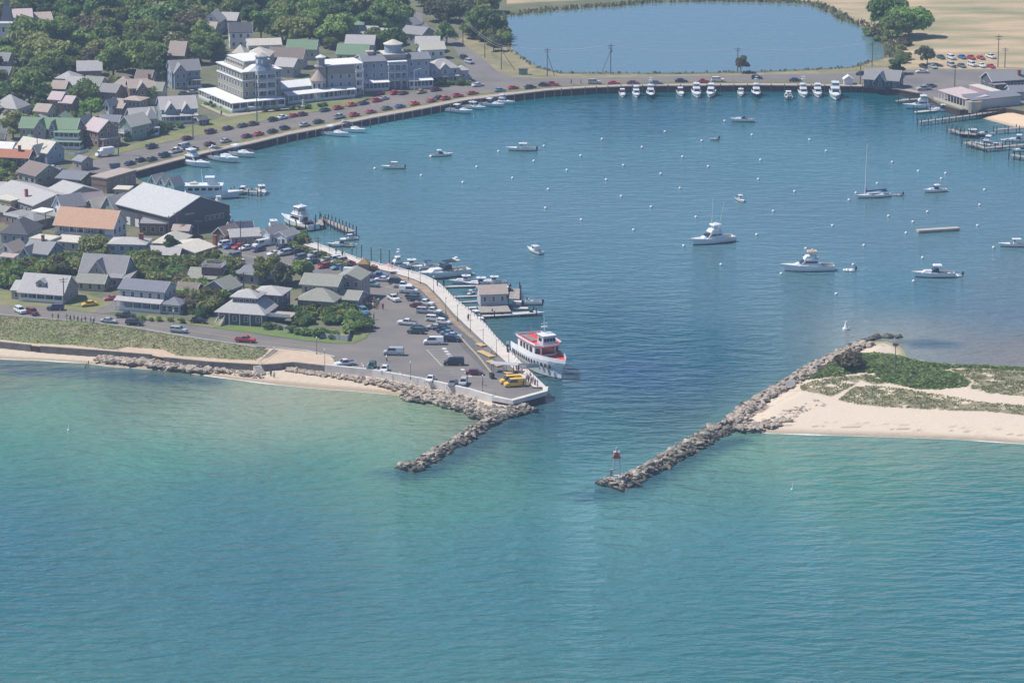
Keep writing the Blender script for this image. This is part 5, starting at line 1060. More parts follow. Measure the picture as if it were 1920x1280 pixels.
def mk_sail(L=11):
    t=B_thing('sailboat',''); B=L*.26; st=hull(t,L,B,.95,M_gel,.24,full=1.9,sheer=.3,tr=.7)
    b=MB(); b.frus((-.18*L,.22*L,-B*.28,B*.28,.95),(-.16*L,.16*L,-B*.22,B*.22,1.5)); b.obj('cabin',M_gel,t); b=MB()
    for sy in(-1,1): b.box(-.1*L,.1*L,sy*B*.265-.05,sy*B*.265+.05,1.15,1.32)
    b.obj('cabin_window',M_smoke,t); b=MB(); b.tube((.28*L,0,1),(.25*L,0,17.2),.19,.12,n=8); b.obj('mast',M_gel,t)
    b=MB(); b.tube((.26*L,0,2.1),(-.38*L,0,2.5),.30,.16,n=7); b.tube((.26*L,0,2.0),(.26*L,0,3.6),.22,.1,n=6); b.obj('sail_cover',M_canv,t)
    b=MB(); b.frus((-.40*L,-.22*L,-B*.3,B*.3,1.8),(-.36*L,-.24*L,-B*.26,B*.26,2.2)); b.obj('spray_hood',M_canv,t)
    b=MB(); 
    for e in ((.5*L,0),(-.5*L,0),(.2*L,B*.45),(.2*L,-B*.45)): b.tube((e[0],e[1],1.1),(.25*L,0,16.8),.02,n=3)
    b.obj('stay',M_alu,t); rail(t,st,5,.5); return t
def mk_trawler(L=18):
    t=B_thing('motor_yacht',''); B=5; H=1.7; st=hull(t,L,B,H,M_gel,.12,sheer=.5)
    z=1.75; b=MB(); b.frus((-.38*L,.22*L,-2,2,z-.2),(-.38*L,.18*L,-1.9,1.9,z+2.3)); b.obj('saloon',M_gel,t); b=MB()
    for sy in(-1,1):
        for k in range(5): x=-.34*L+k*.11*L; b.box(x,x+.075*L,sy*1.96-.05,sy*1.96+.05,z+.9,z+1.7)
    b.box(.19*L,.21*L,-1.5,1.5,z+.9,z+1.7); b.obj('saloon_window',M_smoke,t); b=MB(); b.box(-.42*L,.24*L,-2.3,2.3,z+2.3,z+2.45); b.obj('boat_deck',M_gel,t)
    b=MB(); b.frus((-.02*L,.15*L,-1.4,1.4,z+2.45),(-.02*L,.12*L,-1.3,1.3,z+3.6)); b.box(-.06*L,.1*L,-1.5,1.5,z+4.6,z+4.72); b.obj('flybridge',M_gel,t); b=MB()
    for sx in(-.04,.09):
        for sy in(-1,1): b.tube((sx*L,sy*1.3,z+3.4),(sx*L,sy*1.3,z+4.6),.05,n=4)
    b.tube((-.1*L,0,z+2.4),(-.12*L,0,z+7),.1,.05,n=5); b.obj('mast',M_gel,t); b=MB(); b.ball((-.25*L,0,z+2.8),(1.6,.7,.4)); b.obj('tender',M_gel2,t); rail(t,st,4,.8); return t
PROT={}
BM={'express':lambda:mk_express(9),'express_arch':lambda:mk_express(10,arch=True,top='',name='cabin_cruiser'),'express_open':lambda:mk_express(8,top=''),'fly':lambda:mk_flybridge(12),'fly_tower':lambda:mk_flybridge(12,tower=True),'fly_outr':lambda:mk_flybridge(13,outr=1,enclosed=False),'fly_outr_up':lambda:mk_flybridge(13,outr=2),'fly_navy':lambda:mk_flybridge(12,hm=M_navy),'fly_navy_tower':lambda:mk_flybridge(12,hm=M_navy,tower=True),'fly_tan':lambda:mk_flybridge(14,bimini=M_tanc,enclosed=False,name='motor_yacht'),'console':lambda:mk_console(7),'console_open':lambda:mk_console(7,ttop=False),'console_twin':lambda:mk_console(8.5,motors=2,hm=M_gel),'lobster':lambda:mk_lobster(9),'lobster_navy':lambda:mk_lobster(9,hm=M_navy),'lobster_blue':lambda:mk_lobster(9,hm=M_bluh),'dinghy':lambda:mk_dinghy(),'dinghy_white':lambda:mk_dinghy(m=M_gel),'sail':mk_sail,'trawler':mk_trawler,'console_blue':lambda:mk_console(7,topm=M_canv)}
BL0={'express':9,'express_arch':10,'express_open':8,'fly':12,'fly_tower':12,'fly_outr':13,'fly_outr_up':13,'fly_navy':12,'fly_navy_tower':12,'fly_tan':14,'console':7,'console_open':7,'console_twin':8.5,'lobster':9,'lobster_navy':9,'lobster_blue':9,'dinghy':3,'dinghy_white':3,'sail':11,'trawler':18,'console_blue':7}
def boat(kind,px,py,hd,L,label,group=None):
    g=G(px,py,0); s_=L/BL0[kind]
    if kind in PROT: return copy_thing(PROT[kind],g,R(hd),s_,label,group)
    t=BM[kind](); PROT[kind]=t; t.location=g; t.rotation_euler=(0,0,R(hd)); t.scale=(s_,)*3; t['label']=label
    if group: t['group']=group
    return t
for a in [
 ('console',738,316,178,7,'small white boat with a t top, leftmost of the boats moored out in the harbour'),
 ('express',827,293,12,7,'small white cabin boat with a hardtop moored near the harbour wall'),
 ('console_twin',979,282,180,9.3,'long low open boat with outboards moored in the upper harbour'),
 ('express_open',1393,228,178,8,'low open white speedboat moored near the far wall'),
 ('dinghy',1339,262,185,3,'tiny grey dinghy below the low white speedboat'),
 ('lobster',1003,473,122,7.2,'small white boat under way heading out of the marina'),
 ('console',1388,377,285,6,'small white boat with a t top seen bow on above the big sportfisher'),
 ('fly_outr',1337,455,206,14,'white sportfishing boat with two raised outriggers in the middle of the harbour'),
 ('sail',1639,370,196,11,'white sailboat with a tall bare mast and blue sail cover'),
 ('dinghy',1683,367,180,3,'grey dinghy trailing behind the sailboat'),
 ('express',1754,360,198,7.6,'small white cabin boat moored right of the sailboat'),
 ('fly_tan',1517,507,184,14.5,'white motor yacht with a tan bimini over its flybridge'),
 ('dinghy_white',1592,508,175,3.4,'white dinghy behind the motor yacht with the tan bimini'),
 ('express',1752,519,182,11.5,'white cabin cruiser with a hardtop at the lower right of the moorings'),
 ('dinghy_white',1793,518,185,3.2,'small inflatable tied behind the lower right cabin cruiser'),
 ('console_twin',1904,462,182,9,'white boat with a t top cut by the right edge of the picture'),
 # far wall row
 ('express',1167,180,272,8,'white cabin boat, leftmost along the far wall'),
 ('fly_outr_up',1193,180,272,9,'white boat with two upright outriggers, second from the left along the far wall'),
 ('fly_navy_tower',1220,180,270,10,'dark hulled tower boat, third from the left along the far wall'),
 ('express',1276,178,275,8.5,'low white cabin boat left of the tall flybridge pair at the far wall'),
 ('fly',1306,179,272,11,'tall white flybridge boat, left one of the pair at the far wall'),
 ('fly',1333,179,262,10.5,'white flybridge boat, right one of the pair at the far wall'),
 ('lobster',1389,178,270,7.5,'small white wheelhouse boat left of the tower boat at the far wall'),
 ('fly_navy_tower',1418,179,270,10.5,'dark hulled boat with a high tuna tower at the far wall'),
 ('console_twin',1478,183,90,9,'white boat moored stern out with its outboards showing at the far wall'),
 ('fly_tower',1506,179,272,10.5,'white tower boat third from the right end of the far wall row'),
 ('fly',1533,179,270,10.5,'white flybridge boat second from right in the far wall row'),
 ('fly_outr_up',1566,182,268,13.5,'large white boat with tall upright outriggers at the right end of the far wall'),
 # left wall
 ('fly',362,310,320,13.5,'white flybridge boat at the left end of the harbour wall'),
 ('express_arch',413,301,322,14,'sleek white cruiser, second from the left at the harbour wall'),
 ('express',446,292,324,12,'white cabin cruiser, third from the left at the harbour wall'),
 ('express',624,254,330,11,'low white cabin boat, left one of the two below the hotel'),
 ('express_arch',656,247,330,11,'white cruiser, right one of the two below the hotel'),
 ('express',860,211,332,9.5,'white cabin boat, left of the four boats by the road junction'),
 ('lobster',888,204,332,8.5,'white wheelhouse boat, second of the four by the road junction'),
 ('express',921,199,334,9,'white boat, third of the four by the road junction'),
 ('fly_outr_up',943,194,334,8,'white boat with a slanted pole, fourth of the four by the road junction'),
 # left docks
 ('trawler',392,371,2,19,'large white motor yacht with a long saloon lying behind the dark boathouse'),
 ('express_arch',352,359,170,10,'white cruiser lying left of the large motor yacht'),
 ('express',455,362,250,7,'small white cabin boat left of the dark piles beside the large motor yacht'),
 ('lobster',491,362,285,8.5,'white wheelhouse boat with a high bow at the end of the small pier'),
 ('fly_outr',410,386,100,8,'small boat with tower poking out behind the boathouse roof'),
 ('express',428,412,100,6,'small white boat at the right corner of the boathouse'),
 ('fly',561,424,128,16,'big white sportfisher with its bow raised at the wooden dock'),
 ('lobster',513,428,100,9,'white wheelhouse boat behind the striped roof shop'),
 ('express',640,462,182,7.5,'covered white boat beside the low float by the promenade'),
 ('console',655,450,200,5.5,'little boat with a flat tan canopy at the end of the wooden dock'),
 # marina by the promenade
 ('fly_tower',744,504,200,9,'white tower boat at the left end of the marina'),
 ('lobster',770,501,190,8,'white and orange boat second in the marina'),
 ('console_blue',800,503,195,7.5,'open boat under a blue canopy beside the big cruiser'),
 ('express_arch',833,519,208,16,'big white cruiser with a radar arch and black bimini in the marina'),
 ('lobster',872,531,185,8,'white pilothouse boat directly right of the big cruiser in the marina'),
 ('lobster_blue',900,536,182,8.5,'pilothouse boat with a blue hull above the dock house'),
 ('lobster',925,532,182,7.5,'white pilothouse boat just above the right end of the dock house'),
 ('lobster_navy',950,553,95,9,'dark fishing boat at the outer right end of the marina'),
 ('console_open',989,571,185,8,'long low white skiff at the outer float'),
 ('express_open',997,590,355,6,'small white speedboat at the end of the white dock'),
 ('dinghy',964,574,180,4,'dark dinghy between the dock house and the skiff'),
 ('console',893,598,300,7.5,'white boat with a t top close under the promenade'),
 ('console',882,552,250,4,'small covered runabout left of the dock house'),
 # right docks
 ('fly',1728,203,182,11.5,'white flybridge boat beside the restaurant deck'),
 ('express',1765,209,182,8,'white boat behind the flybridge boat under the restaurant deck'),
 ('express_open',1705,190,182,5,'small pale boat at the little dock left of the restaurant'),
 ('lobster_navy',1822,256,185,8.5,'dark hulled wheelhouse boat at the second right dock'),
 ('express_open',1848,253,180,6,'white open boat right of the dark hulled wheelhouse boat'),
 ('fly',1850,276,160,10,'white flybridge boat at the lower right dock'),
 ('console',1880,272,180,6,'small white boat right of the flybridge boat at the lower right dock'),
 ('express',1908,266,180,8,'white boat near the right edge at the lower right dock'),
 ('express_open',1915,284,190,6,'white bow poking in at the right edge below the lower right dock'),
]: boat(*a)
# ---- ferry
t=thing('ferry','white passenger ferry with red decks and rows of windows moored at the pier','ferry',G(1016,691,0),R(-65)); t.scale=(.95,1,1.16); L=25;Bm=8.2
st=hull(t,L,Bm,3.5,M_gel,0,full=2.6,sheer=.22,deckm=M_red,tr=.85)
b=MB()
for s_ in(1,-1):
    for i in range(1,len(st)): 
        a,c=st[i-1],st[i]; fa=.10*L*((i-1)/12)**3; fc=.10*L*(i/12)**3
        b.add([(a[0]+fa,s_*a[1],a[2]),(c[0]+fc,s_*c[1],c[2]),(c[0]+fc,s_*c[1],c[2]+.9),(a[0]+fa,s_*a[1],a[2]+.9),(a[0]+fa,s_*(a[1]-.12),a[2]),(c[0]+fc,s_*max(0,c[1]-.12),c[2]),(c[0]+fc,s_*max(0,c[1]-.12),c[2]+.9),(a[0]+fa,s_*(a[1]-.12),a[2]+.9)],[(0,1,2,3),(7,6,5,4),(3,2,6,7)] if s_<0 else [(3,2,1,0),(4,5,6,7),(7,6,2,3)])
b.obj('bulwark',M_gel,t)
wn=MB(); wn.box(-.27,.27,-.07,.07,-.42,.42); wm=wn.mesh('hull_window',M_smoke)
for s_ in(1,-1):
    for k in range(15):
        u=.06+k*.056; x=-L/2+L*u; w_=Bm/2*(.85+.15*min(1,u*2.5))*(1-max(0,(u-.42)/.58)**2.6); w_*=.975
        u2=u+.02; w2=Bm/2*(.85+.15*min(1,u2*2.5))*(1-max(0,(u2-.42)/.58)**2.6)*.975; o=link('hull_window',wm,t,(x+.1*L*u**3*.8,s_*(w_+.05),2.62),math.atan2(s_*(w2-w_),.02*L))
b=MB(); b.loft([[(-8.2,-3.3,3.6),(-8.2,-3.3,6.2),(-8.2,3.3,6.2),(-8.2,3.3,3.6)],[(0,-3.7,3.6),(0,-3.7,6.2),(0,3.7,6.2),(0,3.7,3.6)],[(2.9,-3.5,3.6),(2.9,-3.5,6.2),(2.9,3.5,6.2),(2.9,3.5,3.6)],[(4.0,-2.0,3.6),(4.0,-2.0,6.2),(4.0,2.0,6.2),(4.0,2.0,3.6)]],0,True,True); b.obj('upper_cabin',M_gel,t)
wn=MB(); wn.box(-.65,.65,-.05,.05,-.6,.6); wm2=wn.mesh('cabin_window',M_smoke)
for s_ in(1,-1):
    for k in range(4): link('cabin_window',wm2,t,(-5.6+k*2.2,s_*(3.46+.10*k+.03),5.15),R(2)*s_)
    link('cabin_window',wm2,t,(3.5,s_*2.78,5.0),-s_*R(54))
b=MB(); b.box(3.98,4.1,-1.8,1.8,4.2,5.8); b.obj('front_window',M_smoke,t)
b=MB(); b.prism([(-8.6,-3.6),(0,-4.0),(4.0,-3.8),(6.0,-2.2),(6.0,2.2),(4.0,3.8),(0,4.0),(-8.6,3.6)],6.2,6.4); b.obj('sun_deck',M_red,t)
b=MB()
pl=[(-8.6,-3.6),(0,-4.0),(4.0,-3.8),(6.0,-2.2),(6.0,2.2),(4.0,3.8),(0,4.0),(-8.6,3.6),(-9.9,-3.4)]
for i in range(8): b.bar((*pl[i],6.85),(*pl[i+1],6.85),.1,.42)
b.obj('deck_parapet',M_gel,t)
b=MB(); b.frus((1.2,5.2,-2.0,2.0,6.4),(1.3,4.6,-1.7,1.7,8.5)); o=b.obj('pilothouse',mat('shaded_white_paint',(.5,.54,.6),.4),t)  # blue grey shade of the bow-facing front, put into the whole pilothouse colour
for k in range(4): b=MB(); b.box(-.04,.04,-.34,.34,-.4,.4); b.obj('pilothouse_window',M_smoke,o,loc=(4.92,-1.25+k*.83,7.6))
for s_ in(1,-1): b=MB(); b.box(-.9,.9,-.04,.04,-.4,.4); b.obj('pilothouse_window',M_smoke,o,loc=(3.0,s_*1.88,7.6))
b=MB(); b.box(.8,5.0,-2.0,2.0,8.5,8.62); b.obj('pilothouse_roof',M_gel,t)
b=MB(); b.tube((1.6,0,9.1),(1.2,0,13.2),.10,.04); b.tube((1.4,-1,10.8),(1.4,1,10.8),.05); b.box(1.2,1.8,-.8,.8,10.0,10.2); b.obj('mast',M_gel,t)
b=MB(); b.tube((-7,0,6.7),(-7,0,9.4),.05); b.obj('flag_staff',M_alu,t); b=MB()
for k in range(6):
    for y in(-1.9,1.9): b.box(-6.8+k*1.2,-6.4+k*1.2,y-.9,y+.9,6.42,6.8)
b.obj('deck_bench',M_floor,t)
b=MB(); b.box(-L/2-.6,-L/2,-2,2,.4,.6); b.obj('stern_platform',M_gel,t)
# ---- mooring buoys
b=MB(); b.ball((0,0,.12),.36,8,6); bm=b.mesh('float',mat('buoy_white',(.8,.8,.8),.4)); b=MB(); b.cyl(0,0,.4,.62,.06,n=5); br=b.mesh('ring',M_bluh)
def buoy(px,py,label='white mooring buoy floating in the harbour',grp='mooring buoys in the harbour',s_=1.35):
    t=thing('mooring_buoy',label,'buoy',G(px,py,0),0,grp); link('float',bm,t); link('ring',br,t); t.scale=(s_,)*3
for px,py in [(703,317),(790,330),(894,314),(868,343),(935,285),(961,335),(1001,303),(1020,275),(1129,262),(1089,293),(1028,356),(1063,320),(1023,391),(1090,413),(1137,338),(1165,369),(1169,311),(1188,432),(1204,277),(1247,248),(1239,327),(1221,389),(1275,354),(1280,295),(1316,265),(1328,313),(1359,228),(1282,462),(1305,408),(1352,497),(1410,254),(1426,301),(1422,337),(1419,441),(1450,397),(1490,360),(1518,263),(1549,284),(1592,376),(1561,424),(1620,461),(1600,497),(1511,467),(1465,514),(1568,552),(1645,345),(1673,305),(1666,406),(1712,417),(1722,322),(1739,398),(1773,326),(1765,336),(1699,438),(1730,484),(1713,528),(1837,385),(1846,357),(1833,424),(1863,465),(1605,363)]:
    buoy(px,py)
t=thing('channel_buoy','white bell shaped buoy with a top mark beside the spit','buoy',G(1586,618,0)); b=MB(); b.cyl(0,0,-.2,.5,.95,.95,n=12); b.obj('float',MATS['buoy_white'],t); b=MB(); b.cyl(0,0,.5,1.7,.65,.3,n=10); b.cyl(0,0,1.7,2.3,.28,n=8); b.obj('tower',MATS['buoy_white'],t)
for px,py,lb in ((128,806,'slim white spar buoy off the beach at the left'),(1485,917,'slim white spar buoy off the sand spit at the right')):
    t=thing('spar_buoy',lb,'buoy',G(px,py,0),0,'spar buoys in the sea'); b=MB(); b.tube((0,0,-.3),(.25,0,1.6),.14,.09,n=7); b.obj('spar',MATS['buoy_white'],t); b=MB(); b.ball((0,0,.05),(.3,.3,.18)); b.obj('collar',MATS['buoy_white'],t)
# ---- docks
M_dock=mat('dock_planks',(.33,.29,.25),.9,var=.2,scale=1.2); M_pile=mat('dark_pile',(.05,.042,.04),.9,var=.3,scale=2); M_pileg=mat('grey_pile',(.20,.185,.165),.9,var=.25,scale=2); M_float=mat('pale_float',(.55,.52,.48),.8,var=.1,scale=1)
def dock(label,pl,wd,z=1.3,piles=True,m=None,th=.25,pz=None,step=3.2,name='dock'):
    W=P(pl,z); t=thing(name,label,'dock',(W[0].x,W[0].y,0)); off=Vector((W[0].x,W[0].y,0))
    b=MB(); strip_wall(b,[p-off for p in W],wd,z-th,z); b.obj('deck',m or M_dock,t)
    if piles:
        q=resample(W,step); b=MB(); b.cyl(0,0,-1.5,pz or z+1.0,.16,n=7); pm=b.mesh('pile',M_pile); k=0
        for i,p in enumerate(q):
            d=(q[min(i+1,len(q)-1)]-q[max(0,i-1)]).normalized(); nn=Vector((-d.y,d.x,0))
            for s_ in(1,-1):
                if k<96: o=link('pile',pm,t,(p-off)+nn*s_*(wd/2+.17)-Vector((0,0,z))); o.location.z=0; k+=1
    return t
dock('small wooden pier beside the large motor yacht',[(436,356),(486,360)],2.2)
dock('wooden dock with many dark piles wrapped round the big sportfisher',[(548,420),(574,424),(600,421),(601,408),(628,420),(660,434)],2.6,1.4,pz=2.9,step=2.4)
dock('low dark float with a covered boat beside the promenade',[(616,458),(663,460)],2,.5,False,M_dock)
dock('plank walkway leading from the shop to the wooden dock',[(532,424),(572,446)],1.6,1.6,step=5)
dock('upper white finger float of the marina',[(832,537),(898,535)],1.3,.5,True,M_float,pz=2.5,step=7)
dock('second finger float of the marina left of the dock house',[(849,556),(900,554)],1.1,.5,False,M_float)
dock('third finger float of the marina left of the dock house',[(860,566),(900,564)],.9,.5,False,M_float)
dock('fourth finger float of the marina left of the dock house',[(869,577),(902,575)],1.6,.5,False,M_float)
dock('long white dock below the dock house',[(884,592),(925,590),(1003,585)],2.4,.8,True,M_float,pz=2.2,step=9)
dock('short outer float beside the long white skiff',[(962,577),(990,577)],2,.6,False,M_float)
dock('dark planked fishing pier at the outer end of the marina',[(900,546),(940,544),(966,542),(964,560)],3,1.5,True,pz=3.4,step=2.6)
dock('platform on piles carrying the dock house',[(898,580),(955,578)],7,1.5,True,pz=1.45)
h=House('dock_house','grey boarded dock house with a pale roof standing on piles in the marina','boathouse',(901,552),(950,550),3.2,'grey','tan',gz=1.52); h.block(0,h.W,0,6,3.2,'gx',1.8,sides='f',ww=.7,sp=2).done()
dock('wooden pier with clustered piles running from the small beach',[(1724,228),(1750,225),(1827,215),(1887,204)],2.0,1.5,pz=2.6,step=2.8)
dock('pale float in front of the restaurant deck',[(1716,210),(1790,203)],2,.6,True,M_float,pz=2.6,step=6)
dock('little dock left of the restaurant',[(1681,189),(1724,185)],2,1.0,pz=3,step=5)
dock('short pier with gull topped piles above the dark hulled boat',[(1781,242),(1804,250),(1832,252)],2,1.4,pz=3.0,step=2.6)
dock('long wooden pier reaching the right edge from the small beach',[(1866,243),(1930,238)],2,1.6,step=4)
dock('lower right dock with a row of dark piles',[(1810,266),(1848,277),(1930,270)],2.6,1.4,pz=2.9,step=2.6)
dock('piled dock corner at the right edge of the picture',[(1896,290),(1940,297)],2.6,1.4,pz=2.9,step=2.6)
t=dock('grey floating dock raft anchored alone among the moorings',[(1720,431),(1797,426)],2.4,.9,False,mat('raft_planks',(.42,.38,.34),.9,var=.1),th=.7,name='floating_dock')
# mooring piles off the harbour wall
b=MB(); b.cyl(0,0,-1.5,2.9,.17,n=7); pm=b.mesh('pile_post',M_pileg); b=MB(); b.cyl(0,0,2.9,3.0,.2,.1,n=7); pc=b.mesh('pile_cap',mat('pile_cap',(.5,.5,.48),.6))
def mpile(p,label,group,s_=1):
    t=thing('mooring_pile',label,'pile',(p.x,p.y,0),0,group); link('post',pm,t); link('cap',pc,t); t.scale=(1,1,s_)
wl=P(W_OUT[3:17],0); q=resample(wl,4.6); skip=0
for i,p in enumerate(q):
    d=(q[min(i+1,len(q)-1)]-q[max(0,i-1)]).normalized(); nn=Vector((d.y,-d.x,0)); mpile(p+nn*12,'grey mooring pile standing off the curved harbour wall','mooring piles off the harbour wall')
for i,(px,py,h_) in enumerate([(660,481,.9),(678,487,1.6),(696,491,1.6),(714,494,1.6),(730,495,1.5)]): mpile(G(px,py),'tall dark pile in the row off the promenade, number %d from the left'%(i+1) if False else 'tall dark pile in the row off the promenade left of the marina','tall piles off the promenade',h_)
# fender piles on the bulkhead face
b=MB(); q=resample(P(W_OUT,0),2.4); 
for i,p in enumerate(q):
    if i%1==0:
        d=(q[min(i+1,len(q)-1)]-q[max(0,i-1)]).normalized(); nn=Vector((d.y,-d.x,0)); pp=p+nn*.35; b.cyl(pp.x,pp.y,-1,GZ-.1,.14,n=5)
tag(b.obj('bulkhead_fenders',M_bulk),'dark timber fender piles along the face of the harbour wall','fender','',kind='stuff')
# old groyne posts on the left beach
for i,(px,py) in enumerate([(160,690),(163,686),(166,682),(357,703),(360,699),(363,696)]):
    p=G(px,py); b=MB(); b.cyl(0,0,-.5,.9,.12,.1,n=6); tag(b.obj('groyne_post',M_pile,loc=p),['short dark post of the left groyne at the waterline','short dark post of the right groyne at the waterline'][i>2],'post',['posts of the left groyne','posts of the right groyne'][i>2])
# ================= ROCKS =================
M_rock=mat('granite',(.48,.415,.325),.9,col2=(.12,.105,.085),scale=1.1,detail=6,objvar=.42,bump=.1); M_rockd=mat('wet_granite',(.06,.055,.045),.75,col2=(.20,.18,.14),scale=.6,detail=6,objvar=.3,bump=.1); M_rockt=mat('tan_granite',(.62,.515,.41),.9,col2=(.21,.17,.135),scale=1.2,detail=6,objvar=.25,bump=.1)
def rock_mesh(seed):
    bm_=bmesh.new(); bmesh.ops.create_icosphere(bm_,subdivisions=2,radius=1); r=random.Random(seed); s_=(r.uniform(.85,1.5),r.uniform(.6,.95),r.uniform(.42,.62))
    pl=[(Vector((r.gauss(0,1),r.gauss(0,1),r.gauss(0,1))).normalized(),r.uniform(.42,.68)) for _ in range(11)]
    for v in bm_.verts:
        for n_,d in pl:
            k=v.co.dot(n_)-d
            if k>0: v.co-=n_*k
        v.co=Vector((v.co.x*s_[0],v.co.y*s_[1],v.co.z*s_[2]))*1.15
    vs=[v.co.copy() for v in bm_.verts]; fs=[tuple(v.index for v in f.verts) for f in bm_.faces]; bm_.free(); return vs,fs
RK=[rock_mesh(i) for i in range(8)]
def rk_me(i,m):
    k=('rock',i,m.name)
    if k not in WM: b=MB(); b.add(*RK[i]); WM[k]=b.mesh('boulder',m)
    return WM[k]
rr=random.Random(11); STUFF=MB(); NB=[0]
def rocks(pl,n,wd,hf,size,label,group,m,z0=0,own=True,cap=None):
    """n boulders along a world polyline; hf(t,u)->height of the mound"""
    q=along(pl,400)
    for k in range(n):
        t=rr.random(); i=int(t*399); p=q[i]; d=(q[min(i+1,399)]-q[max(0,i-1)]).normalized(); nn=Vector((-d.y,d.x,0)); w_=wd(t) if callable(wd) else wd; u=rr.uniform(-1,1); 
        s_=rr.choice([.55,.75,.9,1.1,1.45])*rr.uniform(.9,1.1)*size; z=z0+hf(t,u); pp=p+nn*u*w_; pp.z=z
        rot=(rr.uniform(-.4,.4),rr.uniform(-.4,.4),rr.uniform(0,6.28)); mm=m
        if z<.62 or (z<.95 and rr.random()<.45): mm=M_rockd
        if own and NB[0]<298:
            o=link('boulder',rk_me(rr.randrange(8),mm),None,pp); o.rotation_euler=rot; o.scale=(s_,s_,s_); tag(o,label,'boulder',group); NB[0]+=1
        else:
            vs,fs=RK[rr.randrange(8)]; M=Matrix.LocRotScale(pp,__import__('mathutils').Euler(rot),Vector((s_,)*3)); STUFF.add([M@v for v in vs],fs,0 if mm is M_rock else (1 if mm is M_rockd else 2))
# mound cores
def mound(name,pl,wd,h,m,label):
    q=along(pl,60); rings=[]
    for i,p in enumerate(q):
        t=i/59; d=(q[min(i+1,59)]-q[max(0,i-1)]).normalized(); nn=Vector((-d.y,d.x,0)); w_=wd(t); hh=h(t)
        rings.append([tuple(p+nn*w_*a+Vector((0,0,z*hh if z>0 else z))) for a,z in ((1.15,-1.2),(.75,.35),(.3,.85),(-.3,.85),(-.75,.35),(-1.15,-1.2))])
    b=MB(); b.loft(rings,0,True); tag(b.obj(name,m),label,'jetty')
J1=P([(757,882),(790,870),(825,848),(860,830),(890,808),(925,790),(955,775)],0); J2=P([(1140,914),(1175,903),(1215,884),(1260,858),(1310,830),(1350,806),(1395,797)],0)
w1=lambda t:2.1+1.4*max(0,1-t*6)+.4*t; w2=lambda t:2.4+2.2*max(0,1-t*6)+1.2*t
mound('rock_jetty',J1,w1,lambda t:1.2,M_rockd,'left rock jetty reaching out from the corner of the car park'); mound('rock_jetty',J2,w2,lambda t:1.45,M_rockd,'right rock jetty reaching out from the sand spit to the beacon')
hj=lambda H_:(lambda t,u:H_*(1-abs(u)**1.6)+.05)
rocks(J1,120,w1,hj(1.35),.88,'grey boulder of the left jetty','boulders of the left jetty',M_rock)
rocks(J2,176,w2,hj(1.6),.88,'grey boulder of the right jetty','boulders of the right jetty',M_rock)
rocks(J1,190,w1,hj(1.1),.62,'','',M_rock,own=False); rocks(J2,560,w2,hj(1.5),.6,'','',M_rock,own=False)
rocks([J1[0],J1[0].lerp(J1[1],.5)],45,3.4,lambda t,u:.45+.3*(1-abs(u)),.8,'','',M_rock,own=False); rocks([J2[0],J2[0].lerp(J2[1],.6)],60,4.0,lambda t,u:.45+.5*(1-abs(u)),.85,'','',M_rock,own=False)
# armour under the car park wall, jetty root, spit edges
rocks(P([(540,690),(620,700),(700,711),(770,726),(840,742),(880,752)],1.3),520,lambda t:1.0+2.6*t,lambda t,u:1.2-.25*abs(u),.6,'','',M_rockt,own=False,z0=0)
rocks(P([(760,735),(830,748),(880,760),(920,772)],1.1),260,lambda t:3.6,lambda t,u:1.0+.3*u,.8,'','',M_rockt,own=False)
rocks(P([(890,768),(920,772),(950,765),(985,757)],1.1),240,lambda t:4.8,lambda t,u:1.0-.5*abs(u),.75,'','',M_rockt,own=False)
rocks(P([(185,668),(230,672),(290,679),(330,686),(395,692)],1.1),300,lambda t:3.4-1.6*t,lambda t,u:.95,.8,'','',M_rockt,own=False)
rocks(P([(395,692),(440,696),(490,703)],1.1),70,1.2,lambda t,u:1.15,.55,'','',M_rockt,own=False)
rocks(P([(1370,792),(1395,768),(1440,738),(1480,714),(1520,691),(1560,669),(1600,651),(1625,640)],1.1),560,lambda t:2.4,lambda t,u:1.0-.5*abs(u)+.3,.85,'','',M_rockt,own=False)
rocks(P([(1612,645),(1625,637),(1650,632),(1690,632)],0),70,1.0,lambda t,u:.3,.8,'','',M_rock,own=False)
rocks(P([(1380,800),(1430,797),(1470,785),(1500,768),(1540,755)],1.1),330,lambda t:2.6,lambda t,u:1.1,.62,'','',M_rockt,own=False)
rocks(P([(1390,790),(1420,772),(1440,765)],1.1),60,1.6,lambda t,u:.5,.6,'','',M_rockd,own=False)
rocks(P([(1790,212),(1830,211),(1880,203)],0),60,1.2,lambda t,u:1.0,.6,'','',M_rockt,own=False)
tag(STUFF.obj('boulders',[M_rock,M_rockd,M_rockt]),None,None,None,'stuff')
# beacon on the right jetty
g=J2[0].lerp(J2[1],.45); t=thing('beacon','skeleton beacon tower with a red daymark on the tip of the right jetty','beacon',(g.x,g.y,1.9)); M_steel=mat('galvanised_steel',(.45,.45,.46),.5)
b=MB(); b.cyl(0,0,-1.2,.25,1.5,1.35,n=10); b.obj('base',M_conc,t); b=MB()
for a in range(4):
    x,y=1.15*math.cos(R(45+90*a)),1.15*math.sin(R(45+90*a)); b.tube((x,y,.2),(x*.8,y*.8,6.2),.11,n=5)
for z in(1.6,3.4,4.8):
    for a in range(4): x,y=1.0*math.cos(R(45+90*a)),1.0*math.sin(R(45+90*a)); x2,y2=1.0*math.cos(R(135+90*a)),1.0*math.sin(R(135+90*a)); b.tube((x,y,z),(x2,y2,z),.08,n=4)
b.obj('frame',M_steel,t); b=MB(); b.add([(-1.1,-1.0,4.9),(1.1,-1.0,4.9),(0,-1.0,6.7),(-1.1,-.94,4.9),(1.1,-.94,4.9),(0,-.94,6.7)],[(0,1,2),(5,4,3),(0,3,4,1),(1,4,5,2),(2,5,3,0)]); b.obj('daymark',M_red,t)
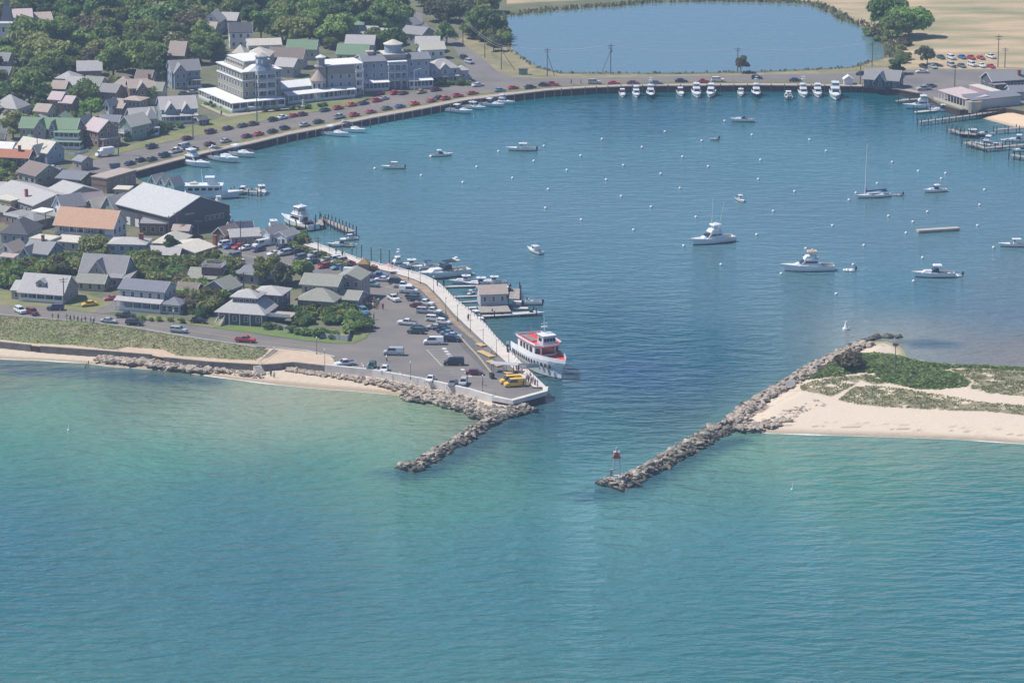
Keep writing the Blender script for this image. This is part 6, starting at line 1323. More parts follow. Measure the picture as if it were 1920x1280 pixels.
b=MB(); b.box(-.75,.75,-.75,.75,6.2,6.3); b.cyl(0,0,6.3,7.3,.25,n=8); b.obj('lantern',M_steel,t); b=MB(); b.box(-1.5,-.7,-.4,.4,.3,2.0); b.obj('battery_box',M_greyh,t)
# osprey pole on the spit
g=G(1678,700,2.2); t=thing('osprey_pole','tall pole with an osprey nest platform in the green patch of the spit','pole',(g.x,g.y,2.0)); b=MB(); b.cyl(0,0,-.5,7.6,.14,.11,n=7); b.obj('pole',M_pileg,t); b=MB(); b.box(-.6,.6,-.6,.6,7.6,7.7); b.obj('platform',M_pileg,t); b=MB()
for k in range(26): a=k*2.4; b.tube((math.cos(a)*.9,math.sin(a)*.9,7.75+.015*k),(math.cos(a+2.3)*.7,math.sin(a+2.3)*.7,7.9+.015*k),.05,n=4)
b.obj('nest',M_bark,t)
g=G(1482,730,1.2); t=thing('notice_board','white notice board standing in the sand beside the spit rocks','sign',(g.x,g.y,1.2)); b=MB(); b.box(-1.1,1.1,-.04,.04,.9,2.3); b.obj('panel',M_trim,t)
for x in(-.9,.9): b=MB(); b.box(x-.06,x+.06,-.06,.06,0,1.0); b.obj('post',M_pileg,t)
# ================= VEHICLES =================
PAINT=dict(white=(.78,.78,.78),silver=(.46,.48,.50),black=(.015,.015,.018),navy=(.02,.035,.10),blue=(.05,.13,.36),red=(.55,.03,.03),maroon=(.16,.02,.03),orange=(.75,.13,.04),green=(.03,.08,.06),grey=(.16,.17,.19),gold=(.45,.33,.14),yellow=(.85,.50,.02),teal=(.14,.30,.36),pink=(.55,.08,.14),brown=(.12,.07,.05))
def paint(c): return mat('paint_'+c,PAINT[c],.32,coat=.5)
M_tyre=mat('tyre_rubber',(.02,.02,.02),.8); M_rim=mat('wheel_rim',(.5,.5,.5),.35,metal=.7); M_cg=mat('car_glass',(.02,.025,.03),.06,spec=.8); M_lamp=mat('headlight_glass',(.7,.7,.68),.15); M_tail=mat('tail_light',(.4,.02,.02),.3)
def wheel_mesh(r):
    k=('wheel',r)
    if k not in WM:
        b=MB(); n=10; v=[]
        for y in(-.11,.11): v+=[(r*math.cos(6.283*i/n),y,r*math.sin(6.283*i/n)) for i in range(n)]
        b.add(v,[(i,n+i,n+(i+1)%n,(i+1)%n) for i in range(n)]+[tuple(range(n)),tuple(reversed(range(n,2*n)))],0); WM[k]=b.mesh('tyre',M_tyre)
        b=MB(); v=[]
        for y in(-.13,.13): v+=[(r*.6*math.cos(6.283*i/8),y,r*.6*math.sin(6.283*i/8)) for i in range(8)]
        b.add(v,[(i,8+i,8+(i+1)%8,(i+1)%8) for i in range(8)]+[tuple(range(8)),tuple(reversed(range(8,16)))],0); WM[('rim',r)]=b.mesh('rim',M_rim)
    return WM[k],WM[('rim',r)]
CT={ # L,W,wheel r, wheel x, lower body profile (x,z) , glass (x0,x1,x0t,x1t,z0,z1)
 'sedan':(4.6,1.76,.32,(1.42,-1.38),[(-2.3,.45),(-2.28,.88),(-1.35,.98),(1.0,.95),(2.1,.78),(2.3,.60),(2.3,.32),(-2.25,.28)],(-1.55,1.1,-.95,.35,.95,1.40)),
 'coupe':(4.4,1.78,.32,(1.38,-1.32),[(-2.2,.5),(-2.15,.90),(-1.3,.92),(.8,.88),(2.0,.76),(2.2,.55),(2.2,.30),(-2.15,.28)],(-1.35,.9,-.75,.15,.88,1.26)),
 'hatch':(4.0,1.72,.31,(1.25,-1.2),[(-2.0,.45),(-1.98,1.0),(-1.2,1.02),(.9,.98),(1.85,.80),(2.0,.55),(2.0,.30),(-1.98,.28)],(-1.9,1.0,-1.5,.3,1.0,1.48)),
 'suv':(4.75,1.86,.37,(1.45,-1.4),[(-2.37,.5),(-2.35,1.12),(-1.2,1.14),(1.05,1.10),(2.25,1.0),(2.37,.7),(2.37,.38),(-2.33,.36)],(-2.28,1.15,-2.0,.5,1.12,1.72)),
 'van':(5.4,1.98,.36,(1.75,-1.6),[(-2.7,.5),(-2.7,1.25),(-1.2,1.25),(1.6,1.25),(2.55,1.05),(2.7,.7),(2.7,.36),(-2.68,.34)],(-2.66,1.75,-2.55,1.15,1.25,2.08)),
 'classic':(4.3,1.72,.34,(1.35,-1.25),[(-2.15,.45),(-1.9,.95),(-1.0,1.05),(.5,1.05),(1.75,.98),(2.15,.65),(2.15,.34),(-2.1,.30)],(-1.35,.55,-.95,.15,1.03,1.50)),
}
CPROT={}
def mk_car(kind,col):
    t=thing({'van':'van','pickup':'pickup_truck','suv':'suv'}.get(kind,'car'),'',{'van':'van','pickup':'pickup truck'}.get(kind,'car'))
    pm=paint(col); pk=kind=='pickup'
    L,W,r,wx,prof,gl=CT['suv'] if pk else CT[kind]
    if pk: L=5.5; wx=(1.75,-1.65); prof=[(-2.75,.55),(-2.75,1.05),(-.75,1.05),(1.3,1.10),(2.65,1.02),(2.75,.7),(2.75,.42),(-2.7,.40)]; gl=(-.75,1.25,-.6,.65,1.07,1.72)
    n=len(prof); b=MB(); cx=sum(p[0] for p in prof)/n
    ys=[-W/2,-W/2+.10,W/2-.10,W/2]; rings=[]
    for y in ys:
        k=.955 if abs(y)>W/2-.02 else 1
        rings.append([(x*k,y,z if k==1 else .62+(z-.62)*.86) for x,z in prof])
    b.loft(rings,0,True,True); body=b.obj('body',pm,t)
    x0,x1,a0,a1,z0,z1=gl; w1=W/2-.07; w2=W/2-.24
    b=MB(); b.frus((x0,x1,-w1,w1,z0-.02),(a0,a1,-w2,w2,z1)); b.obj('window',M_cg,t)
    b=MB(); b.frus((a0-.03,a1+.03,-w2-.03,w2+.03,z1-.03),(a0+.06,a1-.08,-w2+.05,w2-.05,z1+.06))
    for sx,tx in ((x0,a0),(x1,a1)):
        for s_ in(-1,1): b.tube((sx,s_*w1,z0),(tx,s_*w2,z1),.05,n=4)
    if kind in('sedan','suv','hatch','van'):
        m=(x0+x1)/2-.1; mt=(a0+a1)/2
        for s_ in(-1,1): b.tube((m,s_*(w1+.01),z0),(mt,s_*(w2+.01),z1),.06,n=4)
        if kind=='van':
            for s_ in(-1,1): b.add([(x0,s_*(w1+.015),z0),(m-.2,s_*(w1+.015),z0),(m-.2,s_*(w2+.02),z1),(a0,s_*(w2+.02),z1)],[(0,1,2,3) if s_<0 else (3,2,1,0)])
    b.obj('roof',pm,t)
    if pk:
        b=MB(); b.box(-2.65,-.85,-.78,.78,1.055,1.075); b.obj('cargo_bed',M_blk,t)
    ty,ri=wheel_mesh(r)
    for x in wx:
        for s_ in(-1,1):
            o=link('wheel',ty,t,(x,s_*(W/2-.10),r)); link('rim',ri,o)
    for s_ in(-1,1):
        b=MB(); b.box(-.04,.04,-.17,.17,-.08,.08); b.obj('headlight',M_lamp,t,loc=(L/2-.03,s_*(W/2-.33),prof[4][1]-.12)); b=MB(); b.box(-.04,.04,-.15,.15,-.09,.09); b.obj('tail_light',M_tail,t,loc=(-L/2+.02,s_*(W/2-.30),prof[1][1]-.15))
    b=MB(); b.box(L/2-.02,L/2+.07,-W/2+.12,W/2-.12,.36,.52); b.box(-L/2-.07,-L/2+.02,-W/2+.12,W/2-.12,.38,.54); b.obj('bumper',M_greyh if col!='white' else M_trim,t)
    return t
def car(px,py,hd,kind,col,label,group=None,z=None):
    g=G(px,py,GZ+.06) if z is None else G(px,py,z)
    k=(kind,col); hd+=random.uniform(-2,2)
    if k in CPROT:
        return copy_thing(CPROT[k],g,R(hd),1,label,group or '')
    t=mk_car(kind,col); CPROT[k]=t; t.location=g; t.rotation_euler=(0,0,R(hd)); t['label']=label
    if group: t['group']=group
    return t
WN=P(W_OUT,GZ)
def wall_hd(px,py):
    g=G(px,py,GZ); best=min(range(len(WN)-1),key=lambda i:((WN[i]+WN[i+1])/2-g).length); d=WN[best+1]-WN[best]; return math.degrees(math.atan2(d.y,d.x))
ORD=['first','second','third','fourth','fifth','sixth','seventh','eighth','ninth','tenth','eleventh','twelfth','thirteenth','fourteenth','fifteenth','sixteenth','seventeenth','eighteenth','nineteenth','twentieth']
CN=dict(navy='dark navy',silver='silver',maroon='dark maroon',gold='gold coloured',green='dark green',pink='pinkish red')
def row(items,where,group,hd=None,ends=None):
    cnt={}; tot={}
    for it in items: tot[(it[3],it[2])]=tot.get((it[3],it[2]),0)+1
    for it in items:
        px,py,kind,col=it[:4]; k=(col,kind); cnt[k]=cnt.get(k,0)+1
        h=it[4] if len(it)>4 else (wall_hd(px,py) if hd is None else hd)
        nm={'van':'van','pickup':'pickup truck','suv':'suv','coupe':'low coupe','hatch':'small hatchback','classic':'classic car','sedan':'sedan'}[kind]
        o=(ORD[cnt[k]-1]+' ') if tot[k]>1 else ''
        car(px,py,h,kind,col,('%s%s %s %s'%(o,CN.get(col,col),nm,where)) if o=='' else '%s %s, %s from left %s'%(CN.get(col,col),nm,ORD[cnt[k]-1],where),group)
row([(244,309,'sedan','navy'),(264,303,'hatch','black'),(284,301,'sedan','green'),(309,294,'suv','navy'),(330,286,'pickup','white'),(347,279,'van','silver'),(362,282,'sedan','navy'),(393,273,'sedan','maroon'),(423,267,'sedan','silver'),(463,258,'sedan','maroon'),(485,254,'classic','red'),(511,249,'sedan','black'),(534,243,'hatch','black'),(571,237,'sedan','silver'),(597,231,'sedan','navy')],'parked along the western harbour verge','cars parked along the harbour verge')
row([(636,222,'pickup','silver'),(664,218,'classic','red'),(695,212,'coupe','pink'),(725,206,'sedan','grey'),(750,202,'coupe','blue'),(777,197,'classic','orange'),(809,191,'coupe','pink'),(824,186,'sedan','black'),(835,187,'classic','red'),(858,182,'classic','red'),(886,177,'coupe','red'),(937,172,'sedan','teal'),(962,167,'coupe','red'),(994,166,'sedan','black')],'on the harbour verge below the inn','cars on the harbour verge by the inn')
row([(1020,162,'classic','black'),(1034,161,'pickup','red'),(1114,157,'suv','silver'),(1151,158,'coupe','red'),(1187,158,'sedan','maroon'),(1230,158,'sedan','grey'),(1277,154,'sedan','navy'),(1319,155,'classic','red'),(1346,153,'suv','white'),(1419,148,'hatch','black'),(1491,153,'sedan','navy'),(1616,141,'sedan','navy')],'on the road behind the far boats','cars on the far harbour road',hd=2)
row([(285,278,'suv','green'),(351,262,'sedan','maroon'),(395,250,'suv','maroon'),(427,243,'sedan','black'),(455,238,'sedan','green'),(475,235,'classic','brown'),(512,227,'classic','black'),(530,223,'classic','white'),(550,219,'coupe','red'),(567,217,'classic','maroon'),(609,209,'sedan','green'),(634,205,'classic','red'),(660,199,'classic','orange'),(682,196,'coupe','navy'),(706,191,'classic','red'),(720,187,'coupe','silver'),(712,177,'coupe','red'),(740,177,'classic','red'),(756,177,'coupe','maroon'),(790,175,'classic','gold'),(817,171,'sedan','maroon'),(896,162,'sedan','white')],'on the hotel side of the road','cars on the hotel side of the lakeside road')
row([(871,112,'suv','black'),(880,119,'suv','silver'),(875,148,'suv','silver')],'beside the corner house','cars at the road junction',hd=-60)
row([(345,178,'sedan','grey'),(362,176,'sedan','silver'),(378,174,'pickup','grey'),(573,110,'sedan','silver'),(598,150,'hatch','black')],'in the yards around the grand hotel','cars in the hotel yards',hd=20)
row([(1764,110,'sedan','green'),(1784,111,'suv','white'),(1804,110,'sedan','blue'),(1821,111,'classic','red'),(1839,111,'coupe','red'),(1858,109,'pickup','white')],'back row of the field car park','cars in the field car park',hd=-68)
row([(1731,127,'sedan','black'),(1749,128,'sedan','silver'),(1784,125,'suv','silver'),(1803,126,'sedan','grey'),(1823,124,'suv','white'),(1841,126,'classic','white'),(1858,127,'coupe','red')],'front row of the field car park','cars in the field car park',hd=-68)
row([(1729,137,'sedan','white',184),(1732,169,'pickup','silver',200),(1745,164,'sedan','grey',30)],'near the comfort station','cars near the comfort station')
row([(38,586,'suv','white',-58),(61,589,'suv','maroon',-58),(104,581,'suv','navy',178),(167,573,'sedan','yellow',205),(209,562,'coupe','pink',200),(204,605,'sedan','silver',-12),(236,595,'pickup','green',-6),(252,609,'suv','black',-14),(335,623,'suv','silver',-14),(372,605,'sedan','black',165),(460,641,'pickup','red',-12)],'on or beside the beach road','cars on the beach road')
row([(100,318,'sedan','white',30),(110,323,'suv','black',35),(4,414,'coupe','pink',10),(365,449,'suv','black',30),(250,418,'hatch','white',10),(316,519,'sedan','teal',10)],'in the near left streets','cars in the town streets')
row([(418,462,'suv','white'),(432,465,'sedan','blue'),(447,466,'hatch','red'),(462,468,'sedan','white'),(485,471,'sedan','navy'),(489,462,'van','white'),(437,484,'suv','grey'),(445,497,'suv','white',195)],'in the car park below the marina cottages','cars in the upper car park',hd=222)
row([(514,478,'coupe','white'),(531,466,'sedan','navy'),(540,472,'sedan','black'),(534,478,'suv','silver'),(561,487,'suv','grey'),(555,475,'sedan','black'),(590,482,'suv','silver'),(587,494,'sedan','navy'),(577,493,'coupe','white'),(612,491,'sedan','silver'),(625,490,'suv','white'),(622,499,'sedan','silver'),(637,493,'suv','silver'),(607,502,'hatch','red'),(634,504,'sedan','teal'),(652,497,'sedan','red'),(646,500,'hatch','grey')],'in the packed rows by the promenade','cars in the packed rows',hd=218)
row([(661,515,'van','white',-8),(692,519,'sedan','white',-12),(710,521,'pickup','blue',-8),(717,527,'sedan','white',172),(744,532,'suv','black',-12),(696,537,'suv','teal',-22),(755,539,'pickup','white',-10),(766,549,'van','white',-12),(738,563,'pickup','white',-62),(775,558,'sedan','navy',-12),(779,564,'suv','green',-16),(797,572,'pickup','white',-26),(784,576,'sedan','maroon',-18),(796,587,'suv','silver',-14),(811,587,'pickup','white',-20),(824,595,'sedan','green',-18),(814,602,'suv','white',-14),(832,607,'hatch','white',-20)],'in the upper half of the pier car park','cars in the pier car park')
row([(764,609,'pickup','white',160),(786,619,'sedan','black',-16),(780,625,'suv','green',172),(815,617,'sedan','silver',168),(828,619,'sedan','black',165),(835,624,'sedan','navy',-12),(842,628,'sedan','teal',-12),(850,633,'sedan','silver',-8),(848,640,'suv','navy',-4),(813,645,'van','white',180),(738,665,'van','silver',174),(851,684,'van','black',180),(890,702,'sedan','maroon',-4)],'in the middle of the pier car park','cars in the pier car park')
row([(647,685,'pickup','white',205),(697,691,'suv','green',-98),(721,696,'hatch','white',-98),(807,714,'sedan','white',-100),(849,722,'sedan','grey',-100),(869,721,'suv','silver',-98)],'parked against the white sea wall','cars along the sea wall')
car(957,718,196,'van','yellow','rear one of the two yellow vans at the pier end'); car(965,724,196,'van','yellow','front one of the two yellow vans, nearest the pier edge')
row([(682,587,'suv','teal',-70),(686,597,'sedan','blue',-75),(679,604,'sedan','maroon',-60),(646,591,'coupe','grey',20)],'beside the hedge of the olive roofed house','cars by the hedge')
# box truck
t=thing('delivery_truck','white box truck driving on the lakeside road past the grass verge','truck',G(196,293,GZ+.06),R(215)); b=MB(); b.box(-3.2,1.1,-1.05,1.05,.7,2.9); b.obj('cargo_box',M_gel,t); b=MB(); b.frus((1.15,3.1,-.95,.95,.5),(1.15,2.9,-.9,.9,1.3)); b.frus((1.15,2.3,-.9,.9,1.3),(1.15,1.9,-.8,.8,2.2)); b.obj('cab',M_gel,t); b=MB(); b.frus((1.9,2.34,-.8,.8,1.35),(1.7,1.95,-.72,.72,2.05)); b.obj('windscreen',M_cg,t)
for x in(2.2,-2.1):
    for s_ in(-1,1): o=link('wheel',wheel_mesh(.42)[0],t,(x,s_*.9,.42)); link('rim',wheel_mesh(.42)[1],o)
# ================= PEOPLE =================
SK=mat('skin',(.42,.25,.17),.6); SHIRT={k:mat('shirt_'+k,c,.8) for k,c in dict(white=(.7,.7,.7),red=(.5,.04,.05),blue=(.06,.12,.35),grey=(.25,.25,.27),pink=(.6,.3,.3),dark=(.04,.04,.05),green=(.08,.2,.1)).items()}; PANT=[mat('trousers_dark',(.04,.045,.07),.8),mat('shorts_tan',(.4,.32,.22),.8)]; HAIR=mat('hair',(.06,.035,.02),.7)
PPM={}
def person_mesh(pose,sh,pt):
    k=(pose,sh,pt)
    if k in PPM: return PPM[k]
    st=.28 if pose==1 else .1; sw=.25 if pose==1 else .05
    V=[(0,0,.95,.15),(0,0,1.15,.145),(0,0,1.36,.16),(0,0,1.47,.07),(.01,0,1.55,.085),(.01,0,1.66,.095),(0,0,1.74,.06),
       (0,.1,.90,.11),(st*.5,.11,.50,.075),(st*.4-.08,.11,.08,.05),(st*.4+.1,.12,.03,.04),(0,-.1,.90,.11),(-st*.4,-.11,.50,.075),(-st*.9,-.11,.10,.05),(-st*.9+.15,-.12,.03,.04),
       (0,.19,1.40,.065),(-sw*.4,.25,1.13,.05),(sw*.5,.27,.88,.035),(sw*.7,.27,.78,.035),(0,-.19,1.40,.065),(sw*.4,-.25,1.13,.05),(sw*1.2,-.27,.90,.035),(sw*1.4,-.27,.80,.035)]
    E_=[(0,1),(1,2),(2,3),(3,4),(4,5),(5,6),(0,7),(7,8),(8,9),(9,10),(0,11),(11,12),(12,13),(13,14),(2,15),(15,16),(16,17),(17,18),(2,19),(19,20),(20,21),(21,22)]
    me=bpy.data.meshes.new('tmp'); me.from_pydata([v[:3] for v in V],E_,[]); o=bpy.data.objects.new('tmp',me); C.objects.link(o); md=o.modifiers.new('s','SKIN')
    for i,v in enumerate(V): me.skin_vertices[0].data[i].radius=(v[3],v[3])
    me.skin_vertices[0].data[0].use_root=True
    bpy.context.view_layer.update(); dg=bpy.context.evaluated_depsgraph_get(); m2=bpy.data.meshes.new_from_object(o.evaluated_get(dg)); bpy.data.objects.remove(o)
    m2.name='body'; m2.materials.clear()
    for m in(SK,SHIRT[sh],PANT[pt],HAIR): m2.materials.append(m)
    for p in m2.polygons:
        c=p.center; p.use_smooth=True
        p.material_index=3 if c.z>1.70 else 0 if c.z>1.47 else (0 if (abs(c.y)>.22 and c.z<1.12) else 1) if c.z>.97 else (2 if c.z>(.10 if pt==0 else .5) and abs(c.y)<.22 else 0)
    PPM[k]=m2; return m2
def person(px,py,sh,pt,pose,hd,label,group=None,z=GZ+.06):
    t=thing('person',label,'person',G(px,py,z),R(hd),group); link('body',person_mesh(pose,sh,pt),t); t.scale=(1.08,)*3; return t
WD={0:'standing',1:'walking'}; PN={0:'dark trousers',1:'tan shorts'}
pr=random.Random(3)
def crowd(pts,where,group,z=GZ+.06):
    seen={}
    for px,py in pts:
        sh=pr.choice(list(SHIRT)); pt=pr.choice([0,1]); po=pr.choice([0,1]); k=(sh,pt,po)
        person(px,py,sh,pt,po,pr.uniform(0,360),'person in a %s shirt and %s %s %s'%(sh,PN[pt],WD[po],where),group,z)
crowd([(697,570),(699,574),(702,568),(703,576),(706,571),(708,575),(710,570),(700,578),(705,579)],'in the crowd by the hedge','people in the crowd by the hedge')
crowd([(686,573),(689,577),(691,571),(675,590),(672,584)],'beside the hedge cars','people next to the hedge')
crowd([(988,712),(991,716),(994,710),(997,719),(1000,714),(986,720),(1003,722),(1008,725),(981,723),(994,725)],'at the pier end','people at the pier end',GZ+.33)
crowd([(968,692),(972,697),(963,699),(978,701)],'queueing at the ferry gangway','people at the gangway',GZ+.33)
crowd([(125,600),(132,602),(139,601),(146,604),(153,604),(160,605),(170,606),(176,605),(98,599),(109,600)],'on the beach road footpath','people on the beach road')
crowd([(630,476),(642,481),(576,458),(735,503),(820,536),(878,600)],'on the promenade','people on the promenade',GZ+.33)
crowd([(475,463),(492,490),(517,484),(484,462)],'in the upper car park','people in the upper car park')
for a in [(718,580,'red',0,1,90,'person in a red shirt walking alone across the car park'),(701,599,'dark',0,0,0,'person in dark clothes standing at the edge of the hedge verge'),(725,677,'white',0,1,200,'person in a white shirt behind the silver van'),(746,558,'dark',0,0,0,'person in dark clothes beside the white pickup truck'),(415,217,'dark',0,1,300,'person in dark clothes on the hotel lawn path'),(1071,157,'dark',0,1,0,'left one of two people walking on the far road'),(1089,157,'grey',1,1,180,'right one of two people walking on the far road'),(922,663,'white',1,0,0,'person sitting height at the timber guard rail of the pier'),(905,722,'grey',0,0,0,'person beside the lamp post at the sea wall corner')]: person(*a[:6],a[6])
person(508,706,'dark',0,0,90,'left one of two people standing at the waterline of the beach',z=.25); person(514,709,'white',1,0,270,'right one of two people standing at the waterline of the beach',z=.2)
# ================= STREET FURNITURE =================
M_pole=mat('pole_wood',(.16,.13,.11),.9,var=.2,scale=2); M_lamp2=mat('lamp_metal',(.08,.08,.085),.5); M_globe=mat('lamp_globe',(.8,.8,.78),.3)
b=MB(); b.tube((0,0,-.3),(0,0,11.5),.19,.12,n=7); m1=b.mesh('post',M_pole); b=MB(); b.box(-1.25,1.25,-.09,.09,10.6,10.8); b.box(-.9,.9,-.08,.08,9.7,9.87); m2_=b.mesh('crossarm',M_pole); b=MB(); b.cyl(.35,0,8.4,9.3,.25,n=8); m3=b.mesh('transformer',M_greyh)
def upole(px,py,h,label,tr=False,brace=0):
    t=thing('utility_pole',label,'pole',G(px,py,GZ),R(pr.uniform(-30,30)),None); k=h/11.5; link('post',m1,t); link('crossarm',m2_,t)
    if tr: link('transformer',m3,t)
    if brace: b=MB(); b.tube((brace,0,-.2),(0,0,9.0),.12,.09,n=5); b.obj('brace',M_pole,t); t.rotation_euler=(0,0,0)
    t.scale=(1,1,k); return t
for a in [(1145,140,11.5,'utility pole with a leaning brace between the harbour road and the pond',True,-3.6),(1026,143,10.5,'utility pole with a brace at the corner of the pond',False,2.8),(940,131,9.5,'utility pole with a long brace on the sandy verge',True,5),(909,109,10,'utility pole in the thicket at the pond corner'),(868,82,11,'utility pole where the curving road meets the pond thicket'),(1383,134,9,'utility pole beside the lone small tree'),(1635,125,9.5,'utility pole at the right end of the pond'),(1613,159,8.5,'pole left of the dark comfort station'),(1871,127,12.5,'tall utility pole at the right of the field car park'),(1884,127,7.5,'short pole right of the tall one by the field car park'),(1790,162,8,'pole on the paved area above the restaurant'),(71,306,10,'utility pole in front of the cream roofed cottage'),(222,291,11,'utility pole on the verge right of the box truck'),(362,257,7.5,'utility pole on the verge beyond the maroon cars'),(306,180,9.5,'pole left of the tall grey house in front of the wood'),(482,230,14.5,'tall pole in front of the grand hotel'),(452,488,12,'utility pole in the upper car park'),(597,503,9.5,'utility pole in the packed rows of cars'),(263,449,8,'pole at the right gable of the motel'),(317,444,6.5,'pole at the near corner of the boathouse'),(333,445,8,'pole in front of the dark boathouse wall'),(344,447,4.5,'short pole with signs in front of the boathouse'),(372,446,5.5,'pole right of the short pole with signs'),(120,573,8,'utility pole beside the pale bungalow'),(86,430,5,'short pole between the pavilion and the motel'),(233,528,7,'pole before the cross gabled house'),(457,549,6,'pole behind the big hipped house')]: upole(*a)
M_wire=mat('wire',(.55,.55,.56),.5)
def wires(a,b_,label,h1=13,h2=13,n=2):
    A=G(*a,GZ);B=G(*b_,GZ); t=MB()
    for j in range(n):
        pr_=None
        for i in range(13):
            u=i/12; p=A.lerp(B,u); p.z=GZ+h1*(1-u)+h2*u-4*u*(1-u)*1.6-j*.9
            if pr_ is not None: t.tube(pr_,p,.035,n=3)
            pr_=p
    tag(t.obj('power_line',M_wire),label,'power line')
wires((868,82),(940,131),'power line from the road bend to the sandy verge',10.6,9.2); wires((940,131),(1145,140),'power line crossing in front of the pond',9.2,11); wires((1145,140),(1383,134),'power line along the pond to the lone tree',11,8.8,1); wires((1383,134),(1635,125),'power line from the lone tree to the end of the pond',8.8,9.2,1)
b=MB(); b.tube((0,0,0),(0,0,4.3),.07,.05,n=6); b.cyl(0,0,0,.5,.16,.12,n=8); lp=b.mesh('post',M_lamp2); b=MB(); b.ball((0,0,4.5),(.22,.22,.28),8,5); lg=b.mesh('lamp',M_globe)
def lamp(px,py,label,z=GZ+.06,s_=1):
    t=thing('street_lamp',label,'street lamp',G(px,py,z),0,'street lamps'); link('post',lp,t); link('lamp',lg,t); t.scale=(s_,)*3
PL=['top','second','third','fourth','fifth','sixth','seventh','eighth']
for i,(px,py) in enumerate([(766,524),(788,532),(813,548),(836,588),(858,602),(882,620),(906,648),(931,668)]): lamp(px,py,'%s lamp post down the harbour promenade counting from the marina'%PL[i])
for px,py,lb in [(954,684,'lamp post beside the ferry gangway'),(770,711,'lamp post at the middle of the sea wall car park'),(905,736,'lamp post near the corner of the sea wall'),(609,687,'lamp post where the sand patch meets the car park'),(594,664,'lamp post on the beach road verge'),(326,613,'lamp post beside the beach road at the hedge'),(669,486,'lamp post on the upper promenade by the tall piles'),(531,468,'lamp post in the upper car park')]: lamp(px,py,lb)
t=thing('street_lamp','tall curved white street light in front of the inn','street lamp',G(777,176,GZ)); b=MB(); b.tube((0,0,0),(0,0,8.5),.1,.08); b.tube((0,0,8.5),(1.8,0,9.1),.07,.05); b.obj('post',M_trim,t); b=MB(); b.box(1.6,2.5,-.15,.15,9.0,9.15); b.obj('lamp',M_globe,t)
b=MB(); b.cyl(0,0,0,1.05,.13,.11,n=7); bl=b.mesh('bollard',M_trim)
for px,py in [(683,692),(707,698),(731,704),(754,709),(774,714),(795,719),(816,724),(837,729)]:
    o=link('bollard',bl,None,G(px,py-1,GZ+.06)); tag(o,'white bollard standing along the white sea wall','bollard','white bollards along the sea wall')
for px,py in [(572,454),(600,463),(617,470),(646,479),(680,489),(711,497),(748,505),(772,512)]:
    o=link('bollard',bl,None,G(px,py,GZ+.33)); o.scale=(1.3,1.3,1.1); tag(o,'white bollard on the harbour edge of the promenade','bollard','white bollards on the promenade')
# promenade rail posts on the harbour edge (lower half)
q=resample(P(PROM_OUT[1:8],GZ+.33),3.0)
b=MB(); b.cyl(0,0,0,1.5,.08,n=5); rp=b.mesh('post',M_pileg)
for p in q: tag(link('mooring_post',rp,None,p),'thin grey post on the lower harbour edge of the promenade','post','thin posts on the promenade edge')
# guard rail in the car park, ramps, gangway canopy
b=MB(); pl=P([(862,634),(878,652),(897,672),(912,691),(924,706)],GZ+.06)
strip_wall(b,pl,.35,GZ+.45,GZ+.8)
for p in resample(pl,2.2): b.cyl(p.x,p.y,GZ,GZ+.45,.14,n=5)
tag(b.obj('guard_rail',mat('weathered_timber',(.42,.34,.22),.9,var=.15)),'weathered timber guard rail running down the lower pier car park','guard rail')
for i,(px,py,l,lb) in enumerate([(911,665,7,'long tan timber landing stage on the dark lane, upper of the two long ones'),(927,683,6,'long tan timber landing stage on the dark lane, lower of the two long ones'),(902,648,3,'short tan pallet above the long landing stages'),(952,700,3,'short tan pallet beside the gangway canopy')]):
    t=thing('landing_stage',lb,'landing stage',G(px,py,GZ+.08),R(-61)); b=MB()
    for k in range(4): b.box(-l/2,l/2,-.9+k*.46,-.9+k*.46+.38,.25,.42)
    b.obj('planks',mat('new_timber',(.62,.42,.20),.8,var=.1,scale=2),t); b=MB(); b.box(-l/2+.2,-l/2+.5,-.9,.9,0,.25); b.box(l/2-.5,l/2-.2,-.9,.9,0,.25); b.obj('bearer',MATS['new_timber'],t)
t=thing('canopy','pale grey flat canopy over the ferry gangway','canopy',G(947,697,GZ+.1),R(-14)); b=MB(); b.box(-3.6,3.6,-1.4,1.4,2.2,2.3); b.obj('roof',mat('pale_metal',(.45,.46,.48),.5),t)
for x in(-3.3,0,3.3):
    for y in(-1.2,1.2): b=MB(); b.cyl(x,y,0,2.2,.07,n=5); b.obj('post',M_pole,t)
t=thing('gangway','white gangway leading from the promenade to the ferry','gangway',G(975,690,GZ+.3),R(10)); b=MB(); b.box(-.5,5,-.6,.6,.1,.25); b.box(-.5,5,-.62,-.56,.25,1.1); b.box(-.5,5,.56,.62,.25,1.1); b.obj('ramp',M_alu,t); b=MB(); b.cyl(-.3,.5,0,1.2,.06,n=5); b.obj('post',M_alu,t)
t=thing('tower_light','dark lantern topped pillar at the promenade edge by the ferry stern','pillar',G(952,662,GZ)); b=MB(); b.cyl(0,0,0,2.6,.25,n=8); b.obj('pillar',M_pile,t); b=MB(); b.cyl(0,0,2.6,3.3,.45,.3,n=8); b.obj('top',M_alu,t)
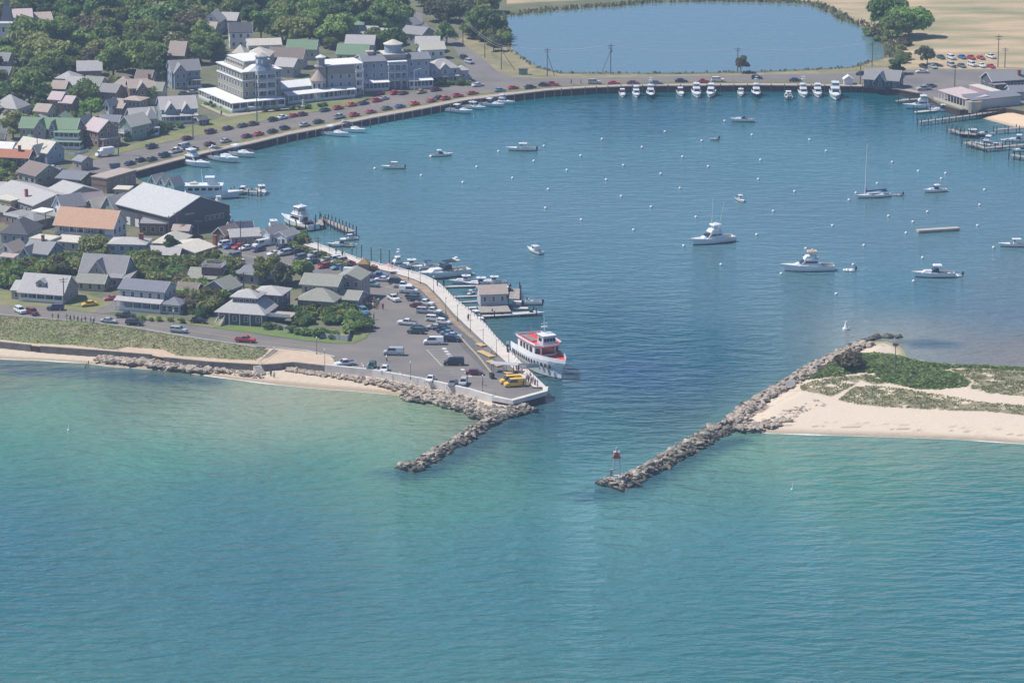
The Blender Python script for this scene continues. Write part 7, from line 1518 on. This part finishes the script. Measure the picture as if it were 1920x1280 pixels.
# bay markings
M_line=mat('road_paint',(.62,.61,.58),.8,var=.1)
b=MB()
def mark(x0,y0,x1,y1,w_=.14,z=GZ+.085):
    a=G(x0,y0,z);c=G(x1,y1,z); d=(c-a).normalized(); nn=Vector((-d.y,d.x,0))*w_/2; b.add([a-nn,c-nn,c+nn,a+nn],[(0,1,2,3)])
for k in range(7): mark(801+4.2*k,656+4.2*k,831+4.6*k,655+4.1*k)
mark(800,655,829,686,.16)
for k in range(6): mark(832+3.8*k,652+5*k,834+3.8*k,655+5*k,1.1)
for k in range(4): mark(836+4*k,692+3.6*k,866+4*k,690.5+3.4*k)
for k in range(3): mark(866+7*k,691+6*k,869+7*k,694+6*k,.9)
mark(868,704,928,708,.16); mark(600,676,640,682)
for k in range(3): mark(648+12*k,691+1.4*k,668+12*k,684+1.4*k)
for x in (683,707,731,754,774,795,816,837): mark(x,689.5+(x-683)*.235,x-5,680+(x-683)*.235)
mark(700,681,722,682); mark(880,727,925,731); mark(410,470,500,486,.2); mark(500,486,560,500,.2); mark(722,537,735,539,.2)
for k in range(6): mark(560+6*k,463+2.6*k,548+6*k,472+2.6*k)
tag(b.obj('parking_marks',M_line),kind='structure')
b=MB(); M_yl=mat('yellow_line',(.50,.36,.16),.8,var=.15)
cl=[(200,318),(285,289),(345,273),(415,255),(485,240),(550,226),(630,214),(700,197),(800,183),(880,170),(960,158),(1040,152),(1175,150),(1270,149),(1420,147),(1600,146),(1690,147)]
q=P(cl,GZ+.085); strip=[]
for i in range(len(q)-1):
    d=(q[i+1]-q[i]).normalized(); nn=Vector((-d.y,d.x,0))*.12; b.add([q[i]-nn,q[i+1]-nn,q[i+1]+nn,q[i]+nn],[(0,1,2,3)])
q=P([(0,581),(85,585),(180,596),(270,607),(375,623),(480,639),(575,649),(625,655)],GZ+.085)
for i in range(len(q)-1):
    d=(q[i+1]-q[i]).normalized(); nn=Vector((-d.y,d.x,0))*.12; b.add([q[i]-nn,q[i+1]-nn,q[i+1]+nn,q[i]+nn],[(0,1,2,3)])
tag(b.obj('centre_line',M_yl),kind='structure')
# kerbs and rails along the beach road, fences
b=MB(); strip_wall(b,P([(-60,586),(0,591.5),(75,598.5),(187,607.5),(275,619.5),(375,636.5),(480,652),(512,653),(575,659),(628,670)],GZ),.22,GZ,GZ+.42); tag(b.obj('kerb_rail',M_wall),'low pale rail between the beach road and the dune','rail')
def fence(label,pl,h,m,step=2.4):
    W=P(pl,GZ); t=thing('fence',label,'fence',W[0]); off=W[0]
    b=MB(); strip_wall(b,[p-off for p in W],.06,.1,h); b.obj('panel',m,t); b=MB()
    for i,p in enumerate(resample(W,step)[:60]): 
        o=MB(); o.box(-.07,.07,-.07,.07,0,h+.12); o.obj('post',m,t,loc=p-off)
fence('grey board fence curving round the garden of the big hipped house',[(497,612),(520,616),(575,628),(620,636),(652,640),(656,630),(660,612)],1.5,WL_['grey'])
fence('dark fence behind the white cottage and bungalow at the left',[(28,506),(60,508),(108,508)],1.5,WL_['shingle'])
fence('white picket fence in front of the green roofed house',[(112,290),(140,292),(165,284)],.9,M_trim)
# beach steps
t=thing('beach_steps','timber steps with handrails leading from the beach road down the sand','steps',G(516,657,GZ),math.atan2(G(484,690,1).y-G(516,657,GZ).y,G(484,690,1).x-G(516,657,GZ).x)); Ls=(G(484,690,1)-G(516,657,GZ)).length; b=MB()
for k in range(16): b.box(Ls*k/16,Ls*(k+.8)/16,-.7,.7,.25-.03*k,.33-.03*k)
b.obj('tread',M_dock,t)
for s_ in(-1,1): b=MB(); b.tube((0,s_*.7,1.3),(Ls,s_*.7,.9),.05,n=4); b.obj('handrail',M_pole,t)
t=thing('beach_steps','concrete steps through the dark sea wall onto the sand','steps',G(482,687,GZ),R(-60)); b=MB()
for k in range(7): b.box(k*.4,k*.4+.4,-1.1,1.1,-1.6,.2-.25*k)
b.obj('tread',M_conc,t); b=MB(); b.tube((0,1.15,1.1),(2.8,1.15,-.5),.05,n=4); b.obj('handrail',M_pole,t)
# steps and ramp of the big house
t=thing('house_steps','wooden stair with white rails beside the big hipped house','steps',G(410,611,GZ),R(-115)); b=MB()
for k in range(8): b.box(k*.35-2.2,k*.35-1.85,-.8,.8,0,1.7-.2*k)
b.obj('tread',WL_['beige'],t)
for s_ in(-1,1): b=MB(); b.tube((-2.2,s_*.85,2.6),(.6,s_*.85,1.0),.06,n=4); b.obj('handrail',M_trim,t)
# bins, dumpsters, statue, hut, tarp shack
for px,py,m,lb,sx in [(215,315,paint('blue'),'blue rubbish container at the end of the harbour wall road',1.6),(644,507,paint('teal'),'teal container beside the long white van',1.0),(922,709,M_pile,'dark litter bin at the lower end of the timber guard rail',.4)]:
    t=thing('container',lb,'container',G(px,py,GZ+.06),R(20)); b=MB(); b.frus((-sx,sx,-.8,.8,.1),(-sx*1.1,sx*1.1,-.9,.9,1.3)); b.obj('bin',m,t); b=MB(); b.box(-sx*1.12,sx*1.12,-.92,.92,1.3,1.38); b.obj('lid',M_blk,t)
t=thing('statue','white statue on a plinth in front of the hotel wing porch','statue',G(568,204,GZ)); b=MB(); b.box(-.7,.7,-.7,.7,0,1.0); b.obj('plinth',M_conc,t); b=MB(); b.tube((0,0,1),(0,0,2.6),.35,.4); b.ball((0,0,3.05),.28); b.tube((-.3,0,2.4),(-.8,0,3.3),.12,.08); b.tube((.3,0,2.4),(.7,.2,1.8),.12,.08); b.obj('figure',M_trim,t)
t=thing('shack','small brown reed covered shack on the promenade by the tall piles','shack',G(683,507,GZ+.1),R(-15)); b=MB(); b.box(-1.5,1.5,-1.2,1.2,0,2.2); b.obj('wall',WL_['wood'],t); b=MB(); b.frus((-1.8,1.8,-1.5,1.5,2.2),(-.2,.2,-.2,.2,3.6)); b.obj('roof',mat('thatch',(.34,.22,.10),.95,var=.2,scale=3),t)
for i,(px,py) in enumerate([(700,503),(704,505),(696,506)]):
    t=thing('crate_stack','stack of reddish fish crates right of the brown shack','crates',G(px,py,GZ+.1),R(30*i),'stacks of fish crates by the shack'); b=MB()
    for k in range(3): b.box(-.6,.6,-.4,.4,k*.38+.01,k*.38+.35)
    b.obj('crate',mat('crate_red',(.5,.22,.14),.8,var=.2),t)
t=thing('parasol','pinkish parasol at the top of the promenade by the marina','parasol',G(729,510,GZ+.33)); b=MB(); b.cyl(0,0,0,2.3,.04,n=5); b.obj('pole',M_trim,t); b=MB(); b.cyl(0,0,2.0,2.6,1.3,.05,n=8); b.obj('canopy',mat('parasol_pink',(.6,.30,.30),.8),t)
t=thing('notice_shelter','small green roofed notice shelter on the grass by the pond corner','shelter',G(981,140,GZ),R(0)); b=MB(); b.box(-1.6,1.6,-.6,.6,0,2.0); b.obj('wall',WL_['green'],t); b=MB(); b.box(-1.9,1.9,-.9,.9,2.0,2.2); b.obj('roof',RF['dark'],t)
for px,py,lb in ((136,467,'white canvas awning beside the motel stair'),(118,451,'pink white awning in front of the motel')):
    t=thing('awning',lb,'awning',G(px,py,GZ),R(-10)); b=MB(); b.add([(-2,-1,2.2),(2,-1,2.2),(2,1,2.8),(-2,1,2.8),(-2,-1,2.3),(2,-1,2.3),(2,1,2.9),(-2,1,2.9)],[(4,5,6,7),(0,1,5,4),(1,2,6,5),(2,3,7,6),(3,0,4,7),(3,2,1,0)]); b.obj('canvas',M_trim,t)
    for x in(-1.9,1.9): b=MB(); b.cyl(x,-.9,0,2.2,.05,n=5); b.obj('post',M_trim,t)
# ================= AIR =================
hz=MB(); hz.box(-1000,1000,-40,2600,-9.5,300); HZ=bpy.data.materials.new('haze'); HZ.use_nodes=True
n=HZ.node_tree; n.nodes.clear(); ho=n.nodes.new('ShaderNodeOutputMaterial'); pv=n.nodes.new('ShaderNodeVolumePrincipled')
pv.inputs['Color'].default_value=(.60,.77,1.0,1); pv.inputs['Density'].default_value=.000125; pv.inputs['Anisotropy'].default_value=.2
n.links.new(pv.outputs[0],ho.inputs['Volume'])
o=hz.obj('haze',HZ); tag(o,kind='stuff')
sc.cycles.volume_bounces=0; sc.cycles.max_bounces=6
